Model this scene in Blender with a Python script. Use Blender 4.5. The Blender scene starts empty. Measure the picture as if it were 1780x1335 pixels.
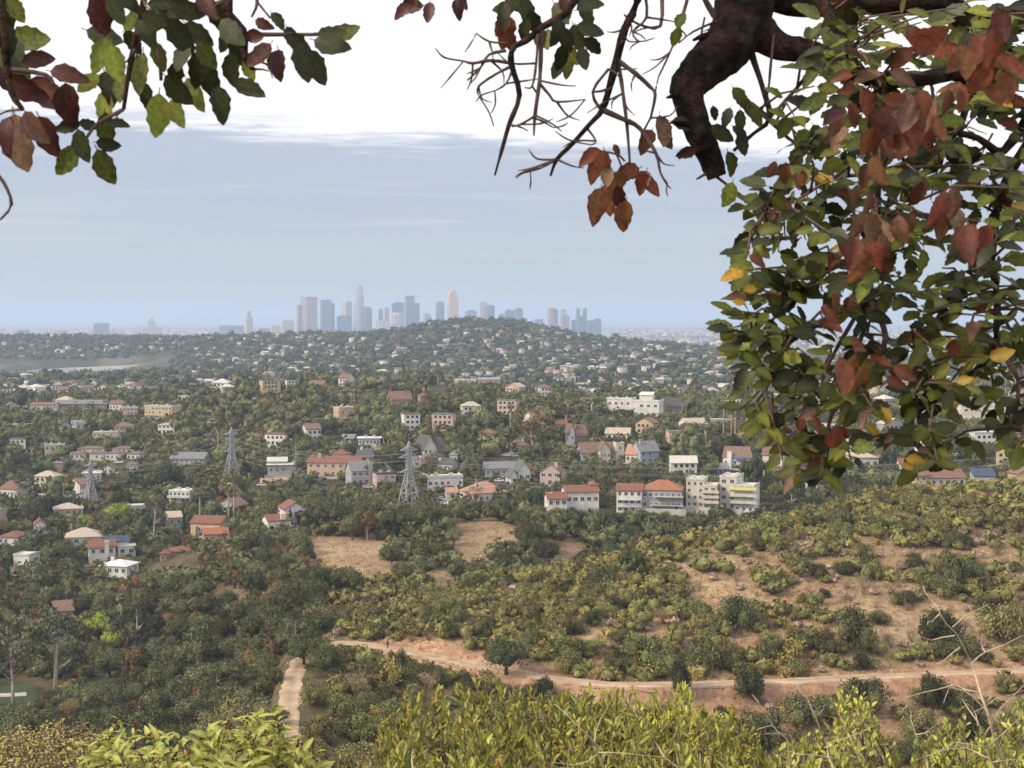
import bpy, bmesh, math, random
import numpy as np
from mathutils import Vector, Matrix

SC = bpy.context.scene
COL = SC.collection
R = math.radians
# ------------------------------------------------------------------ camera
F = 2500.0; CX, CY = 890.0, 667.5; HORIZON = 555.0; EYE = 200.0
PITCH = math.atan((CY - HORIZON) / F)
cam_d = bpy.data.cameras.new('camera'); cam = bpy.data.objects.new('camera', cam_d)
COL.objects.link(cam); SC.camera = cam
cam_d.sensor_width = 36.0; cam_d.lens = 36.0 * F / 1780.0
cam_d.clip_start = 0.05; cam_d.clip_end = 120000
cam.location = (0, 0, EYE); cam.rotation_euler = (math.pi / 2 - PITCH, 0, 0)
cam_d.dof.use_dof = True; cam_d.dof.focus_distance = 400.0; cam_d.dof.aperture_fstop = 24.0
# ------------------------------------------------------------------ sun, sky, exposure
SUN_EL, SUN_AZ = R(36), R(-112)          # azimuth measured from +Y towards +X: the sun stands to the left, slightly behind
sd = bpy.data.lights.new('sun', 'SUN'); sun = bpy.data.objects.new('sun', sd); COL.objects.link(sun)
sd.energy = 1.5; sd.angle = R(10); sd.color = (1.0, 0.84, 0.64)
sv = Vector((math.sin(SUN_AZ) * math.cos(SUN_EL), math.cos(SUN_AZ) * math.cos(SUN_EL), math.sin(SUN_EL)))
sun.rotation_euler = sv.to_track_quat('Z', 'Y').to_euler(); sun.location = (0, 0, 600)
SC.view_settings.view_transform = 'Standard'; SC.view_settings.look = 'None'
SC.view_settings.exposure = 1.3; SC.view_settings.gamma = 1.0; SC.view_settings.use_curve_mapping = False
SC.cycles.use_denoising = True; SC.cycles.max_bounces = 5; SC.cycles.diffuse_bounces = 2; SC.cycles.glossy_bounces = 2
SC.cycles.transmission_bounces = 3; SC.cycles.volume_bounces = 1; SC.cycles.transparent_max_bounces = 4
SC.cycles.caustics_reflective = False; SC.cycles.caustics_refractive = False

W = bpy.data.worlds.new('World'); SC.world = W; W.use_nodes = True
def node(nt, typ, **kw):
    n = nt.nodes.new(typ)
    for k, v in kw.items():
        if k == 'inp':
            for a, b in v.items(): n.inputs[a].default_value = b
        else: setattr(n, k, v)
    return n
def ramp(nt, stops, interp='LINEAR'):
    n = nt.nodes.new('ShaderNodeValToRGB'); cr = n.color_ramp; cr.interpolation = interp
    while len(cr.elements) < len(stops): cr.elements.new(0.5)
    for e, (p, c) in zip(cr.elements, stops):
        e.position = p; e.color = (c[0], c[1], c[2], 1) if not isinstance(c, float) else (c, c, c, 1)
    return n
nt = W.node_tree; nt.nodes.clear(); L = nt.links.new
out = node(nt, 'ShaderNodeOutputWorld')
sky = node(nt, 'ShaderNodeTexSky', sky_type='NISHITA', sun_disc=False)
sky.sun_elevation = SUN_EL; sky.sun_rotation = SUN_AZ; sky.air_density = 1.0; sky.dust_density = 2.0
bg1 = node(nt, 'ShaderNodeBackground', inp={'Strength': 0.08}); L(sky.outputs[0], bg1.inputs[0])
tc = node(nt, 'ShaderNodeTexCoord'); sep = node(nt, 'ShaderNodeSeparateXYZ'); L(tc.outputs['Generated'], sep.inputs[0])
def mapnoise(scale, sc, detail, rough=0.55, dist=0.0):
    mp = node(nt, 'ShaderNodeMapping'); mp.inputs['Scale'].default_value = sc; L(tc.outputs['Generated'], mp.inputs[0])
    nz = node(nt, 'ShaderNodeTexNoise', inp={'Scale': scale, 'Detail': detail, 'Roughness': rough, 'Distortion': dist}); L(mp.outputs[0], nz.inputs[0])
    return nz
def math_(op, a, b=None, c=None, clamp=False):
    m = node(nt, 'ShaderNodeMath', operation=op, use_clamp=clamp)
    for i, v in enumerate((a, b, c)):
        if v is None: continue
        if isinstance(v, (int, float)): m.inputs[i].default_value = v
        else: L(v, m.inputs[i])
    return m.outputs[0]
n_edge = mapnoise(3.0, (1, 1, 9), 6, 0.6)       # wavy under edge of the bright deck
n_big = mapnoise(2.2, (1, 1, 10), 3, 0.5)       # broad soft bands in the grey bank
n_str = mapnoise(5.0, (0.8, 0.8, 26), 5, 0.62, 0.4)  # thin bright streaks
n_wisp = mapnoise(16.0, (1, 1, 16), 6, 0.65, 0.6)
zed = math_('ADD', math_('ADD', sep.outputs[2], math_('MULTIPLY', sep.outputs[0], 0.055)), math_('ADD', math_('MULTIPLY', math_('SUBTRACT', n_edge.outputs[0], 0.5), 0.06), math_('MULTIPLY', math_('SUBTRACT', n_wisp.outputs[0], 0.5), 0.022)))
deck = node(nt, 'ShaderNodeMapRange', interpolation_type='SMOOTHSTEP', inp={'From Min': 0.113, 'From Max': 0.1265}); L(zed, deck.inputs[0])
bank = ramp(nt, [(0.0, (0.225, 0.255, 0.275)), (0.10, (0.222, 0.255, 0.275)), (0.26, (0.22, 0.25, 0.277)), (0.40, (0.205, 0.224, 0.278)), (0.62, (0.218, 0.234, 0.285))])
zb = math_('ADD', math_('MULTIPLY', sep.outputs[2], 4.5), math_('MULTIPLY', math_('SUBTRACT', n_big.outputs[0], 0.5), 0.6)); L(zb, bank.inputs[0])
strk = node(nt, 'ShaderNodeMapRange', interpolation_type='SMOOTHSTEP', inp={'From Min': 0.52, 'From Max': 0.76, 'To Max': 0.75}); L(n_str.outputs[0], strk.inputs[0])
lowk = node(nt, 'ShaderNodeMapRange', inp={'From Min': 0.03, 'From Max': 0.06}); L(sep.outputs[2], lowk.inputs[0])
mx1 = node(nt, 'ShaderNodeMix', data_type='RGBA', blend_type='MIX'); L(math_('MULTIPLY', strk.outputs[0], lowk.outputs[0]), mx1.inputs[0])
L(bank.outputs[0], mx1.inputs[6]); mx1.inputs[7].default_value = (0.345, 0.325, 0.335, 1)
mx2 = node(nt, 'ShaderNodeMix', data_type='RGBA'); L(deck.outputs[0], mx2.inputs[0]); L(mx1.outputs[2], mx2.inputs[6]); mx2.inputs[7].default_value = (0.53, 0.515, 0.515, 1)
bg2 = node(nt, 'ShaderNodeBackground', inp={'Strength': 1.0}); L(mx2.outputs[2], bg2.inputs[0])
mxs = node(nt, 'ShaderNodeMixShader', inp={0: 0.88}); L(bg1.outputs[0], mxs.inputs[1]); L(bg2.outputs[0], mxs.inputs[2]); L(mxs.outputs[0], out.inputs[0])

# ------------------------------------------------------------------ helpers
rnd = random.Random(7); RNG = np.random.default_rng(7)
cP, sP = math.cos(PITCH), math.sin(PITCH)
def ray(px, py):
    u = (px - CX) / F; v = -(py - CY) / F
    dy = cP + v * sP; return u / dy, (v * cP - sP) / dy
def at(px, py, Y):
    a, b = ray(px, py); return Vector((a * Y, Y, EYE + b * Y))
def proj(x, y, z):
    dz = z - EYE; f = y * cP - dz * sP; v = y * sP + dz * cP
    return CX + F * x / f, CY - F * v / f
def tag(o, label=None, cat=None, group=None, kind=None):
    if label: o['label'] = label
    if cat: o['category'] = cat
    if group: o['group'] = group
    if kind: o['kind'] = kind
    return o
def link(name, me, parent=None, loc=None):
    o = bpy.data.objects.new(name, me); COL.objects.link(o)
    if parent: o.parent = parent
    if loc is not None: o.location = loc
    return o
def empty(name, loc=(0, 0, 0), rz=0.0):
    o = bpy.data.objects.new(name, None); COL.objects.link(o); o.location = loc; o.rotation_euler[2] = rz
    o.empty_display_size = 0.5; return o
def mesh_np(name, V, faces, mats=(), midx=None, smooth=False, col=None):
    """V (n,3); faces = list of int arrays (m,k)."""
    me = bpy.data.meshes.new(name); V = np.ascontiguousarray(V, dtype=np.float32)
    me.vertices.add(len(V)); me.vertices.foreach_set('co', V.ravel())
    faces = [np.asarray(f, dtype=np.int32) for f in faces if len(f)]
    lv = np.concatenate([f.ravel() for f in faces]); tot = np.concatenate([np.full(len(f), f.shape[1], dtype=np.int32) for f in faces])
    me.loops.add(len(lv)); me.loops.foreach_set('vertex_index', lv)
    st = np.zeros(len(tot), dtype=np.int32); st[1:] = np.cumsum(tot)[:-1]
    me.polygons.add(len(tot)); me.polygons.foreach_set('loop_start', st); me.polygons.foreach_set('loop_total', tot)
    if midx is not None: me.polygons.foreach_set('material_index', np.asarray(midx, dtype=np.int32))
    if smooth is True: me.polygons.foreach_set('use_smooth', np.ones(len(tot), dtype=bool))
    elif smooth is not False: me.polygons.foreach_set('use_smooth', np.asarray(smooth, dtype=bool))
    for m in mats: me.materials.append(m)
    me.update(calc_edges=True)
    if col is not None:
        a = me.color_attributes.new('tint', 'FLOAT_COLOR', 'POINT')
        c = np.ones((len(V), 4), dtype=np.float32); c[:, :3] = col; a.data.foreach_set('color', c.ravel())
    return me
class MB:
    """collects boxes, bars, tubes and free polygons into one mesh"""
    def __init__(s): s.v = []; s.f = []; s.m = []
    def poly(s, pts, m=0):
        b = len(s.v); s.v += [tuple(p) for p in pts]; s.f.append(tuple(range(b, b + len(pts)))); s.m.append(m)
    def faces(s, pts, fs, m=0):
        b = len(s.v); s.v += [tuple(p) for p in pts]
        for f in fs: s.f.append(tuple(b + i for i in f)); s.m.append(m)
    def box(s, x0, x1, y0, y1, z0, z1, m=0):
        s.faces([(x0, y0, z0), (x1, y0, z0), (x1, y1, z0), (x0, y1, z0), (x0, y0, z1), (x1, y0, z1), (x1, y1, z1), (x0, y1, z1)],
                [(0, 3, 2, 1), (4, 5, 6, 7), (0, 1, 5, 4), (1, 2, 6, 5), (2, 3, 7, 6), (3, 0, 4, 7)], m)
    def bar(s, a, b, w, m=0):
        s.tube([a, b], [w * .6, w * .6], 4, m)
    def tube(s, pts, rad, n=6, m=0, cap=True):
        pts = [Vector(p) for p in pts]; b = len(s.v); up = Vector((0.31, 0.17, 0.93))
        for i, p in enumerate(pts):
            t = (pts[min(i + 1, len(pts) - 1)] - pts[max(i - 1, 0)])
            if t.length < 1e-9: t = Vector((0, 0, 1))
            t.normalize()
            if abs(t.dot(up)) > 0.97: up = Vector((0.93, 0.31, 0.17))
            u = t.cross(up).normalized(); w = t.cross(u)
            for k in range(n):
                a = 2 * math.pi * k / n; s.v.append(tuple(p + (u * math.cos(a) + w * math.sin(a)) * rad[i]))
        for i in range(len(pts) - 1):
            for k in range(n):
                k2 = (k + 1) % n; s.f.append((b + i * n + k, b + i * n + k2, b + (i + 1) * n + k2, b + (i + 1) * n + k)); s.m.append(m)
        if cap:
            s.f.append(tuple(b + k for k in range(n - 1, -1, -1))); s.m.append(m)
            e = b + (len(pts) - 1) * n; s.f.append(tuple(e + k for k in range(n))); s.m.append(m)
    def mesh(s, name, *mats, smooth=False):
        me = bpy.data.meshes.new(name); me.from_pydata(s.v, [], s.f)
        for m in mats: me.materials.append(m)
        if len(mats) > 1: me.polygons.foreach_set('material_index', s.m)
        if smooth: me.polygons.foreach_set('use_smooth', [True] * len(s.f))
        me.update(); return me
    def build(s, name, mat, parent=None, loc=None, smooth=False):
        mats = mat if isinstance(mat, (list, tuple)) else [mat]
        return link(name, s.mesh(name, *mats, smooth=smooth), parent, loc)

# ------------------------------------------------------------------ materials
MATS = {}
def surf(name, c, c2=None, rough=0.8, nscale=1.0, spec=0.25, bump=0.0, objvar=0.0, island=0.0, trans=0.0, metal=0.0, detail=4.0, coord='Object', tint=False, contrast=(0.35, 0.65), bscale=None):
    """procedural surface: two tones through noise, optional per object / per leaf variation, bump, translucency"""
    if name in MATS: return MATS[name]
    m = bpy.data.materials.new(name); m.use_nodes = True; t = m.node_tree; t.nodes.clear(); K = t.links.new
    o = node(t, 'ShaderNodeOutputMaterial'); b = node(t, 'ShaderNodeBsdfPrincipled', inp={'Roughness': rough, 'Specular IOR Level': spec, 'Metallic': metal})
    if c2 is None: c2 = tuple(x * 0.8 for x in c)
    tx = node(t, 'ShaderNodeTexCoord'); nz = node(t, 'ShaderNodeTexNoise', inp={'Scale': nscale, 'Detail': detail, 'Roughness': 0.6}); K(tx.outputs[coord], nz.inputs[0])
    rp = ramp(t, [(contrast[0], c2), (contrast[1], c)]); K(nz.outputs[0], rp.inputs[0]); colr = rp.outputs[0]
    if tint:
        at_ = node(t, 'ShaderNodeVertexColor', layer_name='tint'); mm = node(t, 'ShaderNodeMix', data_type='RGBA', blend_type='MULTIPLY', inp={0: 1.0})
        K(colr, mm.inputs[6]); K(at_.outputs[0], mm.inputs[7]); colr = mm.outputs[2]
    if objvar or island:
        h = node(t, 'ShaderNodeHueSaturation'); K(colr, h.inputs['Color']); val = None
        def addv(src, amt):
            mr = node(t, 'ShaderNodeMapRange', inp={'To Min': 1 - amt, 'To Max': 1 + amt}); K(src, mr.inputs[0]); return mr.outputs[0]
        if objvar:
            oi = node(t, 'ShaderNodeObjectInfo'); val = addv(oi.outputs['Random'], objvar)
            mr = node(t, 'ShaderNodeMapRange', inp={'To Min': 0.5 - objvar * 0.06, 'To Max': 0.5 + objvar * 0.05})
            ml = node(t, 'ShaderNodeMath', operation='FRACT'); ml2 = node(t, 'ShaderNodeMath', operation='MULTIPLY', inp={1: 7.31}); K(oi.outputs['Random'], ml2.inputs[0]); K(ml2.outputs[0], ml.inputs[0]); K(ml.outputs[0], mr.inputs[0]); K(mr.outputs[0], h.inputs['Hue'])
        if island:
            ge = node(t, 'ShaderNodeNewGeometry'); v2 = addv(ge.outputs['Random Per Island'], island)
            if val is None: val = v2
            else:
                mu = node(t, 'ShaderNodeMath', operation='MULTIPLY'); K(val, mu.inputs[0]); K(v2, mu.inputs[1]); val = mu.outputs[0]
        K(val, h.inputs['Value']); colr = h.outputs[0]
    K(colr, b.inputs['Base Color'])
    if bump:
        nb = node(t, 'ShaderNodeTexNoise', inp={'Scale': bscale or nscale * 6, 'Detail': 5.0, 'Roughness': 0.65}); K(tx.outputs[coord], nb.inputs[0])
        bp = node(t, 'ShaderNodeBump', inp={'Strength': min(1.0, bump), 'Distance': bump * 0.1}); K(nb.outputs[0], bp.inputs['Height']); K(bp.outputs[0], b.inputs['Normal'])
    if trans:
        tr = node(t, 'ShaderNodeBsdfTranslucent'); K(colr, tr.inputs[0]); ms = node(t, 'ShaderNodeMixShader', inp={0: trans}); K(b.outputs[0], ms.inputs[1]); K(tr.outputs[0], ms.inputs[2]); K(ms.outputs[0], o.inputs[0])
    else: K(b.outputs[0], o.inputs[0])
    MATS[name] = m; return m

# ------------------------------------------------------------------ terrain heights
def pcol(px, prof): return px, prof
near = [(-40, 200.6), (0, 198.4), (3, 197.9), (6, 196.2), (15, 190.5), (40, 177), (100, 155)]
left0 = [(180, 128), (250, 108), (320, 100), (388, 100), (420, 101), (460, 103), (520, 108), (600, 113), (700, 116), (850, 123), (1000, 132), (1200, 131), (1700, 127), (2300, 103), (2600, 100), (2850, 101), (3000, 124), (3400, 158), (3900, 120), (4600, 93)]
TAB = [(-900, left0), (-200, left0), (0, left0),
 (200, [(180, 128), (250, 110), (320, 102), (380, 100), (430, 103), (480, 106), (530, 108), (600, 113.5), (700, 116.5), (850, 125), (1000, 134), (1200, 132), (1700, 128), (2300, 103), (2600, 100), (2850, 101), (3000, 121), (3400, 160), (3900, 120), (4600, 93)]),
 (400, [(180, 136), (230, 127), (300, 113), (350, 110), (400, 115), (450, 119), (500, 120.5), (560, 118), (640, 119), (700, 121), (800, 129), (900, 137), (1050, 146), (1200, 128), (1700, 124), (2300, 126), (2700, 140), (3200, 160), (3900, 120), (4600, 93)]),
 (500, [(180, 139), (215, 133), (233, 132), (260, 132), (290, 131.5), (304, 131), (330, 123), (360, 120), (400, 121.5), (440, 124.5), (480, 127), (540, 124), (600, 122), (680, 124), (760, 133), (850, 140), (950, 148), (1050, 150), (1250, 125), (1700, 122), (2300, 127), (2700, 145), (3200, 162), (3900, 120), (4600, 93)]),
 (650, [(180, 139), (215, 131), (250, 130.5), (290, 131.5), (302, 132), (318, 133), (345, 124), (370, 122), (410, 124.5), (450, 127), (490, 127.5), (540, 126), (600, 124), (680, 129.5), (760, 138), (850, 145), (950, 151), (1050, 153), (1250, 125), (1700, 122), (2200, 132), (2600, 146), (3100, 166), (3600, 140), (4600, 93)]),
 (760, [(180, 137.5), (220, 129), (255, 128), (283, 131.5), (292, 132.4), (306, 135), (328, 136), (356, 130), (395, 120.5), (425, 122.3), (465, 126.6), (512, 127.5), (562, 125.2), (615, 125.5), (680, 130.5), (760, 138.7), (850, 145), (950, 150.2), (1050, 152.2), (1250, 125.7), (1700, 120.5), (2200, 131), (2600, 150), (3000, 189), (3500, 150), (4600, 93)]),
 (800, [(180, 137), (220, 128), (255, 127), (280, 131.5), (288, 132.5), (300, 135.5), (330, 137), (360, 132), (400, 120), (430, 121.5), (470, 126.5), (520, 127.5), (570, 125), (620, 126), (680, 131), (760, 139), (850, 145), (950, 150), (1050, 152), (1250, 126), (1700, 120), (2200, 132), (2600, 154), (3000, 200), (3500, 150), (4600, 93)]),
 (880, [(180, 136), (223, 126), (253, 125.5), (274, 131.5), (282, 132.5), (296, 135.7), (334, 137.7), (364, 132.5), (412, 117.5), (446, 120.3), (485, 126), (528, 127), (595, 125.8), (650, 129), (680, 131.2), (760, 139.2), (855, 145), (955, 148), (1070, 145), (1270, 126), (1700, 121.5), (2200, 134), (2600, 160), (3000, 209), (3400, 150), (4600, 93)]),
 (1000, [(180, 135), (225, 123), (250, 124), (266, 131.5), (274, 132.5), (290, 136), (340, 138.5), (370, 133), (430, 114), (470, 118.5), (510, 125), (540, 126), (620, 127.5), (680, 131.5), (760, 139.5), (860, 145), (960, 145), (1100, 134), (1300, 126), (1700, 124), (2200, 136), (2600, 152), (2900, 170), (3400, 138), (4600, 93)]),
 (1200, [(180, 135), (225, 121), (250, 124), (266, 131.5), (274, 132.5), (290, 137.5), (330, 143), (352, 144), (390, 135), (440, 113), (480, 118), (520, 125.5), (560, 127.5), (620, 130.5), (680, 134.5), (760, 140.5), (860, 145), (960, 142), (1100, 135), (1300, 130), (1700, 126), (2200, 132), (2700, 141), (3000, 142), (3600, 108), (4600, 93)]),
 (1400, [(180, 135), (225, 120), (250, 124), (268, 131.5), (276, 132.5), (295, 139), (330, 145.5), (368, 149.5), (410, 141), (460, 119), (510, 123.5), (560, 129.5), (620, 133.5), (700, 138.5), (800, 142.5), (900, 144), (1000, 141), (1300, 135), (1700, 132), (2200, 125), (3000, 110), (4600, 93)]),
 (1600, [(180, 135), (225, 120), (250, 124), (269, 131.5), (278, 132.5), (297, 139), (335, 147.5), (378, 153.5), (395, 153.5), (430, 145), (480, 127), (530, 127.5), (600, 133.5), (700, 139.5), (800, 143), (900, 145), (1000, 142), (1300, 135), (1700, 130), (2200, 120), (3000, 105), (4600, 93)]),
 (1780, [(180, 135), (225, 119), (252, 124), (271, 131.5), (281, 132.5), (300, 139.5), (340, 149.5), (384, 156), (402, 156), (440, 147), (490, 129), (540, 128), (600, 133.5), (700, 139.5), (800, 143), (900, 145), (1000, 142), (1300, 135), (1700, 130), (2200, 120), (3000, 105), (4600, 93)]),
]
TAB += [(2000, [(y, z + (2.5 if 290 < y < 450 else 0)) for y, z in TAB[-1][1]]), (2900, [(y, z + (6 if 290 < y < 450 else 0)) for y, z in TAB[-1][1]])]
YN = np.concatenate([np.arange(-40, 14, 3.0), np.geomspace(14, 200, 60), np.arange(202, 420, 2.0), np.geomspace(420, 5000, 260)])
PXN = np.arange(-900, 2901, 20.0)
_prof = np.array([np.interp(YN, [p[0] for p in near + pr], [p[1] for p in near + pr]) for _, pr in TAB])
_tp = np.array([t[0] for t in TAB], float)
HG = np.array([[np.interp(p, _tp, _prof[:, j]) for j in range(len(YN))] for p in PXN])
def smooth_ax(A, w, ax):
    k = np.hanning(w + 2)[1:-1]; k /= k.sum(); pad = [(0, 0), (0, 0)]; pad[ax] = (w // 2, w // 2)
    return np.apply_along_axis(lambda v: np.convolve(v, k, 'valid'), ax, np.pad(A, pad, mode='edge'))
HG = smooth_ax(smooth_ax(HG, 7, 0), 5, 1)
def hashn(ix, iy, seed):
    h = (ix.astype(np.int64) * 374761393 + iy.astype(np.int64) * 668265263 + seed * 1442695041) & 0x7fffffff
    h = ((h ^ (h >> 13)) * 1274126177) & 0x7fffffff
    return ((h ^ (h >> 16)) & 0xffff) / 65535.0
def vnoise(x, y, s, seed=1):
    x = np.asarray(x, float) / s; y = np.asarray(y, float) / s; ix = np.floor(x).astype(np.int64); iy = np.floor(y).astype(np.int64)
    fx = x - ix; fy = y - iy; fx = fx * fx * (3 - 2 * fx); fy = fy * fy * (3 - 2 * fy)
    a = hashn(ix, iy, seed); b = hashn(ix + 1, iy, seed); c = hashn(ix, iy + 1, seed); d = hashn(ix + 1, iy + 1, seed)
    return (a * (1 - fx) + b * fx) * (1 - fy) + (c * (1 - fx) + d * fx) * fy - 0.5
TRAIL_Z = 132.2
def on_plane(px, py, z):
    a, b = ray(px, py); Y = (z - EYE) / b; return (a * Y, Y)
TRAIL_A = [on_plane(px, py, TRAIL_Z) for px, py in [(497, 1330), (500, 1285), (503, 1245), (502, 1215), (508, 1180), (520, 1150), (545, 1130), (590, 1116), (640, 1121), (700, 1131), (770, 1145), (860, 1163), (960, 1180), (1060, 1190), (1160, 1191), (1250, 1188), (1370, 1184), (1500, 1177), (1640, 1171), (1780, 1166), (1950, 1160), (2200, 1150)]]
def dist_poly(x, y, P):
    d = np.full(np.shape(x), 1e9)
    for (ax, ay), (bx, by) in zip(P[:-1], P[1:]):
        dx, dy = bx - ax, by - ay; t = np.clip(((x - ax) * dx + (y - ay) * dy) / (dx * dx + dy * dy), 0, 1)
        d = np.minimum(d, np.hypot(x - ax - t * dx, y - ay - t * dy))
    return d
def zg(x, y):
    x = np.asarray(x, float); y = np.asarray(y, float)
    yy = np.clip(y, -40, 4999); px = np.clip(CX + F * cP * x / np.maximum(yy, 14.0), -899, 2899)
    fi = (px + 900) / 20.0; i = np.clip(fi.astype(int), 0, len(PXN) - 2); u = fi - i
    j = np.clip(np.searchsorted(YN, yy, side='right') - 1, 0, len(YN) - 2); v = (yy - YN[j]) / (YN[j + 1] - YN[j])
    z = (HG[i, j] * (1 - u) + HG[i + 1, j] * u) * (1 - v) + (HG[i, j + 1] * (1 - u) + HG[i + 1, j + 1] * u) * v
    amp = np.clip((y - 8) / 60, 0, 1) * np.clip((4400 - y) / 400, 0, 1)
    res = ((y > 2250) & (y < 2990) & (px < 420)) * 1.0
    z = z + amp * (1 - res) * (vnoise(x, y, 38, 3) * 2.2 + vnoise(x, y, 14, 5) * 1.2 + vnoise(x, y, 5, 9) * 0.5)
    z = z + np.clip((y - 1200) / 400, 0, 1) * np.clip((4400 - y) / 400, 0, 1) * (1 - res) * vnoise(x, y, 210, 11) * 16
    msk = (y > 195) & (y < 340)
    if np.any(msk):
        d = np.where(msk, dist_poly(x, y, TRAIL_A), 99.0); t = np.clip((d - 2.4) / 1.9, 0, 1); t = t * t * (3 - 2 * t)
        z = TRAIL_Z * (1 - t) + z * t + (1 - t) * vnoise(x, y, 6.0, 21) * 0.08
    return z
def zg1(x, y): return float(zg(np.array([x]), np.array([y]))[0])
_hy = np.concatenate([np.linspace(200, 420, 500), np.geomspace(421, 4500, 900)])
def hit(px, py, ymin=200):
    a, b = ray(px, py); m = _hy[_hy >= ymin]; dz = EYE + b * m - zg(a * m, m); k = np.nonzero(dz <= 0)[0]
    Y = m[k[0]] if len(k) else 4500.0
    return Vector((a * Y, Y, EYE + b * Y))
# ------------------------------------------------------------------ ground sheet
ys = np.concatenate([np.arange(-40, 14, 2.2), np.geomspace(14, 200, 50), np.arange(201, 420, 1.15), np.arange(421, 1100, 4.2), np.geomspace(1102, 4600, 130), np.geomspace(5000, 60000, 12)])
ss = np.concatenate([np.linspace(-1.1, -0.43, 26), np.arange(-0.42, 0.42, 0.0031), np.linspace(0.43, 1.1, 26)])
S_, Y_ = np.meshgrid(ss, ys); X_ = S_ * np.maximum(Y_, 14.0)
Z_ = zg(X_.ravel(), Y_.ravel()).reshape(X_.shape)
nr, nc = X_.shape; ii = np.arange(nr * nc).reshape(nr, nc)
quads = np.stack([ii[:-1, :-1], ii[:-1, 1:], ii[1:, 1:], ii[1:, :-1]], -1).reshape(-1, 4)
def lerp(a, b, t): return a * (1 - t[..., None]) + b * t[..., None]
A3 = lambda *c: np.array(c, float)
PX_ = CX + F * S_
nA = vnoise(X_, Y_, 22, 31) + 0.5; nB = vnoise(X_, Y_, 7, 33) + 0.5; nC = vnoise(X_, Y_, 2.6, 35) + 0.5
sst = lambda v, a, b: np.clip((v - a) / (b - a), 0, 1) ** 2 * (3 - 2 * np.clip((v - a) / (b - a), 0, 1))
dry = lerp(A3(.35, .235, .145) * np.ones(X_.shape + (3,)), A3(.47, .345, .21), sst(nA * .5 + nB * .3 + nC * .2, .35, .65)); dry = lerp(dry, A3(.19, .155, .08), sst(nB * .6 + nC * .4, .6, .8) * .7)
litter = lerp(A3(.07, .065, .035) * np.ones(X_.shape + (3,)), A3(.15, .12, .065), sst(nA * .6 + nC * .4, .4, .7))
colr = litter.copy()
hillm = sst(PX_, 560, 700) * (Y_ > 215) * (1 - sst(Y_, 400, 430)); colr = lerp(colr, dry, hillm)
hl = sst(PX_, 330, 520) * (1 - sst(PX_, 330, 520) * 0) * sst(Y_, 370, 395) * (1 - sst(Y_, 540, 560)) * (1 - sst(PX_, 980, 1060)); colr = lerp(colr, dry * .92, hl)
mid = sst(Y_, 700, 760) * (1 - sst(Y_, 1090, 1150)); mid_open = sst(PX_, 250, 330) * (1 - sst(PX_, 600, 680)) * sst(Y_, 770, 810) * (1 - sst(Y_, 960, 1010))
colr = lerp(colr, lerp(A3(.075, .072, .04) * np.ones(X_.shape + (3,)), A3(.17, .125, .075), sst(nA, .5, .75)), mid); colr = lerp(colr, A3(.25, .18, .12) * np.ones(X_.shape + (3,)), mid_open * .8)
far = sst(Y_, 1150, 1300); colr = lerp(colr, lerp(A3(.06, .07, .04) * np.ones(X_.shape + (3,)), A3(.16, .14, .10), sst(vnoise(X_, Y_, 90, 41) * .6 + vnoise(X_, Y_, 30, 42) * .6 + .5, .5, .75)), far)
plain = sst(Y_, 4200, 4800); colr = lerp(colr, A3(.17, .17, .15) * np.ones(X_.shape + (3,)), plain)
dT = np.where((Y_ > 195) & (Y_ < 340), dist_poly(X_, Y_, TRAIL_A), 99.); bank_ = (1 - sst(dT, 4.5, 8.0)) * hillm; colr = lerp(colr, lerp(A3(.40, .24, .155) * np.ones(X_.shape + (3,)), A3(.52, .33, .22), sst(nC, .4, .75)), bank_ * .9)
gm = surf('hillside_soil', (1, 1, 1), (.62, .60, .58), rough=.95, nscale=.9, spec=.1, bump=.6, tint=True, coord='Object', detail=8, bscale=2.2)
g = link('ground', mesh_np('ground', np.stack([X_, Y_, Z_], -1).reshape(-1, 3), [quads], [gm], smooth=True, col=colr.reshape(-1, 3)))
tag(g, 'dry tan hillsides, wooded canyon and hills running to the plain', 'ground', kind='structure')

def strip(name, P, half, mat, lift, label, n_across=5, step=2.0, flat=None, cat='path'):
    P = [Vector((p[0], p[1])) for p in P]; pts = []
    for a, b in zip(P[:-1], P[1:]):
        n = max(1, int((b - a).length / step)); pts += [a.lerp(b, i / n) for i in range(n)]
    pts.append(P[-1])
    for _ in range(2): pts = [pts[0]] + [(pts[i - 1] + pts[i] * 2 + pts[i + 1]) / 4 for i in range(1, len(pts) - 1)] + [pts[-1]]
    V = []
    for i, p in enumerate(pts):
        t = (pts[min(i + 1, len(pts) - 1)] - pts[max(i - 1, 0)]).normalized(); nrm = Vector((-t.y, t.x)); h = half * (1 + .12 * math.sin(i * .37) + .1 * math.sin(i * 1.3) + rnd.uniform(-.18, .18))
        for k in range(n_across):
            q = p + nrm * h * (2 * k / (n_across - 1) - 1); V.append((q.x, q.y, 0))
    V = np.array(V); V[:, 2] = zg(V[:, 0], V[:, 1]) + lift if flat is None else flat
    if flat is None: e_ = np.arange(len(V)) % n_across; V[(e_ == 0) | (e_ == n_across - 1), 2] -= lift + .12
    m = len(pts); id_ = np.arange(m * n_across).reshape(m, n_across)
    q = np.stack([id_[:-1, :-1], id_[:-1, 1:], id_[1:, 1:], id_[1:, :-1]], -1).reshape(-1, 4)
    tr = np.tile(np.array([.72, 1.12, .86, 1.12, .74])[:n_across, None] * np.ones(3), (m, 1)) * RNG.uniform(.85, 1.12, (m * n_across, 1))
    return tag(link(name, mesh_np(name, V, [q[:, ::-1]], [mat], smooth=True, col=tr)), label, cat, kind='structure')
m_trail = surf('trail_dirt', (.46, .35, .24), (.34, .245, .165), rough=.95, nscale=.35, spec=.1, bump=.5, detail=9, bscale=3, tint=True)
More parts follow.
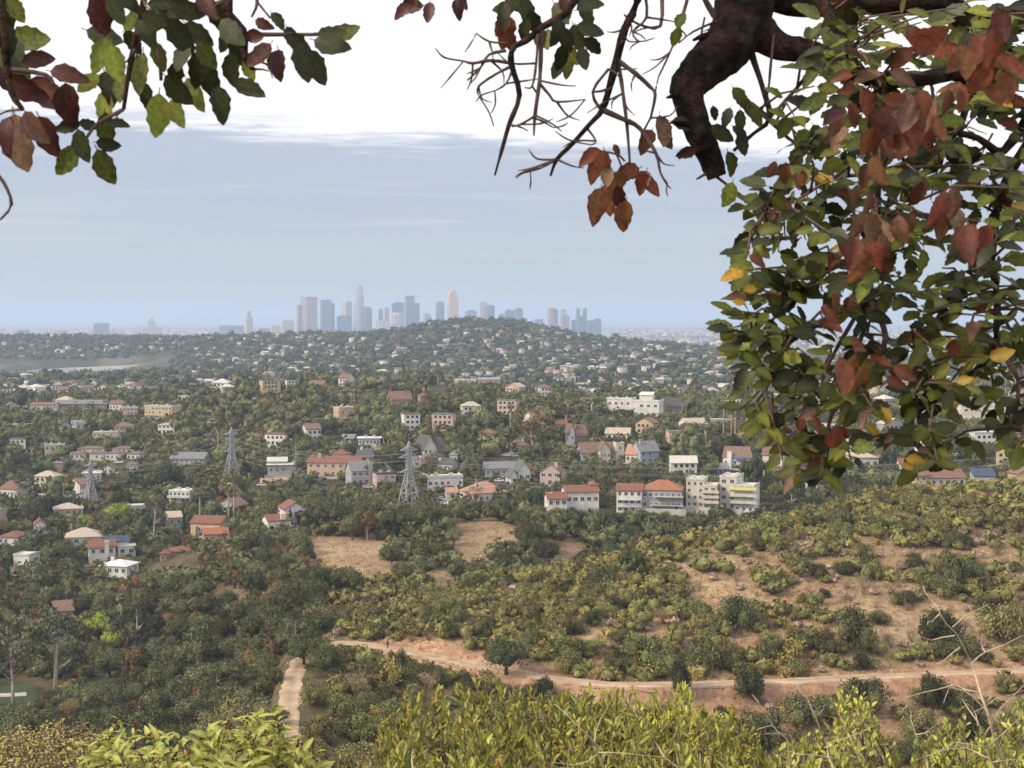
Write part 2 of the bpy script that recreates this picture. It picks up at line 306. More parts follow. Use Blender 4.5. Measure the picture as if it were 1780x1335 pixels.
strip('dirt_trail', TRAIL_A, 2.6, m_trail, .14, 'pale dirt fire road bending round the chaparral hillside')
# ridge road with a pale kerb wall, driveway, lawn and park path
m_asph = surf('asphalt', (.085, .085, .09), (.06, .06, .062), rough=.9, nscale=.5, bump=.2)
m_conc = surf('pale_concrete', (.55, .52, .47), (.42, .39, .35), rough=.85, nscale=.4, bump=.15)
rd = []
for px, py in [(770, 904), (800, 899), (840, 893), (890, 886)]:
    h = hit(px, py, 470); rd.append((h.x, h.y))
strip('road', rd, 2.6, m_asph, .25, 'dark asphalt ridge road above the bare slope', cat='road')
b = MB()
for (ax, ay), (bx, by) in zip(rd[:-1], rd[1:]):
    for i in range(8):
        t0, t1 = i / 8, (i + 1) / 8; x0, y0, x1, y1 = ax + (bx - ax) * t0, ay + (by - ay) * t0 - 3, ax + (bx - ax) * t1, ay + (by - ay) * t1 - 3
        z0, z1 = zg1(x0, y0), zg1(x1, y1)
        b.faces([(x0, y0, z0 - .6), (x1, y1, z1 - .6), (x1, y1, z1 + .75), (x0, y0, z0 + .75), (x0, y0 + .3, z0 - .6), (x1, y1 + .3, z1 - .6), (x1, y1 + .3, z1 + .75), (x0, y0 + .3, z0 + .75)], [(0, 1, 2, 3), (7, 6, 5, 4), (3, 2, 6, 7)])
tag(b.build('road_wall', m_conc), 'low pale wall along the edge of the ridge road', 'wall')
def wall_line(pts, h, mat, label, ymin=560):
    P = [hit(px, py, ymin) for px, py in pts]; b = MB()
    for a, c in zip(P[:-1], P[1:]):
        n = max(2, int((c - a).length / 4))
        for i in range(n):
            u, v = a.lerp(c, i / n), a.lerp(c, (i + 1) / n); z0, z1 = zg1(u.x, u.y), zg1(v.x, v.y)
            b.faces([(u.x, u.y, z0 - 1), (v.x, v.y, z1 - 1), (v.x, v.y, z1 + h), (u.x, u.y, z0 + h), (u.x, u.y + .35, z0 - 1), (v.x, v.y + .35, z1 - 1), (v.x, v.y + .35, z1 + h), (u.x, u.y + .35, z0 + h)], [(0, 1, 2, 3), (7, 6, 5, 4), (3, 2, 6, 7)])
    return tag(b.build('garden_wall', mat), label, 'wall')
m_pwall = surf('peach_wall_render', (.58, .45, .34), (.46, .35, .26), rough=.9, nscale=.5)
wall_line([(452, 840), (500, 838), (532, 834)], 2.2, m_pwall, 'peach garden wall below the low modern house'); wall_line([(690, 828), (722, 826), (740, 830)], 2.0, m_conc, 'pale retaining wall beside the tallest lattice tower'); wall_line([(985, 842), (1010, 838), (1042, 840)], 2.0, m_conc, 'pale retaining wall above the long hacienda'); wall_line([(60, 866), (100, 868), (150, 870)], 2.4, m_conc, 'long white wall behind the cypress hedge')
for pts, lab in (([(440, 846), (520, 844), (600, 848), (660, 852)], 'asphalt lane in front of the peach villa'), ([(840, 834), (900, 846), (980, 850)], 'asphalt lane below the white cottage'), ([(60, 806), (150, 808), (260, 806)], 'street below the row of white cottages'), ([(190, 762), (260, 760), (330, 766)], 'street below the yellow apartment block')):
    strip('street', [(q.x, q.y) for q in (hit(px, py, 560) for px, py in pts)], 3.2, m_asph, .3, lab, cat='street')
m_lawn = surf('lawn_grass', (.065, .085, .035), (.04, .055, .022), rough=.95, nscale=.6, bump=.4)
def patch(name, pts, mat, label, cat, lift=.15, ymin=200, n=10):
    """a quad of four picture points laid on the ground"""
    c = [hit(px, py, ymin) for px, py in pts]; V = []
    for i in range(n + 1):
        for j in range(n + 1):
            u, v = i / n, j / n; p = c[0].lerp(c[1], u).lerp(c[3].lerp(c[2], u), v); V.append((p.x, p.y))
    V = np.array(V); Z = zg(V[:, 0], V[:, 1]) + lift; id_ = np.arange((n + 1) ** 2).reshape(n + 1, n + 1)
    q = np.stack([id_[:-1, :-1], id_[1:, :-1], id_[1:, 1:], id_[:-1, 1:]], -1).reshape(-1, 4)
    return tag(link(name, mesh_np(name, np.column_stack([V, Z]), [q], [mat], smooth=True)), label, cat, kind='structure')
patch('lawn', [(-60, 1240), (70, 1235), (60, 1185), (-60, 1190)], m_lawn, 'mown green park lawn on the canyon floor', 'lawn', .12, 300)
patch('lawn', [(150, 1200), (205, 1196), (205, 1176), (150, 1180)], m_lawn, 'small strip of mown lawn between the canyon trees', 'lawn', .12, 300)
patch('park_path', [(-60, 1218), (46, 1211), (46, 1205), (-60, 1211)], m_conc, 'pale concrete path crossing the park lawn', 'path', .2, 300)
patch('driveway', [(752, 880), (792, 886), (800, 868), (766, 868)], m_conc, 'pale concrete driveway beside the hip roofed bungalow', 'driveway', .2, 470)
patch('lawn', [(1225, 786), (1330, 790), (1335, 762), (1225, 764)], m_lawn, 'green terrace lawn below the tall palms', 'lawn', .3, 560)
# reservoir
WZ = 101.0
m_water = surf('reservoir_water', (.10, .13, .17), (.08, .11, .15), rough=.12, nscale=.01, spec=.5, bump=.02)
shore = [(-150, 690), (-20, 672), (35, 655), (110, 650), (200, 646), (245, 643.5)]
far_s = [on_plane(px, py, WZ) for px, py in shore[1:]]; near_s = [on_plane(px, py, WZ) for px, py in [(260, 659), (150, 664), (30, 672), (-20, 690)]]
b = MB(); b.poly([(x, y, WZ + .3) for x, y in near_s[::-1] + far_s[::-1]][::-1])
o = b.build('reservoir', m_water); tag(o, 'dark still water of the reservoir below the far hills', 'reservoir', kind='structure')
b = MB()
for (ax, ay), (bx, by) in zip(far_s[:-1], far_s[1:]):
    b.faces([(ax, ay, WZ - 2), (bx, by, WZ - 2), (bx, by + 45, WZ + 9), (ax, ay + 45, WZ + 9), (bx, by + 62, WZ + 9.6), (ax, ay + 62, WZ + 9.6), (bx, by + 80, WZ - 6), (ax, ay + 80, WZ - 6)], [(0, 1, 2, 3), (3, 2, 4, 5), (5, 4, 6, 7)])
m_bank = surf('reservoir_lining', (.42, .41, .40), (.32, .31, .30), rough=.9, nscale=.03)
tag(b.build('embankment', m_bank), 'long grey sloping embankment along the far side of the reservoir', 'embankment', kind='structure')

# ------------------------------------------------------------------ haze
b = MB(); b.box(-34000, 34000, -60, 59000, 80, 430)
hm = bpy.data.materials.new('haze_air'); hm.use_nodes = True; t = hm.node_tree; t.nodes.clear()
pv = node(t, 'ShaderNodeVolumePrincipled', inp={'Density': 1.02e-4, 'Anisotropy': 0.15}); pv.inputs['Color'].default_value = (.62, .77, 1.0, 1)
ho = node(t, 'ShaderNodeOutputMaterial'); t.links.new(pv.outputs[0], ho.inputs['Volume'])
tag(b.build('haze', hm), 'pale blue morning haze lying over the city and hills', 'haze', kind='stuff')

# ------------------------------------------------------------------ foliage building blocks
def ico(sub):
    bm = bmesh.new(); bmesh.ops.create_icosphere(bm, subdivisions=sub, radius=1.0); bm.verts.ensure_lookup_table()
    v = np.array([x.co[:] for x in bm.verts]); f = np.array([[q.index for q in p.verts] for p in bm.faces]); bm.free(); return v, f
ICO1, ICO2 = ico(1), ico(2)
def unit(n, rg):
    d = rg.normal(size=(n, 3)); return d / np.linalg.norm(d, axis=1)[:, None]
def leaves_on(clumps, n, size, rg, up=0.35, jit=0.85, shell=(0.6, 1.15), asp=0.6):
    """n leaf-sized rhombs over the clump surfaces: clumps = (m,4) centre + radius (or (m,6) with three radii)"""
    C = np.asarray(clumps, float); rad = C[:, 3:6] if C.shape[1] >= 6 else np.repeat(C[:, 3:4], 3, 1)
    w = (rad ** 2).sum(1); k = rg.choice(len(C), n, p=w / w.sum()); d = unit(n, rg); d[:, 2] += up; d /= np.linalg.norm(d, axis=1)[:, None]
    p = C[k, :3] + d * rad[k] * rg.uniform(shell[0], shell[1], (n, 1))
    nrm = d + unit(n, rg) * jit; nrm /= np.linalg.norm(nrm, axis=1)[:, None]
    t = np.cross(nrm, unit(n, rg)); t /= np.linalg.norm(t, axis=1)[:, None] + 1e-9; s = np.cross(nrm, t)
    L_ = (size * rg.uniform(.6, 1.35, (n, 1)))
    V = np.stack([p - t * L_ * .5, p - s * L_ * asp * .5 + nrm * L_ * .1, p + t * L_ * .5, p + s * L_ * asp * .5 + nrm * L_ * .1], 1).reshape(-1, 3)
    return V, np.arange(n * 4).reshape(n, 4)
def cores(clumps, rg, k=.8, base=ICO1, jit=.2):
    C = np.asarray(clumps, float); rad = C[:, 3:6] if C.shape[1] >= 6 else np.repeat(C[:, 3:4], 3, 1); bv, bf = base
    V = C[:, None, :3] + bv[None] * rad[:, None, :] * k * (1 + rg.uniform(-jit, jit, (len(C), len(bv), 1)))
    Fc = bf[None] + (np.arange(len(C)) * len(bv))[:, None, None]; return V.reshape(-1, 3), Fc.reshape(-1, 3)
def crown_mesh(name, clumps, n, size, rg, mat, core=.8, **kw):
    V1, F1 = cores(clumps, rg, core); V2, F2 = leaves_on(clumps, n, size, rg, **kw)
    return mesh_np(name, np.vstack([V1, V2]), [F1, F2 + len(V1)], [mat])
def dome_clumps(rg, n, rx, rz, zc, r, low=0.0):
    """clumps spread over an uneven dome"""
    d = unit(n, rg); d[:, 2] = np.abs(d[:, 2]) * (1 - low) - low * rg.random(n); rr = rg.uniform(.45, .95, (n, 1))
    c = d * np.array([rx, rx, rz]) * rr; c[:, 2] += zc; return np.column_stack([c, r * rg.uniform(.7, 1.35, n)])
FOL = dict(rough=.75, spec=.15, nscale=.9, objvar=.45, island=.45)
m_oak = surf('oak_foliage', (.125, .128, .053), (.054, .059, .026), **FOL)
m_olive = surf('olive_foliage', (.18, .182, .078), (.092, .097, .044), **FOL)
m_sumac = surf('sumac_foliage', (.205, .20, .075), (.10, .102, .04), **FOL)
m_yel = surf('yellow_foliage', (.46, .36, .10), (.30, .24, .09), **FOL)
m_dry = surf('dry_brush', (.36, .275, .17), (.25, .185, .115), **FOL)
m_grey = surf('grey_green_foliage', (.185, .19, .11), (.10, .105, .062), **FOL)
m_lime = surf('lime_foliage', (.36, .42, .07), (.20, .26, .04), **FOL)
m_pine = surf('pine_foliage', (.14, .165, .065), (.07, .085, .035), **FOL)
m_cyp = surf('cypress_foliage', (.035, .055, .028), (.022, .034, .02), **FOL)
m_rust = surf('autumn_foliage', (.28, .17, .08), (.17, .11, .05), **FOL)
m_palm = surf('palm_frond', (.27, .27, .13), (.15, .155, .075), **FOL)
m_skirt = surf('dead_palm_frond', (.34, .25, .16), (.22, .16, .10), rough=.9, nscale=2, island=.3)
m_bark = surf('grey_brown_bark', (.15, .115, .085), (.08, .06, .045), rough=.95, nscale=3, bump=.5)
m_pale = surf('pale_bark', (.52, .47, .40), (.33, .28, .23), rough=.85, nscale=2, bump=.3)
m_ptrunk = surf('palm_bark', (.42, .36, .30), (.30, .25, .20), rough=.95, nscale=3, bump=.4)

def trunk_mesh(name, rg, h, r, spread, nl, mat, top=.9):
    b = MB(); z = [0, h * .35, h * .7, h]; lean = rg.uniform(-.1, .1, 2) * h
    pts = [Vector((lean[0] * (q / h) ** 2, lean[1] * (q / h) ** 2, q - .06 * h)) for q in z]; b.tube(pts, [r * 1.35, r, r * .8, r * .55], 7)
    for i in range(nl):
        a = 2 * math.pi * (i + rg.random() * .7) / nl; s = pts[1].lerp(pts[3], rg.uniform(.1, .9)); e = Vector((math.cos(a) * spread * rg.uniform(.5, .9), math.sin(a) * spread * rg.uniform(.5, .9), h * (1 + rg.uniform(.05, .45) * top)))
        mdl = s.lerp(e, .5) + Vector((0, 0, .06 * h * rg.uniform(-1, 1))); b.tube([s, mdl, e], [r * .55, r * .38, r * .14], 5)
    return b.mesh(name, mat, smooth=True)
PROTO = {}
def add_proto(kind, parts, ext):   # parts: list of (name, mesh); ext = (crown radius, height) of the unit plant
    PROTO.setdefault(kind, []).append((parts, ext))
for s in range(6):   # canyon oaks, unit crown radius 1
    rg = np.random.default_rng(100 + s); cl = dome_clumps(rg, 17, .78, .62, .72, .34, .25)
    for kind, mt in (('oak', m_oak), ('olive', m_olive)):
        rg2 = np.random.default_rng(150 + s)
        add_proto(kind, [('trunk', trunk_mesh('trunk', rg2, .6, .075, .6, 5, m_bark)), ('crown', crown_mesh('crown', cl, 3000, .088, rg2, mt, .6))], (1.05, 1.6))
for s in range(6):   # rounded chaparral shrubs
    rg = np.random.default_rng(200 + s); cl = dome_clumps(rg, 11, .70, .55, .28, .36, .1)
    for kind, mt in (('sumac', m_sumac), ('dark_shrub', m_oak), ('olive_shrub', m_olive)):
        add_proto(kind, [('crown', crown_mesh('crown', cl, 2800, .09, np.random.default_rng(250 + s), mt, .62))], (1.0, 1.15))
for s in range(5):   # loose yellowing shrubs and leafless brush: stems with sparse leaves, no solid core
    rg = np.random.default_rng(300 + s)
    for kind, mt, n, sz in (('yellow', m_yel, 620, .13), ('dry', m_dry, 620, .13)):
        cl = dome_clumps(rg, 12, .62, .6, .38, .3, .1); V2, F2 = leaves_on(cl, n, sz, rg, jit=1.2, shell=(.2, 1.15), asp=.5 if kind == 'yellow' else .13)
        b = MB()
        for i in range(26):
            a = rg.random() * 6.28; e = Vector((math.cos(a) * rg.uniform(.2, .85), math.sin(a) * rg.uniform(.2, .85), rg.uniform(.6, 1.1))); m_ = e * .5 + Vector((0, 0, .12)); b.tube([(0, 0, -.1), m_, e], [.013, .009, .004], 4, cap=False)
        Vb = np.array(b.v); Fb = np.array([f for f in b.f if len(f) == 4]); nf = len(Fb)
        me = mesh_np('shrub', np.vstack([Vb, V2]), [Fb, F2 + len(Vb)], [m_dry if kind == 'dry' else m_bark, mt], midx=[0] * nf + [1] * len(F2))
        add_proto(kind, [('crown', me)], (.95, 1.15))
for s in range(4):   # tall loose eucalyptus, unit height about 2.6
    rg = np.random.default_rng(400 + s); b = MB(); cl = []
    top = Vector((rg.uniform(-.15, .15), rg.uniform(-.15, .15), 2.1)); b.tube([(0, 0, -.1), top * .3 + Vector((.04, 0, 0)), top * .65, top], [.075, .06, .042, .015], 7)
    for i in range(11):
        q = rg.uniform(.3, .95); a = rg.random() * 6.28; r = rg.uniform(.3, .75); st = top * q; e = st + Vector((math.cos(a) * r, math.sin(a) * r, rg.uniform(.25, .6))); b.tube([st, st.lerp(e, .5) + Vector((0, 0, -.05)), e], [.03, .02, .008], 5)
        for _ in range(3): cl.append((e.x + rg.normal() * .16, e.y + rg.normal() * .16, e.z + rg.normal() * .14, rg.uniform(.16, .27)))
    me = b.mesh('trunk', m_pale, smooth=True)
    for kind, mt in (('eucalyptus', m_grey), ('rust', m_rust), ('broad', m_olive)):
        add_proto(kind, [('trunk', me), ('crown', crown_mesh('crown', cl, 1900, .10, np.random.default_rng(450 + s), mt, .5, jit=1.0))], (.95, 2.6))
for s in range(4):   # pine: feathery upward plumes
    rg = np.random.default_rng(500 + s); cl = []
    for i in range(26):
        z = rg.uniform(.35, 2.1); r = .85 * math.sqrt(max(.05, 1 - ((z - .7) / 1.55) ** 2)) * rg.uniform(.3, 1); a = rg.random() * 6.28; cl.append((math.cos(a) * r, math.sin(a) * r, z, .2, .2, .34))
    add_proto('pine', [('trunk', trunk_mesh('trunk', rg, 1.2, .06, .5, 4, m_bark)), ('crown', crown_mesh('crown', cl, 2300, .10, rg, m_pine, .75, asp=.3))], (1.0, 2.4))
    cl = [(rg.normal() * .04, rg.normal() * .04, .25 + i * .26, r_, r_, .24) for i, r_ in enumerate([.30, .34, .34, .33, .31, .28, .25, .2, .14, .07])]
    add_proto('cypress', [('trunk', trunk_mesh('trunk', rg, .3, .06, .1, 2, m_bark)), ('crown', crown_mesh('crown', cl, 900, .10, rg, m_cyp, .85, asp=.4))], (.35, 2.85))
for s in range(4):   # fan palm, unit height 1
    rg = np.random.default_rng(600 + s); b = MB(); lx = rg.uniform(-.03, .03)
    b.tube([(0, 0, -.03), (lx * .4, 0, .3), (lx * .8, 0, .62), (lx, 0, .93)], [.026, .019, .016, .017], 8); tm = b.mesh('trunk', m_ptrunk, smooth=True)
    b = MB()
    for i in range(34):
        a = rg.random() * 6.28; el = rg.uniform(-.75, 1.25); d = Vector((math.cos(a) * math.cos(el), math.sin(a) * math.cos(el), math.sin(el))); c0 = Vector((lx, 0, .925)); mid_ = c0 + d * .055; sd_ = d.cross(Vector((0, 0, 1))).normalized(); up_ = sd_.cross(d)
        pts = [mid_]
        for k in range(9):
            th = (k - 4) / 4 * 1.25; rr = (.075 if k % 2 == 0 else .05) * rg.uniform(.85, 1.15); pts.append(mid_ + (d * math.cos(th) + sd_ * math.sin(th)) * rr + up_ * (-.025 * (1 - math.cos(th))) - Vector((0, 0, .02 * rg.random())))
        b.faces(pts, [(0, k, k + 1) for k in range(1, 9)]); b.bar(c0, mid_, .004)
    cm = b.mesh('crown', m_palm); b = MB()
    for i in range(30):
        a = rg.random() * 6.28; z0 = rg.uniform(.83, .92); q = Vector((lx + math.cos(a) * .017, math.sin(a) * .017, z0)); w = Vector((-math.sin(a), math.cos(a), 0)) * .018; e = q + Vector((math.cos(a) * .022, math.sin(a) * .022, -rg.uniform(.06, .11))); b.faces([q, e - w, e + w * .2 + Vector((0, 0, -.02)), e + w], [(0, 1, 2), (0, 2, 3)])
    add_proto('palm', [('trunk', tm), ('crown', cm), ('dead_frond_skirt', b.mesh('dead_frond_skirt', m_skirt))], (.13, 1.0))
PLANTS = 0
def plant(kind, name, loc, size, label, cat, group=None, sz=1.0, parts=True, var=None):
    """one plant: a copy of a prototype; plants of one part are a single mesh object"""
    pr, ext = PROTO[kind][rnd.randrange(len(PROTO[kind])) if var is None else var]; rz = rnd.random() * 6.283
    s = (size * rnd.uniform(.93, 1.07), size * rnd.uniform(.93, 1.07), size * sz)
    if len(pr) == 1:
        o = link(name, pr[0][1], None, loc); o.rotation_euler[2] = rz; o.scale = s
    else:
        o = empty(name, loc, rz); o.scale = s
        for nm, me in pr: link(nm, me, o)
    return tag(o, label, cat, group)
# ------------------------------------------------------------------ houses
WALLC = {'white': (.74, .73, .70), 'cream': (.66, .62, .53), 'peach': (.62, .44, .31), 'pink': (.60, .46, .40), 'tan': (.55, .43, .29), 'grey': (.42, .42, .42), 'blue': (.38, .45, .55), 'brown': (.30, .21, .15), 'yellow': (.66, .54, .31), 'navy': (.07, .08, .12), 'rose': (.45, .26, .21), 'orange': (.60, .36, .18)}
ROOFC = {'tile': (.215, .098, .07), 'orange_tile': (.32, .14, .08), 'brown': (.20, .13, .10), 'dark': (.10, .095, .095), 'slate': (.20, .20, .21), 'white': (.68, .68, .67), 'tan': (.46, .38, .31), 'rose': (.21, .12, .095), 'pale': (.55, .53, .50), 'solar': (.06, .08, .13), 'cream': (.62, .57, .46), 'green': (.12, .15, .12), 'clay': (.42, .24, .17)}
def wmat(k): c = WALLC[k]; return surf('stucco_' + k, c, tuple(x * .72 for x in c), rough=.9, nscale=.3, spec=.15, bump=.1)
def rmat(k): c = ROOFC[k]; return surf('roof_' + k, tuple(min(1, x * 1.15) for x in c), tuple(x * .75 for x in c), rough=.85, nscale=1.3, spec=.2, bump=.5, bscale=3.0)
m_glass = surf('dark_window_glass', (.035, .042, .05), (.02, .025, .03), rough=.12, nscale=.3, spec=.6)
m_frame = surf('white_window_frame', (.70, .69, .66), rough=.6, nscale=2)
m_dark = surf('dark_timber', (.07, .06, .055), rough=.8, nscale=2)
m_rail = surf('railing_paint', (.5, .5, .48), rough=.6, nscale=2)
def window_mesh():
    b = MB(); t = .09
    for x0, x1, z0, z1 in ((-.5, .5, -.5, -.5 + t), (-.5, .5, .5 - t, .5), (-.5, -.5 + t, -.5 + t, .5 - t), (.5 - t, .5, -.5 + t, .5 - t), (-.035, .035, -.5 + t, .5 - t)): b.box(x0, x1, -.10, 0, z0, z1, 0)
    b.box(-.5 + t, .5 - t, -.045, 0, -.5 + t, .5 - t, 1); return b.mesh('window', m_frame, m_glass)
WIN = window_mesh()
def win(root, x, y, z, w, h, rz=0.0):
    o = link('window', WIN, root, (x, y, z)); o.scale = (w, 1.0, h); o.rotation_euler[2] = rz; return o
def roof_mesh(kind, x0, x1, y0, y1, z, rh, wm, rm, name='roof', over=.45):
    b = MB(); X0, X1, Y0, Y1 = x0 - over, x1 + over, y0 - over, y1 + over; t = .22
    if kind == 'flat':
        b.box(x0 - .18, x1 + .18, y0 - .18, y1 + .18, z, z + .3); p = max(.25, rh)
        b.box(x0 + .05, x1 - .05, y0 - .1, y0 + .15, z + .3, z + .3 + p); b.box(x0 - .1, x0 + .05, y0 - .1, y1, z + .3, z + .3 + p); b.box(x1 - .05, x1 + .1, y0 - .1, y1, z + .3, z + .3 + p)
    elif kind == 'slab':
        b.box(X0 - .3, X1 + .3, Y0 - .5, Y1, z + .02, z + .32)
    elif kind == 'shed':
        b.faces([(X0, Y0, z), (X1, Y0, z), (X1, Y1, z + rh), (X0, Y1, z + rh), (X0, Y0, z + t), (X1, Y0, z + t), (X1, Y1, z + rh + t), (X0, Y1, z + rh + t)], [(0, 3, 2, 1), (4, 5, 6, 7), (0, 1, 5, 4), (1, 2, 6, 5), (2, 3, 7, 6), (3, 0, 4, 7)])
        b.faces([(x0, y0, z), (x0, y1, z), (x0, y1, z + rh), (x1, y0, z), (x1, y1, z), (x1, y1, z + rh)], [(0, 2, 1), (3, 4, 5), (1, 2, 5, 4)], 1)
    elif kind == 'hip':
        if x1 - x0 >= y1 - y0: q = (Y1 - Y0) / 2; a, c = (X0 + q, (Y0 + Y1) / 2), (X1 - q, (Y0 + Y1) / 2)
        else: q = (X1 - X0) / 2; a, c = ((X0 + X1) / 2, Y0 + q), ((X0 + X1) / 2, Y1 - q)
        P = [(X0, Y0, z), (X1, Y0, z), (X1, Y1, z), (X0, Y1, z), (X0, Y0, z + t), (X1, Y0, z + t), (X1, Y1, z + t), (X0, Y1, z + t), (*a, z + rh), (*c, z + rh)]
        fs = [(0, 3, 2, 1), (0, 1, 5, 4), (1, 2, 6, 5), (2, 3, 7, 6), (3, 0, 4, 7)]
        fs += [(4, 5, 9, 8), (5, 6, 9), (6, 7, 8, 9), (7, 4, 8)] if x1 - x0 >= y1 - y0 else [(4, 5, 8), (5, 6, 9, 8), (6, 7, 9), (7, 4, 8, 9)]
        b.faces(P, fs)
    else:   # gable: gx ridge along x, gy ridge along y
        sw = kind == 'gy'
        def P3(u, v, zz): return (v, u, zz) if sw else (u, v, zz)
        U0, U1, V0, V1 = (Y0, Y1, X0, X1) if sw else (X0, X1, Y0, Y1); u0, u1, v0, v1 = (y0, y1, x0, x1) if sw else (x0, x1, y0, y1)
        vm = (V0 + V1) / 2; e = rh * over / max(.1, (v1 - v0) / 2)
        for va, vb in ((V0, vm), (V1, vm)):
            pts = [P3(U0, va, z - e), P3(U1, va, z - e), P3(U1, vb, z + rh), P3(U0, vb, z + rh), P3(U0, va, z - e + t), P3(U1, va, z - e + t), P3(U1, vb, z + rh + t), P3(U0, vb, z + rh + t)]
            b.faces(pts, [(0, 3, 2, 1), (4, 5, 6, 7), (0, 1, 5, 4), (1, 2, 6, 5), (2, 3, 7, 6), (3, 0, 4, 7)])
        for u in (u0 + .01, u1 - .01): b.faces([P3(u, v0 + .02, z), P3(u, v1 - .02, z), P3(u, vm, z + rh - .03)], [(0, 1, 2)], 1)
    return b.mesh(name, rm, wm)
HOUSES = []      # picture box of every hand-set house: keeps scattered trees from hiding it
def house(label, rz, blocks, chim=(), balc=(), Y=None, ymin=470, cat='house', name='house', awn=None, keep=.6, group=None):
    """blocks: (px left, px right, py wall top, py bottom, dy, depth, roof kind, roof px, wall, roof, window rows, cols)"""
    pl = min(b[0] for b in blocks); pr = max(b[1] for b in blocks); pb = max(b[3] for b in blocks); pt = min(b[2] - b[7] for b in blocks); pc = (pl + pr) / 2
    if Y is None: Y = hit(pc, pb, ymin).y
    s = Y / F; base = at(pc, pb, Y); root = empty(name, base, R(rz)); tag(root, label, cat, group)
    cs, sn = math.cos(R(rz)), abs(math.sin(R(rz)))
    side = -1 if R(rz) + math.atan2(base.x, Y) > 0 else 1
    for (l, r, top, bot, dy, dep, rk, rp, wk, rk2, rows, cols) in blocks:
        w = max(2.5, ((r - l) * s - dep * sn * .8) / cs); x = ((l + r) / 2 - pc) * s / cs; z1 = (pb - top) * s; z0 = (pb - bot) * s
        x0, x1, y0, y1 = x - w / 2, x + w / 2, dy, dy + dep; drop = max(2.0, base.z + z0 - min(zg1(base.x + x, Y + dy), zg1(base.x + x, Y + dy + dep)) + 1.0)
        b = MB(); b.box(x0, x1, y0, y1, z0 - drop, z1); b.build('wall', wmat(wk), root)
        link('roof', roof_mesh(rk, x0, x1, y0, y1, z1, rp * s, wmat(wk), rmat(rk2)), root)
        if rows:
            fh = (z1 - z0) / rows; wh = min(1.7, fh * .55); ww = min(1.7, w / cols * .58)
            for i in range(rows):
                for j in range(cols):
                    if rnd.random() < .08 and cols > 2: continue
                    win(root, x0 + w * (j + .5) / cols, y0, z0 + fh * (i + .55), ww * rnd.choice((.8, 1, 1.15)), wh)
            nd = max(1, int(dep / 4.5)); sx = x0 if side < 0 else x1
            if abs(rz) > 6:
                for i in range(rows):
                    for j in range(nd): win(root, sx, y0 + dep * (j + .5) / nd, z0 + fh * (i + .55), min(1.3, ww), wh, -math.pi / 2 if side < 0 else math.pi / 2)
    l, r, top, bot, dy, dep, rk = blocks[0][:7]; w = (r - l) * s; x = ((l + r) / 2 - pc) * s
    b = MB(); b.box(x + w * .31, x + w * .31 + 1.0, dy - .07, dy - .005, (pb - bot) * s, (pb - bot) * s + 2.1); b.build('door', m_dark, root)
    b = MB(); b.box(x - w * .5 - 1.0, x + w * .5 + 1.0, dy - 3.2, dy - .02, (pb - bot) * s - 3.5, (pb - bot) * s - .12); b.box(x - w * .5 - 1.0, x + w * .5 + 1.0, dy - 3.3, dy - 3.18, (pb - bot) * s - 3.5, (pb - bot) * s + .75); b.build('terrace', m_conc, root)
    if rk in ('flat', 'slab') and w > 8:
        for q in (-.22, .14): b = MB(); zt = (pb - top) * s + .3; b.box(x + w * q, x + w * q + 1.4, dy + dep * .4, dy + dep * .4 + 1.2, zt, zt + 1.1); b.build('roof_vent', m_rail, root)
    for (l, r, top, dy) in chim:
        b = MB(); x = ((l + r) / 2 - pc) * s; w = max(.7, (r - l) * s); zt = (pb - top) * s; b.box(x - w / 2, x + w / 2, dy, dy + .9, .5, zt); b.box(x - w / 2 - .1, x + w / 2 + .1, dy - .1, dy + 1, zt, zt + .2); b.build('chimney', wmat(blocks[0][8]), root)
    for (l, r, py, dy, dep, mk) in balc:
        b = MB(); x0 = (l - pc) * s; x1 = (r - pc) * s; z = (pb - py) * s; b.box(x0, x1, dy - dep, dy - .01, z - .22, z)
        b.box(x0, x1, dy - dep - .04, dy - dep + .04, z + .86, z + .95)
        n = max(3, int((x1 - x0) / 1.0))
        for i in range(n + 1): q = x0 + .05 + (x1 - x0 - .1) * i / n; b.box(q - .03, q + .03, dy - dep - .03, dy - dep + .03, z, z + .87)
        if mk == 'solid': b.box(x0 + .03, x1 - .03, dy - dep - .02, dy - dep + .02, z, z + .80)
        b.build('balcony', wmat(blocks[0][8]) if mk == 'solid' else m_rail, root)
    if awn:
        l, r, py, dy, colr = awn; b = MB(); x0 = (l - pc) * s; x1 = (r - pc) * s; z = (pb - py) * s; b.faces([(x0, dy, z + .9), (x1, dy, z + .9), (x1, dy - 1.4, z), (x0, dy - 1.4, z), (x1, dy - 1.4, z - .25), (x0, dy - 1.4, z - .25)], [(0, 3, 2, 1), (3, 5, 4, 2)]); b.build('awning', surf('awning_' + colr[0], colr[1], rough=.8), root)
    HOUSES.append((pl, pr, pt, pb - (pb - pt) * (1 - keep), Y)); return root
B = lambda *a: a
house('white stucco villa with red tiled roofs stepping down the wooded slope', 24, [B(462, 513, 903, 930, 0, 8, 'gx', 8, 'white', 'tile', 1, 3), B(496, 547, 889, 926, 6, 9, 'gy', 12, 'white', 'tile', 2, 3)], chim=[(488, 497, 893, 0)], Y=500)
house('peach villa with long red tile roof and small square tower', -10, [B(530, 628, 804, 830, 0, 10, 'gx', 9, 'peach', 'tile', 2, 7), B(570, 599, 792, 806, 6, 6, 'hip', 9, 'peach', 'tile', 1, 3)], chim=[(548, 553, 790, 3)])
house('low modern house with flat pale overhanging roof slab', 8, [B(464, 532, 808, 827, 0, 10, 'slab', 0, 'grey', 'white', 1, 6), B(464, 500, 803, 808, 3, 7, 'shed', 5, 'grey', 'pale', 0, 1)])
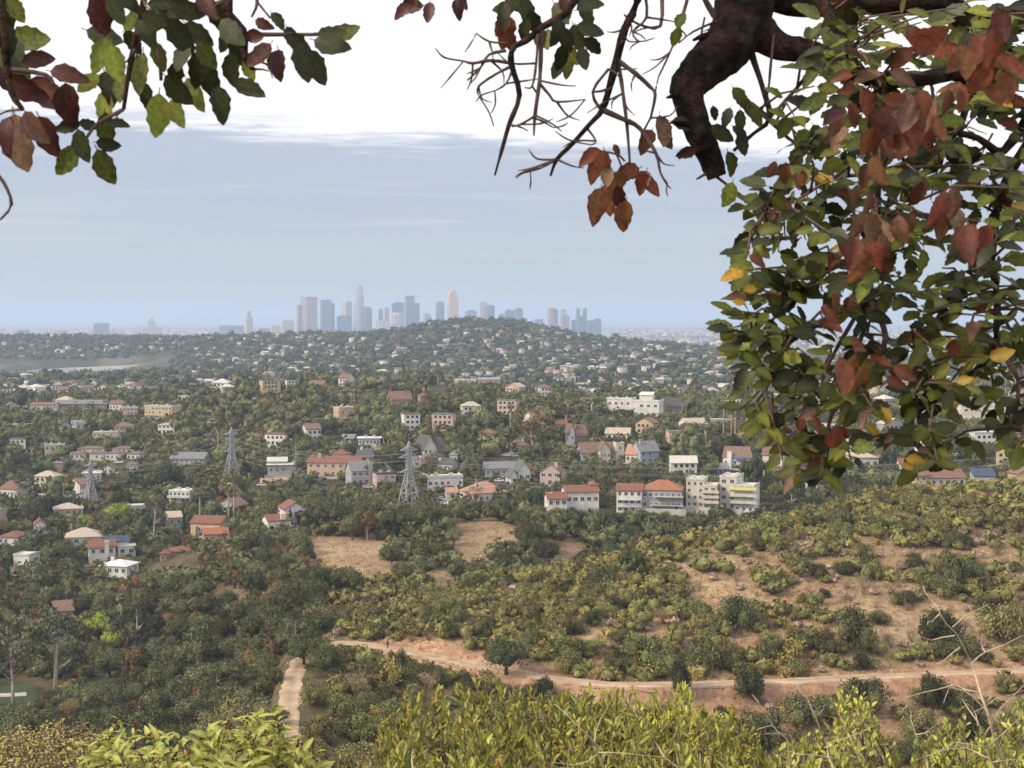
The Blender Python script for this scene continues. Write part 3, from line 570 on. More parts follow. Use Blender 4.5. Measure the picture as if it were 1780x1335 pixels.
house('grey house with steep slate gable and tall white chimney', 22, [B(606, 648, 818, 844, 0, 10, 'gx', 15, 'grey', 'slate', 2, 3)], chim=[(641, 648, 803, -.9)])
house('dark roofed gabled house behind the grey chimney house', -18, [B(612, 652, 795, 806, 0, 10, 'gx', 14, 'white', 'dark', 1, 4)], chim=[(620, 623, 779, 4)])
house('pink flat roofed house beside the lattice tower', 18, [B(651, 692, 824, 846, 0, 9, 'flat', 2, 'pink', 'dark', 2, 3)])
house('long low white modern house below the brushy hill', 5, [B(622, 662, 762, 777, 0, 9, 'slab', 0, 'white', 'white', 1, 6)])
house('small blue grey house with low gable among palms', -10, [B(591, 616, 762, 771, 0, 8, 'gx', 6, 'blue', 'slate', 1, 3)])
house('square tan building with rooftop antenna on the hill crest', 28, [B(585, 620, 709, 726, 0, 9, 'flat', 1, 'tan', 'pale', 1, 2)], chim=[(598, 599, 702, 3)])
house('rose brown house with broad tile gable on the hill crest', 20, [B(676, 720, 694, 708, 0, 11, 'gx', 13, 'rose', 'rose', 1, 3)], chim=[(708, 713, 680, 4)])
house('rose brown square wing with flat hip roof on the hill crest', 15, [B(728, 748, 688, 708, 0, 8, 'hip', 4, 'rose', 'rose', 2, 2)])
house('tall cream house with steep dark gable roof and timbered front', 30, [B(729, 768, 779, 800, 0, 11, 'gy', 22, 'cream', 'dark', 2, 3), B(758, 787, 775, 800, 5, 9, 'gx', 12, 'grey', 'dark', 2, 2)])
house('low pinkish block with one wide window below the timbered house', 12, [B(714, 735, 797, 817, 0, 7, 'flat', 2, 'pink', 'pale', 1, 1)])
house('small white house with dark hip roof beside the silvery tree', -16, [B(757, 789, 806, 822, 0, 8, 'gx', 8, 'white', 'dark', 1, 3), B(772, 790, 793, 806, 6, 6, 'shed', 5, 'cream', 'slate', 1, 2)], chim=[(759, 763, 798, 2)])
house('white flat roofed modern house with grey garage door', 14, [B(739, 809, 830, 851, 0, 11, 'flat', 3, 'white', 'pale', 1, 6)])
house('cream bungalow with wide brown hip roof and chimney', 26, [B(812, 892, 857, 876, 0, 13, 'hip', 18, 'cream', 'clay', 1, 6)], chim=[(835, 843, 848, 2)])
house('small garage with brown gable roof beside the driveway', 10, [B(775, 797, 856, 869, 0, 6, 'gx', 7, 'cream', 'clay', 1, 1)], name='garage', cat='garage')
house('long low grey roofed house with flat wings', 8, [B(841, 902, 814, 828, 0, 12, 'gx', 9, 'grey', 'slate', 1, 6)])
house('white cottage with two steep green black gables', 16, [B(900, 930, 820, 842, 3, 9, 'gy', 17, 'white', 'green', 1, 2), B(884, 903, 828, 842, 0, 8, 'gy', 12, 'white', 'green', 1, 1)])
house('blush white house with tall stepped gable wall', -14, [B(935, 977, 820, 844, 0, 9, 'gy', 14, 'pink', 'rose', 2, 3)], chim=[(963, 968, 804, 1)])
house('pinkish bungalow with brown hip roof below the rusty tree', 10, [B(884, 924, 775, 787, 0, 10, 'hip', 11, 'pink', 'brown', 1, 4)], chim=[(909, 913, 763, 3)])
house('tan house with pale red hip roof under the hill', -12, [B(828, 862, 754, 762, 0, 10, 'hip', 8, 'peach', 'rose', 1, 4)])
house('dark roofed timbered manor with brick chimney', 24, [B(985, 1030, 757, 774, 0, 11, 'gx', 17, 'brown', 'brown', 1, 3), B(985, 998, 750, 772, -2, 6, 'gy', 14, 'white', 'brown', 1, 1)], chim=[(1005, 1012, 741, 3)])
house('small house showing a red tile roof beside the manor', -6, [B(965, 986, 737, 744, 0, 8, 'gx', 7, 'white', 'tile', 1, 2)])
house('long brown roofed cottage with pointed dormer and round turret', 12, [B(1009, 1075, 787, 804, 2, 10, 'gx', 16, 'grey', 'brown', 1, 5), B(1040, 1062, 781, 803, -1, 6, 'gy', 13, 'cream', 'brown', 1, 3), B(1070, 1087, 772, 803, 0, 5, 'flat', 2, 'cream', 'pale', 2, 1)])
house('cottage wing with steep orange brown roof', -24, [B(1082, 1117, 789, 806, 0, 9, 'gx', 15, 'cream', 'clay', 1, 3)])
house('pale blue gabled house with dark roof and brick chimney', 22, [B(1107, 1152, 784, 806, 0, 10, 'gx', 16, 'blue', 'slate', 2, 3)], chim=[(1116, 1121, 765, 3)])
house('large white modern building with slanted tower wall', -16, [B(1049, 1100, 695, 726, 3, 14, 'flat', 2, 'white', 'white', 2, 4), B(1092, 1149, 698, 728, 0, 15, 'flat', 2, 'white', 'white', 2, 4), B(1106, 1132, 687, 698, 5, 7, 'shed', 4, 'cream', 'white', 0, 1)])
house('dark shingled house with brick chimney beside the white building', 15, [B(1152, 1198, 706, 718, 0, 11, 'gx', 14, 'brown', 'dark', 1, 4)], chim=[(1150, 1156, 696, -1)])
house('pink house with pale tan hip roof above the palms', 14, [B(1226, 1256, 682, 692, 0, 10, 'hip', 8, 'pink', 'tan', 1, 3)])
house('white house with brown roof, stout chimney and blue awning', -22, [B(1251, 1304, 794, 816, 0, 11, 'gx', 16, 'white', 'brown', 1, 3)], chim=[(1264, 1272, 785, -1)], awn=(1276, 1296, 797, -.1, ('blue', (.06, .11, .30))))
house('low navy blue house with slate roof in front of the white house', 8, [B(1235, 1270, 815, 829, 0, 9, 'gx', 8, 'navy', 'slate', 1, 4)])
house('tall white house with red brown roof beside the oak leaves', -18, [B(1321, 1363, 790, 824, 0, 10, 'gx', 16, 'white', 'rose', 2, 3), B(1340, 1366, 812, 836, -3, 6, 'shed', 4, 'white', 'rose', 1, 2)])
house('long white hacienda with red tile roofs in three steps', 8, [B(950, 988, 866, 897, 0, 8, 'gx', 9, 'white', 'tile', 2, 3), B(984, 1048, 857, 885, 4, 9, 'gx', 9, 'white', 'tile', 1, 5), B(1034, 1050, 848, 862, 8, 6, 'hip', 6, 'white', 'tile', 1, 1)], chim=[(956, 962, 858, 3)], Y=525)
house('tall narrow white house with red roof and stacked decks', -8, [B(1069, 1118, 852, 892, 0, 10, 'gx', 9, 'white', 'tile', 3, 4)], balc=[(1074, 1112, 880, 0, 1.6, 'rail'), (1074, 1112, 868, 0, 1.6, 'rail')], Y=525)
house('orange tile roofed house with two long dark balconies', -10, [B(1113, 1188, 852, 886, 0, 11, 'hip', 16, 'grey', 'orange_tile', 2, 7)], balc=[(1136, 1188, 862, 0, 2.6, 'rail'), (1130, 1188, 877, 0, 2.6, 'rail')], Y=525)
house('cream four storey apartment block with corner balconies behind a palm', -14, [B(1186, 1228, 836, 884, 2, 13, 'flat', 2, 'cream', 'pale', 4, 3), B(1216, 1250, 845, 886, 0, 12, 'flat', 2, 'cream', 'cream', 4, 2)], balc=[(1220, 1250, 855, 0, 1.6, 'solid'), (1220, 1250, 864, 0, 1.6, 'solid'), (1220, 1250, 873, 0, 1.6, 'solid')], Y=525, cat='apartment block', name='apartment_block')
house('pale four storey apartment block with long white balconies and yellow awning', -20, [B(1240, 1286, 832, 888, 3, 14, 'flat', 2, 'cream', 'pale', 4, 2), B(1268, 1316, 845, 890, 0, 12, 'flat', 2, 'white', 'pale', 4, 3), B(1262, 1282, 837, 846, 6, 6, 'flat', 1, 'white', 'white', 1, 2)], balc=[(1270, 1317, 861, 0, 1.8, 'solid'), (1270, 1317, 873, 0, 1.8, 'solid')], awn=(1268, 1315, 850, -.2, ('yellow', (.50, .43, .18))), Y=525, cat='apartment block', name='apartment_block')
# left side of the valley
house('yellow three storey apartment block with many windows', -12, [B(247, 303, 707, 727, 0, 14, 'flat', 2, 'yellow', 'pale', 3, 8)], cat='apartment block', name='apartment_block')
house('tan apartment block with stepped roofline', 10, [B(212, 241, 709, 726, 0, 12, 'flat', 2, 'tan', 'pale', 3, 4)], cat='apartment block', name='apartment_block')
house('white townhouse with red gable above the apartment rows', -8, [B(188, 214, 702, 714, 0, 10, 'gx', 5, 'white', 'rose', 1, 4)])
house('long mauve brown row of townhouses with pale gables', 4, [B(99, 186, 702, 713, 0, 12, 'gx', 6, 'brown', 'slate', 1, 12)], name='townhouse_row', cat='townhouses')
house('long low building with pink tile roof', 3, [B(52, 97, 704, 714, 0, 12, 'gx', 4, 'cream', 'rose', 1, 8)])
house('white gabled house with red brick wall panel', 14, [B(104, 124, 741, 749, 0, 8, 'gy', 6, 'white', 'slate', 1, 2), B(122, 150, 737, 749, 3, 8, 'gx', 5, 'white', 'slate', 1, 3)], chim=[(128, 132, 732, 2)])
house('low tan ranch house with flat pale roof', 8, [B(160, 206, 752, 761, 0, 10, 'flat', 1, 'yellow', 'pale', 1, 6)])
house('two storey tan house with brown hip roof and loggia', 12, [B(198, 234, 742, 756, 0, 10, 'hip', 8, 'tan', 'brown', 2, 4)])
house('white two storey house with arched porch below the apartments', -10, [B(272, 305, 739, 753, 0, 9, 'hip', 4, 'white', 'tan', 2, 4)])
house('blush two storey house with arched centre and flat roof', 16, [B(76, 114, 774, 796, 0, 9, 'flat', 2, 'pink', 'pale', 2, 4)])
for (l, r, t, b_, rz, lab) in [(120, 147, 789, 799, 10, 'white cottage with brown tile roof at the low end of the row'), (155, 181, 788, 801, 6, 'white cottage with gabled porch in the middle of the row'), (182, 208, 788, 801, -6, 'white cottage with red gable beside the middle cottage'), (218, 245, 789, 801, -10, 'white cottage with round arched window at the far end of the row'), (135, 181, 780, 788, 3, 'long white house with flat brown roof above the cottage row'), (195, 244, 780, 788, -3, 'long white house with thin brown roof behind the far cottage')]:
    house(lab, rz, [B(l, r, t, b_, 0, 9, 'hip', 4, 'white', 'brown', 1, 3 if r - l < 30 else 6)], group='row of white cottages')
house('grey green mansion with teal gable ends', -8, [B(292, 357, 797, 815, 0, 12, 'gx', 9, 'grey', 'slate', 2, 7)])
house('pale house with grey hip roof behind the left lattice tower', 10, [B(141, 176, 823, 836, 0, 10, 'hip', 7, 'cream', 'pale', 1, 4)])
house('small white house with pink gable beside the wooded gully', -5, [B(180, 194, 813, 824, 0, 7, 'gy', 5, 'white', 'rose', 1, 2)])
house('white two storey house with brown roof below the far cottage', 8, [B(219, 239, 808, 823, 0, 8, 'hip', 5, 'white', 'brown', 2, 3)])
house('long white apartment wing with dusty red roof beside the cypresses', 38, [B(126, 168, 842, 864, 0, 16, 'gx', 8, 'white', 'rose', 2, 6)], cat='apartment block', name='apartment_block')
house('broad white building with dusty red roof behind the cypress hedge', -28, [B(-14, 40, 850, 866, 0, 14, 'gx', 11, 'white', 'rose', 1, 6)])
house('white modern house with curved terraces in the trees', -10, [B(290, 333, 854, 874, 0, 10, 'flat', 1, 'white', 'white', 2, 5)], balc=[(292, 330, 864, 0, 1.8, 'solid')])
house('tan bungalow with broad pale hip roof near the cypresses', 18, [B(90, 148, 885, 897, 0, 12, 'hip', 9, 'tan', 'tan', 1, 5)])
house('small white house with red gable end and pair of windows', 20, [B(56, 84, 912, 926, 0, 9, 'gy', 9, 'white', 'tile', 1, 3)])
house('white house with red hip roof at the canyon edge', -10, [B(-6, 34, 934, 948, 0, 10, 'hip', 9, 'white', 'tile', 1, 4)])
house('wide tan roofed bungalow beside a palm', 14, [B(111, 180, 934, 948, 0, 12, 'hip', 14, 'cream', 'tan', 1, 5)])
house('white villa with red tile roofs and dark solar panels', 18, [B(153, 206, 950, 980, 0, 9, 'gx', 10, 'white', 'tile', 2, 3), B(180, 228, 946, 976, 6, 8, 'gx', 8, 'white', 'solar', 1, 3), B(201, 238, 953, 984, 2, 7, 'flat', 1, 'white', 'pale', 2, 2)], chim=[(183, 190, 940, -.5)], Y=540)
house('white flat roofed house with two storeys of dark glass', -12, [B(168, 226, 984, 1016, 0, 9, 'hip', 9, 'white', 'white', 2, 4)], balc=[(172, 215, 1001, 0, 1.5, 'rail')], chim=[(185, 190, 972, 3)], Y=505)
house('orange stucco house with red roof on a tall base', 14, [B(276, 300, 962, 1003, 0, 8, 'hip', 7, 'orange', 'tile', 3, 2), B(294, 338, 962, 985, 4, 8, 'hip', 8, 'orange', 'tile', 1, 3)], Y=520)
house('grey house with blank gable wall behind the tall palm', 24, [B(288, 322, 899, 916, 0, 9, 'gx', 8, 'grey', 'tan', 1, 2)])
house('pink house with red tile roof and white chimney below the palms', -12, [B(326, 388, 909, 933, 0, 10, 'gx', 10, 'peach', 'tile', 1, 5)], chim=[(335, 341, 915, -1)])
house('terracotta roofed house half hidden beside the pink house', 16, [B(351, 400, 928, 946, 0, 8, 'gx', 8, 'peach', 'orange_tile', 1, 4)], Y=545)
house('brown shingled lodge deep in the canyon trees', 24, [B(88, 136, 1062, 1080, 0, 11, 'gx', 13, 'brown', 'brown', 1, 4)], chim=[(94, 100, 1053, -1)], ymin=385)
house('small white shed between the canyon trees', -10, [B(20, 54, 966, 986, 0, 8, 'flat', 2, 'white', 'pale', 1, 3)], Y=520)
house('long house with brown tile roof at the hillside shoulder', 6, [B(1586, 1612, 826, 852, 0, 8, 'gx', 8, 'tan', 'rose', 2, 2), B(1608, 1688, 832, 850, 3, 10, 'gx', 12, 'cream', 'rose', 1, 6)], Y=500)
house('low house with dark solar panel roof at the hillside shoulder', -8, [B(1692, 1732, 828, 842, 0, 9, 'shed', 9, 'grey', 'solar', 1, 3)], Y=505)
house('white house seen through the oak leaves', 10, [B(1400, 1424, 828, 858, 0, 9, 'flat', 2, 'white', 'pale', 2, 2)])
house('white house with red tile roof behind the hanging oak leaves', -8, [B(1562, 1590, 806, 824, 0, 9, 'gx', 7, 'white', 'tile', 1, 3)], Y=600)
house('broad pale house under the hanging oak leaves', 6, [B(1450, 1530, 796, 816, 0, 10, 'hip', 9, 'white', 'tan', 1, 6)], Y=640)
house('cream house with long balcony beyond the oak foliage', -6, [B(1670, 1760, 706, 738, 0, 11, 'flat', 2, 'cream', 'pale', 2, 5)], Y=760)
house('tan apartment block on the ridge behind the oak', 8, [B(1520, 1580, 660, 686, 0, 12, 'flat', 2, 'pink', 'pale', 2, 5)], Y=980, cat='apartment block', name='apartment_block')
house('orange tan school building on the wooded crest', -10, [B(788, 832, 661, 671, 0, 14, 'flat', 2, 'peach', 'pale', 1, 7)], Y=1250)
house('red shop building with white fascia on the wooded crest', 4, [B(832, 870, 659, 670, 0, 14, 'flat', 2, 'rose', 'white', 1, 5)], Y=1300)
house('brick red flat block beside the rose brown wing', 12, [B(746, 772, 674, 690, 0, 10, 'flat', 2, 'rose', 'rose', 1, 3)], Y=1080)

# ------------------------------------------------------------------ downtown towers
def tmat(name, c, sx=.0, band=.0):
    """tower skin: floor bands and mullions"""
    m = bpy.data.materials.new(name); m.use_nodes = True; t = m.node_tree; K = t.links.new; b = t.nodes['Principled BSDF']; b.inputs['Roughness'].default_value = .35; b.inputs['Specular IOR Level'].default_value = .5
    tx = node(t, 'ShaderNodeTexCoord'); br = node(t, 'ShaderNodeTexBrick', offset=0.0, inp={'Scale': 1.0, 'Mortar Size': 2.2, 'Brick Width': 13.0 + sx, 'Row Height': 15.0 + band, 'Mortar Smooth': .3})
    sp = node(t, 'ShaderNodeSeparateXYZ'); K(tx.outputs['Object'], sp.inputs[0]); ad = node(t, 'ShaderNodeMath', operation='ADD'); K(sp.outputs[0], ad.inputs[0]); K(sp.outputs[1], ad.inputs[1])
    cb = node(t, 'ShaderNodeCombineXYZ'); K(ad.outputs[0], cb.inputs[0]); K(sp.outputs[2], cb.inputs[1]); K(cb.outputs[0], br.inputs[0])
    br.inputs['Color1'].default_value = (*[x * .68 for x in c], 1); br.inputs['Color2'].default_value = (*[x * .8 for x in c], 1); br.inputs['Mortar'].default_value = (*[min(1, x * 1.15) for x in c], 1); K(br.outputs[0], b.inputs['Base Color']); return m
TM = {'blue': tmat('blue_glass_facade', (.07, .12, .22)), 'steel': tmat('steel_facade', (.11, .16, .25)), 'rose': tmat('sun_rose_facade', (.34, .245, .24)), 'tan': tmat('tan_stone_facade', (.48, .39, .33)), 'white': tmat('white_stone_facade', (.38, .385, .41)), 'sun_orange': tmat('sun_orange_facade', (.72, .46, .28)), 'stripe': tmat('striped_white_facade', (.66, .64, .64), 10, 400), 'grey': tmat('grey_facade', (.19, .21, .26))}  # orange and rose facades have the sun's reflection and glow put into their colour
def tower(label, l, r, top, mk, Y=8500, rz=25, shape='box', steps=(), base=92.0, cat='skyscraper', name='skyscraper', asp=1.0, bot=None):
    s = Y / F; pc = (l + r) / 2; Wp = (r - l) * s; a = R(rz); w = Wp / (abs(math.cos(a)) + asp * abs(math.sin(a))); d = w * asp; x = at(pc, top, Y).x; z1 = at(pc, top, Y).z - base
    root = empty(name, (x, Y, base), a); tag(root, label, cat); m = TM[mk]; b = MB()
    def prism(n, r0, r1, z0, z1, rot=0, sy=1.0):
        p = [(math.cos(rot + 2 * math.pi * k / n) * r0, math.sin(rot + 2 * math.pi * k / n) * r0 * sy, z0) for k in range(n)] + [(math.cos(rot + 2 * math.pi * k / n) * r1, math.sin(rot + 2 * math.pi * k / n) * r1 * sy, z1) for k in range(n)]
        b.faces(p, [(k, (k + 1) % n, n + (k + 1) % n, n + k) for k in range(n)] + [tuple(range(2 * n - 1, n - 1, -1))[::-1]])
    if shape == 'box': b.box(-w / 2, w / 2, -d / 2, d / 2, -8, z1)
    elif shape == 'round':
        q = Wp / 2
        for z0, z1_, r0, r1 in ((-8, z1 * .62, q, q * .96), (z1 * .62, z1 * .80, q * .93, q * .86), (z1 * .80, z1 * .93, q * .80, q * .68), (z1 * .93, z1, q * .62, q * .60)): prism(16, r0, r1, z0, z1_)
    elif shape == 'oct': prism(8, Wp / 2, Wp / 2, -8, z1 * .92, math.pi / 8); prism(8, Wp / 2 * .93, Wp / 2 * .72, z1 * .92, z1, math.pi / 8)
    elif shape == 'sail':
        pr = [(-w / 2, -8), (w / 2, -8), (w / 2, z1 * .80), (w * .42, z1 * .92), (w * .22, z1 * .985), (-w * .1, z1), (-w * .32, z1 * .975), (-w * .44, z1 * .93), (-w / 2, z1 * .84)]; n = len(pr)
        b.faces([(x_, -d / 2, z_) for x_, z_ in pr] + [(x_, d / 2, z_) for x_, z_ in pr], [tuple(range(n)), tuple(range(2 * n - 1, n - 1, -1))] + [(k, n + k, n + (k + 1) % n, (k + 1) % n) for k in range(n)])
    elif shape == 'notch':
        b.box(-w / 2, w / 2, -d / 2, d / 2, -8, z1 * .62); n = 9
        for s_ in (-1, 1):
            pr = [(s_ * w / 2, z1 * .62), (s_ * w * .22, z1 * .62), (s_ * w * .24, z1 * .86), (s_ * w * .30, z1 * .97), (s_ * w * .42, z1), (s_ * w / 2, z1 * .93)]; k_ = len(pr)
            b.faces([(p, -d / 2, q) for p, q in pr] + [(p, d / 2, q) for p, q in pr], [tuple(range(k_)), tuple(range(2 * k_ - 1, k_ - 1, -1))] + [(k, k_ + k, k_ + (k + 1) % k_, (k + 1) % k_) for k in range(k_)])
        b.box(-w * .25, w * .25, -d * .3, d * .3, z1 * .62, z1 * .72)
    b.build('shaft', m, root)
    for (l2, r2, top2, mk2) in steps:     # lower or upper volumes that belong to the same tower
        b = MB(); xx = ((l2 + r2) / 2 - pc) * s; ww = (r2 - l2) * s / (abs(math.cos(a)) + abs(math.sin(a))); zz = at(pc, top2, Y).z - base; cx_, cy_ = xx * math.cos(a), -xx * math.sin(a)
        z_lo = z1 - .5 if zz > z1 else -8; dd = ww * .96
        b.box(cx_ - ww / 2, cx_ + ww / 2, cy_ - dd / 2, cy_ + dd / 2, z_lo, zz); b.build('wing' if zz <= z1 else 'crown', TM[mk2], root)
    if shape == 'box' and z1 > 120 and not steps:
        b = MB(); b.box(-w * .3, w * .3, -d * .3, d * .3, z1, z1 + 7); b.build('plant_room', TM['grey'], root)
    return root
tower('low grey tan block left of the twin shaft tower', 489, 512, 557, 'tan', 8300, 15, cat='office block', name='office_block')
tower('broad rose sided tower with lower left wing', 522, 552, 516, 'rose', 8400, 38, steps=[(515, 524, 530, 'rose')])
tower('flat topped blue tower with lower right wing', 556, 577, 521, 'steel', 8450, 20, steps=[(573, 582, 527, 'blue')])
tower('slim tower with tan lit side behind a blue block', 594, 612, 524, 'tan', 8600, 40, steps=[(605, 612, 526, 'blue')])
tower('wide low blue glass block in front of the slim tan tower', 584, 612, 550, 'blue', 8200, 12)
tower('tallest tower, round and stepping in towards its crown', 614, 634, 496, 'white', 8500, 0, 'round')
tower('blue block against the right side of the round tower', 632, 647, 535, 'blue', 8450, 20)
tower('small grey slab left of the paired thin slabs', 657, 666, 538, 'grey', 8800, 15)
tower('small pale slab beside the small grey slab', 667, 677, 536, 'white', 8850, 15)
tower('broad low office block with white vertical stripes', 647, 679, 557, 'stripe', 8000, 18, name='office_block', cat='office block')
tower('pale rounded stone block in front of the dark blue pair', 680, 702, 543, 'white', 8100, 0, 'oct')
tower('dark blue slab behind the pale rounded block', 680, 703, 527, 'blue', 8600, 8)
tower('broad blue tower with a narrower top box', 703, 730, 527, 'blue', 8400, 15, steps=[(703, 721, 514, 'steel')])
tower('small tan tower with lower grey side', 735, 748, 545, 'tan', 8700, 25, steps=[(744, 750, 550, 'grey')])
tower('bullet topped blue tower left of the sail topped tower', 757, 773, 524, 'steel', 8500, 0, 'oct')
tower('low blue box at the foot of the bullet topped tower', 749, 760, 560, 'blue', 8450, 10, name='office_block', cat='office block')
tower('tower with curved sail shaped top, coloured orange as if reflecting sun', 778, 797, 505, 'sun_orange', 8500, 18, 'sail', asp=.6)
tower('plain grey blue box tower right of the sail topped tower', 808, 829, 541, 'grey', 8500, 12)
tower('pale tan slab behind the tower with glass corner', 833, 848, 527, 'tan', 8800, 10)
tower('blue stepped tower in front of the pale tan slab', 842, 860, 532, 'blue', 8500, 30)
tower('low mauve block above the hill crest trees', 867, 878, 547, 'grey', 8500, 10, name='office_block', cat='office block')
tower('blue box tower left of the taller twin', 877, 893, 540, 'blue', 8500, 10)
tower('blue box tower with pale mullions, taller of two', 893, 909, 537, 'steel', 8450, 20)
tower('low blue box at the right of the twin boxes', 908, 917, 553, 'blue', 8400, 10, name='office_block', cat='office block')
tower('small blue box between crest trees', 929, 944, 555, 'blue', 8300, 15, name='office_block', cat='office block')
tower('rosy tan tower with small crown on the right of downtown', 952, 966, 535, 'rose', 8300, 28, steps=[(962, 970, 538, 'steel')])
tower('pale pinkish tower behind the rosy tan one', 974, 990, 549, 'rose', 8500, 15)
tower('faint white slab far behind the pinkish tower', 972, 985, 539, 'white', 9800, 10)
tower('blue tower with a scooped open top', 1001, 1020, 535, 'blue', 8300, 10, 'notch')
tower('low blue box left of the scooped tower', 993, 1002, 556, 'blue', 8350, 10, name='office_block', cat='office block')
tower('blue block right of the scooped tower', 1020, 1033, 557, 'blue', 8200, 14)
tower('last blue block at the right end of downtown', 1032, 1045, 554, 'steel', 8250, 20)
tower('slender pale tower with stepped pyramid top at the left edge of downtown', 424, 440, 552, 'tan', 8600, 30, steps=[(428, 437, 541, 'tan')])
tower('long low grey hall left of the slender pale tower', 381, 424, 566, 'grey', 8300, 8, asp=.4, name='office_block', cat='office block')
tower('grey slab block standing alone on the far left plain', 163, 190, 562, 'grey', 7600, 10, asp=.5, name='office_block', cat='office block')
tower('broad hospital block under a pale drum', 249, 283, 568, 'tan', 9000, 8, steps=[(257, 271, 558, 'white'), (261, 267, 553, 'white')], asp=.6, name='hospital', cat='hospital')
for i, (l, r, t_, mk, Yb, lab) in enumerate([(448, 470, 571, 'grey', 8000, 'low grey offices on the plain beside the slender tower'), (472, 488, 566, 'tan', 8200, 'low tan offices left of the grey tan block'), (1098, 1118, 584, 'tan', 6600, 'cream civic block with rounded roof on the right plain'), (1141, 1150, 578, 'tan', 6600, 'cream tower rising beside a long cream wing'), (1149, 1168, 586, 'tan', 6600, 'long cream wing on the right plain'), (1190, 1211, 582, 'tan', 6900, 'broad cream block with flat roof near the oak leaves'), (1172, 1181, 580, 'white', 7200, 'thin white block behind the long cream wing'), (1060, 1078, 578, 'grey', 7600, 'grey low block right of the downtown cluster'), (1216, 1236, 588, 'white', 6500, 'low pale hall right of the broad cream block'), (30, 52, 574, 'grey', 7000, 'low grey block at the far left plain'), (100, 118, 575, 'white', 6800, 'low white block on the far left plain')]):
    tower(lab, l, r, t_, mk, Yb, 12, asp=.7, name='office_block', cat='office block')

# ------------------------------------------------------------------ lattice towers and lines
m_steel = surf('galvanised_steel', (.42, .42, .43), (.33, .33, .34), rough=.55, nscale=1, metal=.0)
def pylon(label, px, pyb, pyt, Y, rz):
    if Y is None: Y = hit(px, pyb, 480).y
    p = at(px, pyb, Y); Hh = at(px, pyt, Y).z - p.z; gz = zg1(p.x, p.y); dz = min(0, gz - p.z) - .3; root = empty('lattice_tower', p, R(rz)); tag(root, label, 'lattice tower', 'transmission towers')
    k = Hh / 29.0; lev = [(dz, 3.7 * k), (.22 * Hh, 2.75 * k), (.40 * Hh, 1.75 * k), (.53 * Hh, 1.05 * k), (.64 * Hh, .95 * k), (.75 * Hh, .9 * k), (.86 * Hh, .85 * k), (.93 * Hh, .5 * k), (Hh, .06 * k)]
    cor = [(-1, -1), (1, -1), (1, 1), (-1, 1)]
    for cx_, cy_ in cor:
        b = MB()
        for (z0, h0), (z1, h1) in zip(lev[:-1], lev[1:]): b.bar((cx_ * h0, cy_ * h0, z0), (cx_ * h1, cy_ * h1, z1), .40)
        b.build('leg', m_steel, root)
    b = MB()
    for i, ((z0, h0), (z1, h1)) in enumerate(zip(lev[:-1], lev[1:])):
        for q in range(4):
            (ax, ay), (bx, by) = cor[q], cor[(q + 1) % 4]; b.bar((ax * h0, ay * h0, z0), (bx * h1, by * h1, z1), .24); b.bar((bx * h0, by * h0, z0), (ax * h1, ay * h1, z1), .24); b.bar((ax * h1, ay * h1, z1), (bx * h1, by * h1, z1), .24)
    b.build('bracing', m_steel, root); tips = []
    for zf, ln in ((.86, 3.4), (.75, 4.0), (.53, 3.6)):
        for sg in (-1, 1):
            b = MB(); z = zf * Hh; h = .9 * k; tip = Vector((sg * (h + ln * k), 0, z + .15))
            for cy_ in (-1, 1): b.bar((sg * h, cy_ * h, z), tip, .26); b.bar((sg * h, cy_ * h, z + 1.5 * k), tip, .26); b.bar((sg * h, cy_ * h, z), tip.lerp(Vector((sg * h, cy_ * h, z + 1.5 * k)), .5), .1)
            b.build('crossarm', m_steel, root); b = MB(); b.tube([tip, tip - Vector((0, 0, 1.3 * k))], [.12, .12], 6); b.build('insulator', m_glass, root)
            tips.append(root.matrix_basis @ (tip - Vector((0, 0, 1.3 * k))))
    print('pylon', Y, Hh); HOUSES.append((px - 20, px + 20, pyt, pyb - 10, Y)); return tips
bpy.context.view_layer.update()
T1 = pylon('lattice tower beside the cypresses and white apartment wing', 158, 874, 800, None, 40)
T2 = pylon('lattice tower left of the low modern house', 403, 832, 743, None, 35)
T3 = pylon('tallest lattice tower rising in front of the pink house', 711, 882, 767, None, 32)
T4 = pylon('lattice tower at the right end of the power lines', 2010, 866, 742, 600, 20)
m_wire = surf('cable_metal', (.42, .42, .42), rough=.5, nscale=1, metal=.5)
for Ta, Tb, sag, lab in ((T1, T2, 4.5, 'overhead cable between the two left lattice towers'), (T2, T3, 4.5, 'overhead cable between the modern house tower and the tallest tower'), (T3, T4, 9.0, 'long overhead cable from the tallest tower across the hillside houses')):
    for p, q in zip(Ta, Tb):
        p, q = Vector(p), Vector(q); b = MB(); n = 28; b.tube([p.lerp(q, i / n) - Vector((0, 0, 4 * sag * (i / n) * (1 - i / n))) for i in range(n + 1)], [.05] * (n + 1), 4); tag(b.build('overhead_cable', m_wire), lab, 'cable', lab)

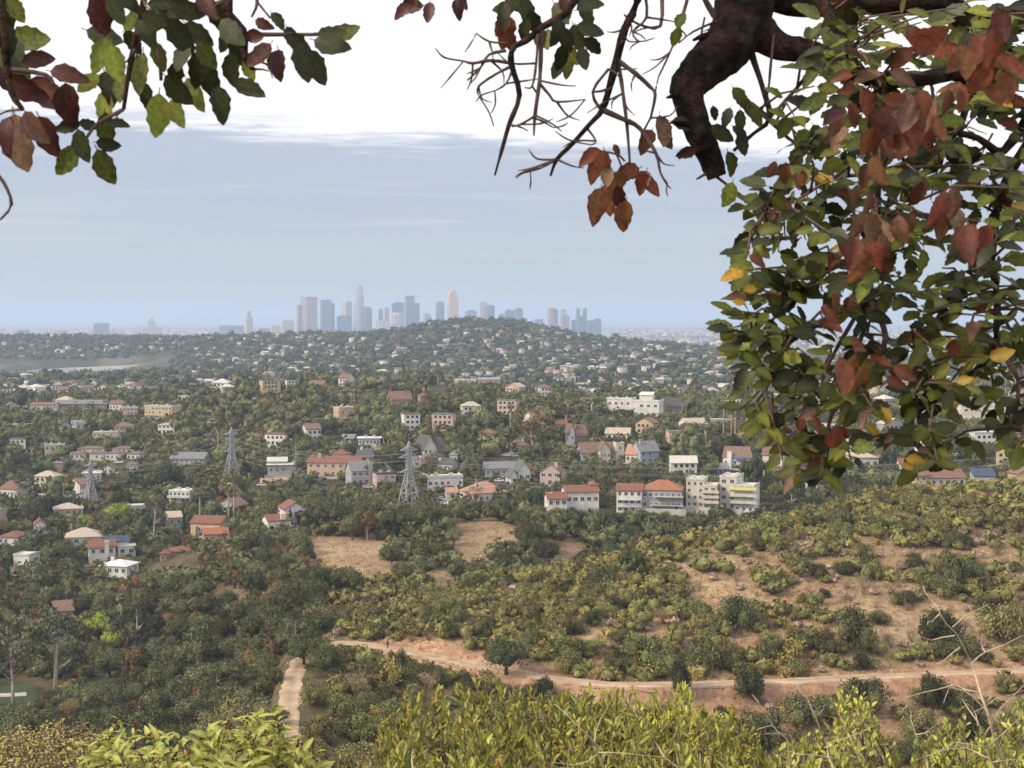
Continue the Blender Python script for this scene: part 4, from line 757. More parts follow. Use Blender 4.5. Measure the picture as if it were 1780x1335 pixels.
# ------------------------------------------------------------------ cars and a walker
def car(label, px, py, Y, rz, col):
    p = hit(px, py, Y - 60); p.z = zg1(p.x, p.y) + .30; root = empty('parked_car', p, R(rz)); tag(root, label, 'car'); paint = surf('car_paint_' + col[0], col[1], tuple(x * .95 for x in col[1]), rough=.3, spec=.6)
    prof = [(-2.2, .35), (-2.25, .75), (-1.9, .95), (-1.1, 1.02), (1.2, .98), (2.0, .82), (2.25, .6), (2.2, .35)]; b = MB(); n = len(prof)
    b.faces([(x, -.88, z) for x, z in prof] + [(x, .88, z) for x, z in prof], [tuple(range(n)), tuple(range(2 * n - 1, n - 1, -1))] + [(k, n + k, n + (k + 1) % n, (k + 1) % n) for k in range(n)]); b.build('body', paint, root)
    b = MB(); b.faces([(-1.5, -.80, 1.0), (1.2, -.80, .97), (.55, -.62, 1.42), (-1.05, -.62, 1.45), (-1.5, .80, 1.0), (1.2, .80, .97), (.55, .62, 1.42), (-1.05, .62, 1.45)], [(0, 1, 2, 3), (5, 4, 7, 6), (1, 5, 6, 2), (4, 0, 3, 7)]); b.build('window_glass', m_glass, root)
    b = MB(); b.box(-1.08, .58, -.64, .64, 1.425, 1.475); b.build('roof_panel', paint, root)
    for x in (-1.35, 1.35):
        for y in (-.8, .8):
            b = MB(); b.tube([(x, y - .11, .33), (x, y + .11, .33)], [.33, .33], 12); b.build('wheel', m_dark, root)
    HOUSES.append((px - 10, px + 10, py - 8, py, p.y))
car('silver car parked on the pale driveway', 769, 871, 570, 25, ('silver', (.55, .57, .60)))
car('dark car parked beside the silver car on the driveway', 759, 873, 570, 20, ('black', (.03, .03, .035)))
car('silver car in the parking court below the brown bungalow', 893, 795, 690, 5, ('silver', (.55, .57, .60)))
car('white car in the parking court below the brown bungalow', 880, 794, 690, 5, ('white', (.75, .75, .74)))
car('white car parked on the street by the low modern house', 484, 832, 680, 5, ('white', (.75, .75, .74)))
for px, py, rz, c, lab in [(455, 846, 4, ('white', (.75, .75, .74)), 'white car on the lane left of the peach villa'), (560, 846, -3, ('black', (.03, .03, .035)), 'black car on the lane in front of the peach villa'), (640, 851, 0, ('silver', (.55, .57, .60)), 'silver car on the lane below the grey chimney house'), (868, 840, 0, ('white', (.75, .75, .74)), 'white car on the lane below the white cottage'), (930, 847, 0, ('black', (.03, .03, .035)), 'black car on the lane below the blush white house'), (100, 807, 0, ('silver', (.55, .57, .60)), 'silver car on the street below the cottage row'), (205, 807, 0, ('white', (.75, .75, .74)), 'white car on the street below the cottage row')]: car(lab, px, py, 620, rz, c)
def walker():
    me = bpy.data.meshes.new('person'); bm = bmesh.new(); sk = bm.verts.layers.skin.verify()
    J = {'pel': (0, 0, .95, .15), 'waist': (0, 0, 1.12, .13), 'chest': (0, .01, 1.35, .16), 'neck': (0, .01, 1.50, .06), 'head': (0, -.02, 1.62, .10), 'top': (0, -.02, 1.72, .075), 'sl': (-.19, .01, 1.43, .065), 'el': (-.25, .06, 1.16, .05), 'hl': (-.24, -.06, .93, .035), 'sr': (.19, .01, 1.43, .065), 'er': (.25, .02, 1.16, .05), 'hr': (.24, -.16, .95, .035), 'tl': (-.10, 0, .90, .10), 'kl': (-.11, -.12, .50, .07), 'al': (-.11, -.08, .09, .05), 'fl': (-.11, -.25, .05, .04), 'tr': (.10, 0, .90, .10), 'kr': (.11, .06, .50, .07), 'ar': (.11, .22, .12, .05), 'fr': (.11, .08, .04, .04)}
    v = {}
    for k, (x, y, z, r) in J.items(): q = bm.verts.new((x, y, z)); q[sk].radius = (r, r); v[k] = q
    v['pel'][sk].use_root = True
    for a, b_ in ('pel waist', 'waist chest', 'chest neck', 'neck head', 'head top', 'chest sl', 'sl el', 'el hl', 'chest sr', 'sr er', 'er hr', 'pel tl', 'tl kl', 'kl al', 'al fl', 'pel tr', 'tr kr', 'kr ar', 'ar fr') and [s.split() for s in ('pel waist', 'waist chest', 'chest neck', 'neck head', 'head top', 'chest sl', 'sl el', 'el hl', 'chest sr', 'sr er', 'er hr', 'pel tl', 'tl kl', 'kl al', 'al fl', 'pel tr', 'tr kr', 'kr ar', 'ar fr')]: bm.edges.new((v[a], v[b_]))
    bm.to_mesh(me); bm.free()
    m = bpy.data.materials.new('hiker_clothes'); m.use_nodes = True; t = m.node_tree; bs = t.nodes['Principled BSDF']; tx = node(t, 'ShaderNodeTexCoord'); sp = node(t, 'ShaderNodeSeparateXYZ'); t.links.new(tx.outputs['Object'], sp.inputs[0]); dv = node(t, 'ShaderNodeMath', operation='DIVIDE', inp={1: 1.8}); t.links.new(sp.outputs[2], dv.inputs[0])
    rp = ramp(t, [(0, (.05, .04, .04)), (.07, (.02, .02, .025)), (.55, (.10, .012, .012)), (.835, (.42, .26, .19)), (.93, (.03, .02, .015))], 'CONSTANT'); t.links.new(dv.outputs[0], rp.inputs[0]); t.links.new(rp.outputs[0], bs.inputs['Base Color']); bs.inputs['Roughness'].default_value = .9
    me.materials.append(m); x, y = on_plane(674, 1128, TRAIL_Z); o = link('person', me, None, (x, y, zg1(x, y) + .08)); o.rotation_euler[2] = R(25)
    o.modifiers.new('skin', 'SKIN'); sb = o.modifiers.new('subdivision', 'SUBSURF'); sb.levels = 1; sb.render_levels = 1
    tag(o, 'person in dark red top and black trousers walking on the dirt road', 'person')
walker()
# ------------------------------------------------------------------ smaller houses between the gardens
def small_house(seed):
    rg = random.Random(seed); b = MB(); w, d, h = rg.uniform(8, 13), rg.uniform(7, 10), rg.choice((3.2, 5.8, 6.2, 8.5)); b.box(-w / 2, w / 2, -d / 2, d / 2, -6, h, 0); wk = rg.choice(('white', 'white', 'cream', 'tan', 'pink', 'grey', 'white')); rk = rg.choice(('flat', 'hip', 'gx', 'gy', 'flat')); rc = rg.choice(('tan', 'rose', 'slate', 'pale', 'brown', 'white', 'tile', 'pale'))
    for i in range(int(h // 2.8)):
        for j in range(int(w // 2.6)): x_ = -w / 2 + (j + .6) * 2.5; b.box(x_, x_ + 1.3, -d / 2 - .05, -d / 2 - .001, i * 2.8 + .9, i * 2.8 + 2.2, 2)
    r = roof_mesh(rk, -w / 2, w / 2, -d / 2, d / 2, h, 2.6 if rk != 'flat' else .3, wmat(wk), rmat(rc)); base = len(b.v); b.v += [tuple(v.co) for v in r.vertices]
    for p_ in r.polygons: b.f.append(tuple(base + q for q in p_.vertices)); b.m.append(1 if p_.material_index == 0 else 0)
    bpy.data.meshes.remove(r); return b.mesh('house', wmat(wk), rmat(rc), m_glass), {'flat': 'flat roofed', 'hip': 'hip roofed', 'gx': 'gable roofed', 'gy': 'gable fronted'}[rk], wk, rc
SMALL = [small_house(900 + i) for i in range(26)]
def sample(px0, px1, y0, y1, n):
    px = RNG.uniform(px0, px1, n); y = np.sqrt(RNG.uniform(y0 ** 2, y1 ** 2, n)); return (px - CX) / F / cP * y, y, px
x, y, px = sample(-40, 1800, 560, 1120, 900); gn = 0; hand = list(HOUSES)
for i in range(len(x)):
    if gn >= 66: break
    z = zg1(x[i], y[i]); s = F / y[i]; p, pb = proj(x[i], y[i], z); _, pt = proj(x[i], y[i], z + 7); w = 7.5 * s
    if 260 < p < 660 and 770 < y[i] < 1000 or (1215 < p < 1345 and 755 < pb < 795): continue
    if any(p + w > h[0] - 3 and p - w < h[1] + 3 and pb > h[2] - 4 and pt < h[3] + 14 for h in HOUSES): continue
    el = (zg(x[i] / y[i] * np.arange(480, y[i] - 15, 12), np.arange(480, y[i] - 15, 12)) - EYE) / np.arange(480, y[i] - 15, 12)
    if len(el) and el.max() > (z + 2.5 - EYE) / y[i]: continue
    me, rt, wk, rc = SMALL[rnd.randrange(len(SMALL))]; o = link('garden_house', me, None, (x[i], y[i], z + .2)); o.rotation_euler[2] = rnd.uniform(-.6, .6); gn += 1
    tag(o, f'small {wk} walled {rt} house with {rc} roof half hidden by garden trees', 'house', f'{wk} {rt} garden houses with {rc} roofs'); HOUSES.append((p - w * .8, p + w * .8, pt, pt + (pb - pt) * .45, y[i]))
# ------------------------------------------------------------------ plants: what hides what
_pc = np.arange(-150, 1931, 10.0); _yy = np.concatenate([np.arange(200, 420, 4.0), np.geomspace(420, 4600, 220)])
_el = np.array([(zg((p - CX) / F / cP * _yy, _yy) - EYE) / _yy for p in _pc]); _el = np.maximum.accumulate(_el, axis=1)
def seen(x, y, ztop):
    px = CX + F * cP * x / y; i = np.clip(np.round((px + 150) / 10).astype(int), 0, len(_pc) - 1); j = np.clip(np.searchsorted(_yy, y) - 3, 0, len(_yy) - 1)
    return (ztop - EYE) / y > _el[i, j] - .0005
HB = np.array(HOUSES)
CLEAR = [(598, 965, 58, 26), (560, 942, 20, 12), (640, 985, 30, 18), (840, 918, 50, 14), (850, 935, 45, 12), (985, 955, 45, 16), (815, 960, 25, 10), (640, 948, 28, 10), (20, 1202, 60, 24), (178, 1186, 34, 10), (380, 1030, 22, 7), (770, 1010, 15, 25), (502, 1210, 24, 75)]   # open ground kept in view (picture ellipses)
def hides(x, y, z, r, h, kmar=.8):
    px, pt = proj(x, y, z + h); _, pb = proj(x, y, z); rp = r / y * F * kmar
    if np.any((HB[:, 4] > y) & (px + rp > HB[:, 0]) & (px - rp < HB[:, 1]) & (pt < HB[:, 3]) & (pb > HB[:, 2])): return True
    pm = pb * .65 + pt * .35
    return any(((px - c[0]) / (c[2] + rp * .7)) ** 2 + ((pm - c[1]) / (c[3] + (pb - pt) * .3)) ** 2 < 1 for c in CLEAR)
TR = [(p[0], p[1]) for p in TRAIL_A]; TRP = []
for (ax, ay), (bx, by) in zip(TR[:-1], TR[1:]):
    for i in range(10): TRP.append(proj(ax + (bx - ax) * i / 10, ay + (by - ay) * i / 10, TRAIL_Z) + (ay + (by - ay) * i / 10,))
TRP = np.array(TRP)
def hides_trail(x, y, z, r, h, lim):
    px, pt = proj(x, y, z + h); _, pb = proj(x, y, z); rp = r / y * F * .9
    return np.any((TRP[:, 2] > y) & (np.abs(TRP[:, 0] - px) < rp) & (TRP[:, 1] > pt - lim) & (TRP[:, 1] < pb + 40))
GRID = {}
def room(x, y, r, sp):
    cx_, cy_ = int(x // 8), int(y // 8); k = int((r + 9) // 8) + 1
    for i in range(cx_ - k, cx_ + k + 1):
        for j in range(cy_ - k, cy_ + k + 1):
            for (a, b_, q) in GRID.get((i, j), ()):
                if (a - x) ** 2 + (b_ - y) ** 2 < (sp * (r + q)) ** 2: return False
    return True
def occupy(x, y, r): GRID.setdefault((int(x // 8), int(y // 8)), []).append((x, y, r))
for hh in HOUSES:   # no plant inside a house
    c = at((hh[0] + hh[1]) / 2, hh[3], hh[4] + 5); w = (hh[1] - hh[0]) / 2 / F * hh[4]
    n = max(1, int(w / 5))
    for i in range(n): occupy(c.x + w * (2 * (i + .5) / n - 1), c.y, 4.5)
KIND = {  # kind: (object name, label, category, group, unit radius, unit height)
 'sumac': ('chaparral_shrub', 'rounded olive green chaparral shrub on the hillside around the dirt road', 'shrub', 'olive green chaparral shrubs'),
 'dark_shrub': ('evergreen_shrub', 'dark green dense rounded shrub growing near the dirt road', 'shrub', 'dark green hillside shrubs'),
 'olive_shrub': ('scrub_bush', 'dull green scrub bush in the wooded canyon', 'shrub', 'dull green canyon scrub'),
 'yellow': ('yellowing_shrub', 'loose shrub with yellow autumn leaves on the slope', 'shrub', 'yellowing shrubs'),
 'dry': ('dry_brush', 'grey brown leafless brush on the dry slope', 'shrub', 'leafless dry brush'),
 'oak': ('oak_tree', 'dark green round crowned oak in the wooded canyon or among the houses', 'tree', 'dark green oaks'),
 'olive': ('broadleaf_tree', 'mid green broad crowned tree in the canyon or among the houses', 'tree', 'mid green broadleaf trees'),
 'eucalyptus': ('eucalyptus_tree', 'tall loose grey green eucalyptus with pale trunk', 'tree', 'grey green eucalyptus'),
 'broad': ('tall_tree', 'tall airy green tree with pale branching trunk among the houses', 'tree', 'tall airy green trees'),
 'pine': ('pine_tree', 'feathery green pine with upswept plumes among the houses', 'tree', 'feathery pines'),
 'cypress': ('cypress_tree', 'narrow dark cypress beside a house', 'tree', 'narrow cypresses'),
 'rust': ('autumn_tree', 'airy tree with rusty brown autumn leaves', 'tree', 'rusty autumn trees'),
 'palm': ('palm_tree', 'slim fan palm with round head among the houses', 'palm tree', 'slim fan palms')}
POOL = []
BASE = {'sumac': 'rounded olive green chaparral shrub', 'dark_shrub': 'dense dark green shrub', 'olive_shrub': 'dull green bush', 'yellow': 'loose shrub with yellow autumn leaves', 'dry': 'grey brown leafless brush', 'oak': 'dark green round crowned oak', 'olive': 'mid green broad crowned tree', 'eucalyptus': 'loose grey green eucalyptus with pale trunk', 'broad': 'airy green tree with pale branching trunk', 'pine': 'feathery green pine with upswept plumes', 'cypress': 'narrow dark cypress', 'rust': 'airy tree with rusty brown leaves', 'palm': 'slim fan palm with round head'}
def describe(k, x, y, size, mid):
    px = CX + F * cP * x / y
    if y < 415 and px > 540:
        ty = np.interp(px, [proj(t[0], t[1], TRAIL_Z)[0] for t in TR[6:]], [t[1] for t in TR[6:]]); zone = 'on the slope above the dirt road' if y > ty else 'below the dirt road'
    elif y < 475: zone = 'in the wooded canyon' if px < 700 else 'in the gully behind the ridge'
    elif y < 560: zone = 'around the lower houses'
    elif y < 760: zone = 'among the hillside houses'
    else: zone = 'on the rise behind the houses'
    sz_ = 'small' if size < mid * .85 else 'large' if size > mid * 1.15 else 'medium sized'
    return f'{sz_} {BASE[k]} {zone}', f'{sz_} {KIND[k][0].replace("_", " ")}s {zone}'
def want(kind, x, y, size, sz=1.0, check=True, sp=.62, lim=0, kmar=.8):
    ext = PROTO[kind][0][1]; r, h = ext[0] * size, ext[1] * size * sz; z = zg1(x, y)
    if check and (not room(x, y, r, sp) or hides(x, y, z, r, h, kmar)): return False
    if lim is not None and 200 < y < 330 and (dist_poly(np.array([x]), np.array([y]), TR)[0] < 2.6 + r * .75 or hides_trail(x, y, z, r, h, lim)): return False
    if not seen(np.array([x]), np.array([y]), np.array([z + h]))[0]: return False
    occupy(x, y, r); POOL.append((kind, x, y, z, size, sz, r / y)); return True
def put(kind, px, pyb, wpx, label=None, hpx=None, ymin=200, Y=None, name=None, group=None, cat=None, var=None):
    """one plant set by hand: base picture point on the ground, width (and height) in picture pixels"""
    p = hit(px, pyb, ymin) if Y is None else at(px, pyb, Y); s = p.y / F; ext = PROTO[kind][0][1]; size = wpx * s / 2 / ext[0]; sz = 1.0 if hpx is None else hpx * s / (ext[1] * size)
    z = zg1(p.x, p.y); k = KIND[kind]; o = plant(kind, name or k[0], (p.x, p.y, z - .03 * size), size, label or k[1], cat or k[2], (group or k[3]) if label is None else group, sz, var=var); occupy(p.x, p.y, ext[0] * size); return o
# -- plants with a look or a place of their own
put('oak', 880, 1172, 92, 'dark oak standing on the uphill edge of the dirt road', 74)
put('dark_shrub', 1181, 1216, 50, 'upright dark shrub on the downhill edge of the road', 70)
put('dark_shrub', 1300, 1222, 66, 'globe shaped dark shrub on the downhill edge of the road', 76)
put('dark_shrub', 1500, 1240, 96, 'wide twin headed dark shrub below the road', 78)
put('oak', 1621, 1248, 60, 'small dark oak with visible trunks below the road', 92)
put('sumac', 1221, 1160, 104, 'broad bright topped shrub just above the road bank', 62)
put('dark_shrub', 1283, 1092, 78, 'dark green bush alone in the dry grass', 68)
put('dark_shrub', 1487, 1132, 92, 'round dark green young oak on the tan slope above the road', 92)
put('dark_shrub', 1651, 1024, 70, 'upright dark young oak high on the dry slope', 84)
put('dark_shrub', 1497, 1164, 40, 'small dark bush under the round young oak', 40)
put('dark_shrub', 1636, 1122, 104, 'spreading dark bush left of the bank thicket', 74); put('sumac', 1742, 1118, 110, 'spreading olive thicket at the top of the bank', 84)
put('dark_shrub', 945, 1212, 54, 'round grey green bush below the road bend', 44); put('sumac', 1120, 1152, 96, 'olive shrub leaning over the orange bank', 66); put('yellow', 1378, 1160, 64, 'thin yellow green shrub on the orange bank', 56)
put('dark_shrub', 1320, 1300, 130, 'large dark bush below the globe shaped shrub', 84); put('olive_shrub', 1400, 1262, 100, 'dull bush between the large dark bush and the twin headed shrub', 60); put('dark_shrub', 1690, 1290, 100, 'dark bush under the small trunked oak', 66)
for px_, py_, w_, h_ in [(448, 1180, 90, 62), (462, 1222, 80, 58), (440, 1262, 96, 66), (452, 1300, 90, 60), (470, 1150, 70, 54), (528, 1156, 86, 62), (556, 1162, 76, 56), (592, 1152, 52, 36), (540, 1140, 70, 50), (478, 1195, 60, 44), (484, 1262, 50, 36)]: put('oak', px_, py_, w_, 'dark oak crowding the edge of the lower dirt road', h_, group='oaks beside the lower road')
put('oak', 570, 1178, 54, 'small dark oak at the inside of the road bend', 62); put('dark_shrub', 690, 1168, 46, 'blue green bush beside the road bend', 48); put('yellow', 682, 1200, 60, 'yellow green willow like bush below the road bend', 62); put('dry', 620, 1215, 80, 'bare grey brush inside the road bend', 60); put('dry', 745, 1205, 60, 'bare brown brush below the walker', 40); put('olive_shrub', 760, 1196, 52, 'green bush below the straight of the road', 40)
for px, py, w, h in [(545, 1225, 70, 46), (600, 1245, 80, 50), (560, 1290, 90, 56), (640, 1290, 100, 60), (700, 1275, 80, 50), (640, 1240, 60, 40), (600, 1205, 60, 44), (720, 1240, 60, 40), (820, 1240, 70, 50), (545, 1330, 90, 60), (630, 1340, 100, 60)]: put('sumac', px, py, w, 'olive shrub in the thicket inside the road bend', h, group='thicket inside the road bend')
put('yellow', 1012, 1030, 44, 'bright yellow shrub on the ridge', 44); put('yellow', 1205, 1110, 30, 'small bright yellow shrub above the bank', 46)
put('pine', 1100, 1012, 56, 'light green conifer on the ridge line', 60)
put('lime', 170, 1122, 62, 'bright lime green tree in the dark canyon', 70) if 'lime' in PROTO else None
for kind, mt in (('lime', m_lime), ('silver', m_grey)):
    for s in range(2):
        rg = np.random.default_rng(700 + s); cl = dome_clumps(rg, 18, .7, .85, .7, .3, .25); add_proto(kind, [('trunk', trunk_mesh('trunk', rg, .6, .07, .5, 4, m_bark)), ('crown', crown_mesh('crown', cl, 2300, .10, rg, mt, .74))], (1.0, 1.75))
KIND['lime'] = ('lime_green_tree', '', 'tree', None); KIND['silver'] = ('silver_leaved_tree', '', 'tree', None)
put('lime', 172, 1118, 54, 'bright lime green tree in the dark canyon', 64, ymin=330); put('lime', 208, 1128, 36, 'smaller lime green tree beside the bright one', 42, ymin=330); put('lime', 190, 1130, 40, 'low lime green tree in front of the bright pair', 40, ymin=330)
put('lime', 205, 912, 70, 'large yellow green tree below the lattice tower', 48, ymin=470); put('lime', 150, 918, 44, 'yellow green tree beside the large one', 30, ymin=470); put('lime', 447, 912, 34, 'yellow green tree uphill of the white villa', 40, ymin=470)
put('silver', 806, 816, 40, 'silvery round tree beside the small white house', 46, ymin=560); put('silver', 372, 905, 44, 'grey green round tree beside the twin palms', 44, ymin=470); put('silver', 455, 900, 40, 'grey feathery tree behind the white villa', 34, ymin=470)
put('rust', 926, 784, 66, 'rusty brown autumn tree above the bungalow', 76, ymin=600); put('rust', 985, 738, 60, 'rusty tinted tree left of the white modern building', 46, ymin=700); put('broad', 1030, 742, 76, 'golden green broad tree left of the white modern building', 50, ymin=700)
put('pine', 1193, 815, 82, 'large feathery light green pine beside the blue house', 82, ymin=560)
put('eucalyptus', 234, 1165, 62, 'pale trunked eucalyptus standing clear in the canyon', 120, ymin=330); put('eucalyptus', 22, 1225, 90, 'white trunked eucalyptus beside the park lawn', 150, ymin=300); put('eucalyptus', 268, 936, 46, 'loose eucalyptus beside the pink house', 72, ymin=470); put('eucalyptus', 95, 1215, 110, 'leaning pale limbed eucalyptus beside the lawn', 150, ymin=300)
put('oak', 290, 862, 78, 'large rounded dark tree below the grey green mansion', 70, ymin=560); put('broad', 365, 860, 70, 'rusty topped broad tree right of the curved terrace house', 56, ymin=540); put('oak', 240, 868, 70, 'dense dark round tree left of the curved terrace house', 46, ymin=540)
put('pine', 1310, 870, 70, 'dark feathery pine behind the apartment blocks', 84, ymin=540); put('oak', 1345, 876, 66, 'dark tree beside the tall white house', 64, ymin=540)
put('oak', 575, 925, 84, 'large dark oak beside the white villa', 64, ymin=480); put('oak', 640, 915, 80, 'second large dark oak on the knoll edge', 58, ymin=480); put('oak', 690, 935, 80, 'broad dark oak above the bare slope', 66, ymin=450); put('oak', 745, 925, 80, 'tall dark oak beside the ridge road', 72, ymin=470)
put('oak', 680, 985, 62, 'dark oak at the right of the tan clearing', 44, ymin=400); put('oak', 600, 1030, 74, 'rounded oak below the tan clearing', 52, ymin=385); put('oak', 548, 1030, 74, 'dark oak cluster left below the tan clearing', 56, ymin=385); put('oak', 535, 985, 42, 'dark round oak at the left of the tan clearing', 38, ymin=400); put('oak', 490, 985, 36, 'small umbrella oak on the bare slope', 30, ymin=400); put('oak', 700, 1020, 62, 'dark oak in the gully right of the clearing', 50, ymin=385)
put('oak', 920, 960, 66, 'tall dark oak between the two bare slopes', 66, ymin=400); put('oak', 950, 985, 60, 'dark oak at the foot of the right bare slope', 56, ymin=400); put('oak', 868, 1000, 56, 'round dark oak in the gully behind the ridge', 40, ymin=400); put('oak', 905, 915, 44, 'pale topped oak beside the hacienda', 34, ymin=480)
for px, pyb, pt, w, ym, lab in [(397, 915, 838, 22, 480, 'left of two twin tall palms above the canyon'), (406, 917, 842, 20, 480, 'right of two twin tall palms above the canyon'), (347, 912, 850, 17, 480, 'tall palm in front of the pink house'), (126, 940, 898, 17, 480, 'palm beside the wide tan bungalow'), (86, 868, 826, 13, 560, 'thin palm rising behind the cypress hedge'), (111, 868, 828, 13, 560, 'second thin palm behind the cypress hedge'), (212, 1095, 1031, 22, 380, 'lone palm standing in the dark canyon'), (1203, 892, 838, 20, 480, 'shaggy palm in front of the cream apartment block'), (1257, 768, 688, 17, 600, 'tallest palm of the terrace lawn group'), (1271, 770, 702, 15, 600, 'palm in the middle of the terrace lawn group'), (1277, 778, 704, 16, 600, 'palm leaning at the edge of the terrace lawn'), (1225, 776, 708, 17, 600, 'palm left of the terrace lawn with full head'), (1226, 780, 734, 20, 600, 'lower palm with broad head left of the terrace lawn'), (887, 764, 700, 16, 700, 'lone palm above the tan house with red hip roof'), (514, 824, 756, 11, 600, 'very thin palm behind the low modern house'), (579, 790, 757, 16, 600, 'palm behind the peach villa'), (566, 788, 762, 14, 600, 'shorter palm behind the peach villa'), (667, 782, 752, 13, 650, 'palm left of the timbered house'), (674, 784, 756, 12, 650, 'second palm left of the timbered house'), (1150, 838, 803, 26, 540, 'spreading palm above the orange roof'), (1152, 712, 676, 12, 800, 'palm beside the dark shingled house'), (1296, 908, 874, 30, 480, 'stout palm below the apartment balconies'), (1334, 905, 872, 26, 480, 'stout palm right of the apartment balconies'), (1689, 822, 778, 20, 480, 'palm behind the hillside shoulder houses'), (1660, 818, 786, 18, 480, 'second palm behind the hillside shoulder houses'), (1300, 772, 690, 15, 600, 'palm at the right of the terrace lawn'), (1320, 770, 700, 15, 600, 'palm half behind the oak leaves'), (1186, 722, 690, 10, 800, 'small palm right of the white modern building'), (840, 745, 716, 10, 850, 'small palm on the brushy hill'), (455, 770, 742, 9, 750, 'small palm on the left brushy hill')]:
    put('palm', px, pyb, w, lab, pyb - pt, ymin=ym, cat='palm tree', group='slim fan palms')
for px, pb, pt, w in [(x, 889 + (i % 3), 856 + (i * 7) % 9, 7.5) for i, x in enumerate((22, 30, 38, 46, 53, 60, 67, 75, 82, 88, 94, 100, 106, 112, 118, 124, 131, 137))]: put('cypress', px, pb, w, 'narrow cypress in the hedge row below the white buildings', pb - pt, ymin=560, group='cypress hedge row')
for px, pb, pt, w, ym, lab in [(425, 834, 786, 17, 600, 'stout dark cypress beside the modern house tower'), (320, 935, 890, 9, 480, 'slim cypress beside the grey blank walled house'), (1104, 895, 862, 19, 480, 'clipped dark columnar tree before the narrow white house'), (280, 700, 668, 9, 900, 'dark cypress on the far left slope'), (107, 940, 915, 6, 480, 'thin cypress left of the wide tan bungalow')]: put('cypress', px, pb, w, lab, pb - pt, ymin=ym)
for i, px in enumerate((1022, 1028, 1034, 1040)): put('cypress', px, 892, 6, 'slim cypress in the clump before the long hacienda', 34 - 3 * (i % 2), ymin=480, group='hacienda cypresses')
for i, px in enumerate((546, 551, 556, 561, 566, 571)): put('cypress', px, 792, 5, 'slim cypress in the screen behind the peach villa', 20 + 3 * (i % 2), ymin=650, group='cypress screen behind the villa')
for i, px_ in enumerate(range(948, 1335, 21)): put(('oak', 'olive')[i % 3 == 1], px_, 910 + (i * 5) % 8, 36 + (i * 7) % 16, 'leafy tree in the belt below the apartment blocks and hacienda', 26 + (i * 11) % 12, ymin=470, group='tree belt below the apartments')
# -- chaparral hillside
x, y, px = sample(580, 1900, 232, 415, 9000); zz = zg(x, y); nz = vnoise(x, y, 26, 51) + .5; nz2 = vnoise(x, y, 11, 53) + .5
for i in range(len(x)):
    p, py = proj(x[i], y[i], zz[i]); crest = (y[i] - 285) / 85.0
    openp = np.interp(p, [900, 1080, 1250, 1700, 1780], [0, .35, .75, .7, .5]) * np.interp(crest, [-.2, .1, .55, .85], [.6, 1, .9, .15])
    dens = 1.05 - openp * (1.35 if nz[i] < .52 else .35); dens *= .5 + .5 * min(1, nz2[i] * 2)
    if y[i] < 262 and p > 850: dens *= .7
    u = rnd.random()
    if u > dens:
        if rnd.random() < .12: want('dry', x[i], y[i], rnd.uniform(.7, 2.0), rnd.uniform(.8, 1.2), sp=.45, lim=2)
        continue
    q = rnd.random(); yl = nz2[i] * .6 + (.22 if 980 < p < 1500 else 0)
    if q < .10 + .16 * (yl > .45): want('yellow', x[i], y[i], rnd.uniform(1.2, 2.7), rnd.uniform(.8, 1.3), sp=.45, lim=2)
    elif q < .19 + .10 * (p > 1150): want('dry', x[i], y[i], rnd.uniform(1.3, 3.0), rnd.uniform(.8, 1.2), sp=.42, lim=2)
    elif q < .36: want('dark_shrub', x[i], y[i], rnd.uniform(1.3, 3.2), rnd.uniform(.9, 1.25), sp=.5, lim=2)
    else: want('sumac', x[i], y[i], 1.4 + 3.0 * rnd.random() ** 1.6, rnd.uniform(.8, 1.25), sp=.42, lim=2)
# -- wooded canyon
x, y, px = sample(-90, 640, 225, 475, 7000); nz = vnoise(x, y, 30, 61) + .5
for i in range(len(x)):
    if px[i] > 470 and y[i] < 318: continue
    q = rnd.random() * .7 + nz[i] * .4
    k = 'oak' if q < .45 else 'olive' if q < .74 else 'olive_shrub' if q < .86 else rnd.choice(('eucalyptus', 'yellow', 'dry', 'sumac', 'rust', 'broad'))
    sz = rnd.uniform(3.2, 6.0) if k in ('oak', 'olive') else rnd.uniform(2.2, 3.4) if k in ('eucalyptus', 'rust', 'broad') else rnd.uniform(1.4, 2.6)
    want(k, x[i], y[i], sz, rnd.uniform(.85, 1.2), sp=.56, lim=0, kmar=.9)
x, y, px = sample(330, 1420, 352, 520, 4500); nz = vnoise(x, y, 30, 63) + .5
for i in range(len(x)):
    q = rnd.random() * .7 + nz[i] * .4; k = 'oak' if q < .58 else 'olive' if q < .76 else 'olive_shrub' if q < .86 else rnd.choice(('yellow', 'dry', 'dry'))
    want(k, x[i], y[i], rnd.uniform(2.2, 4.6) if k in ('oak', 'olive') else rnd.uniform(1.3, 2.5), rnd.uniform(.85, 1.15), sp=.58, lim=None, kmar=.9)
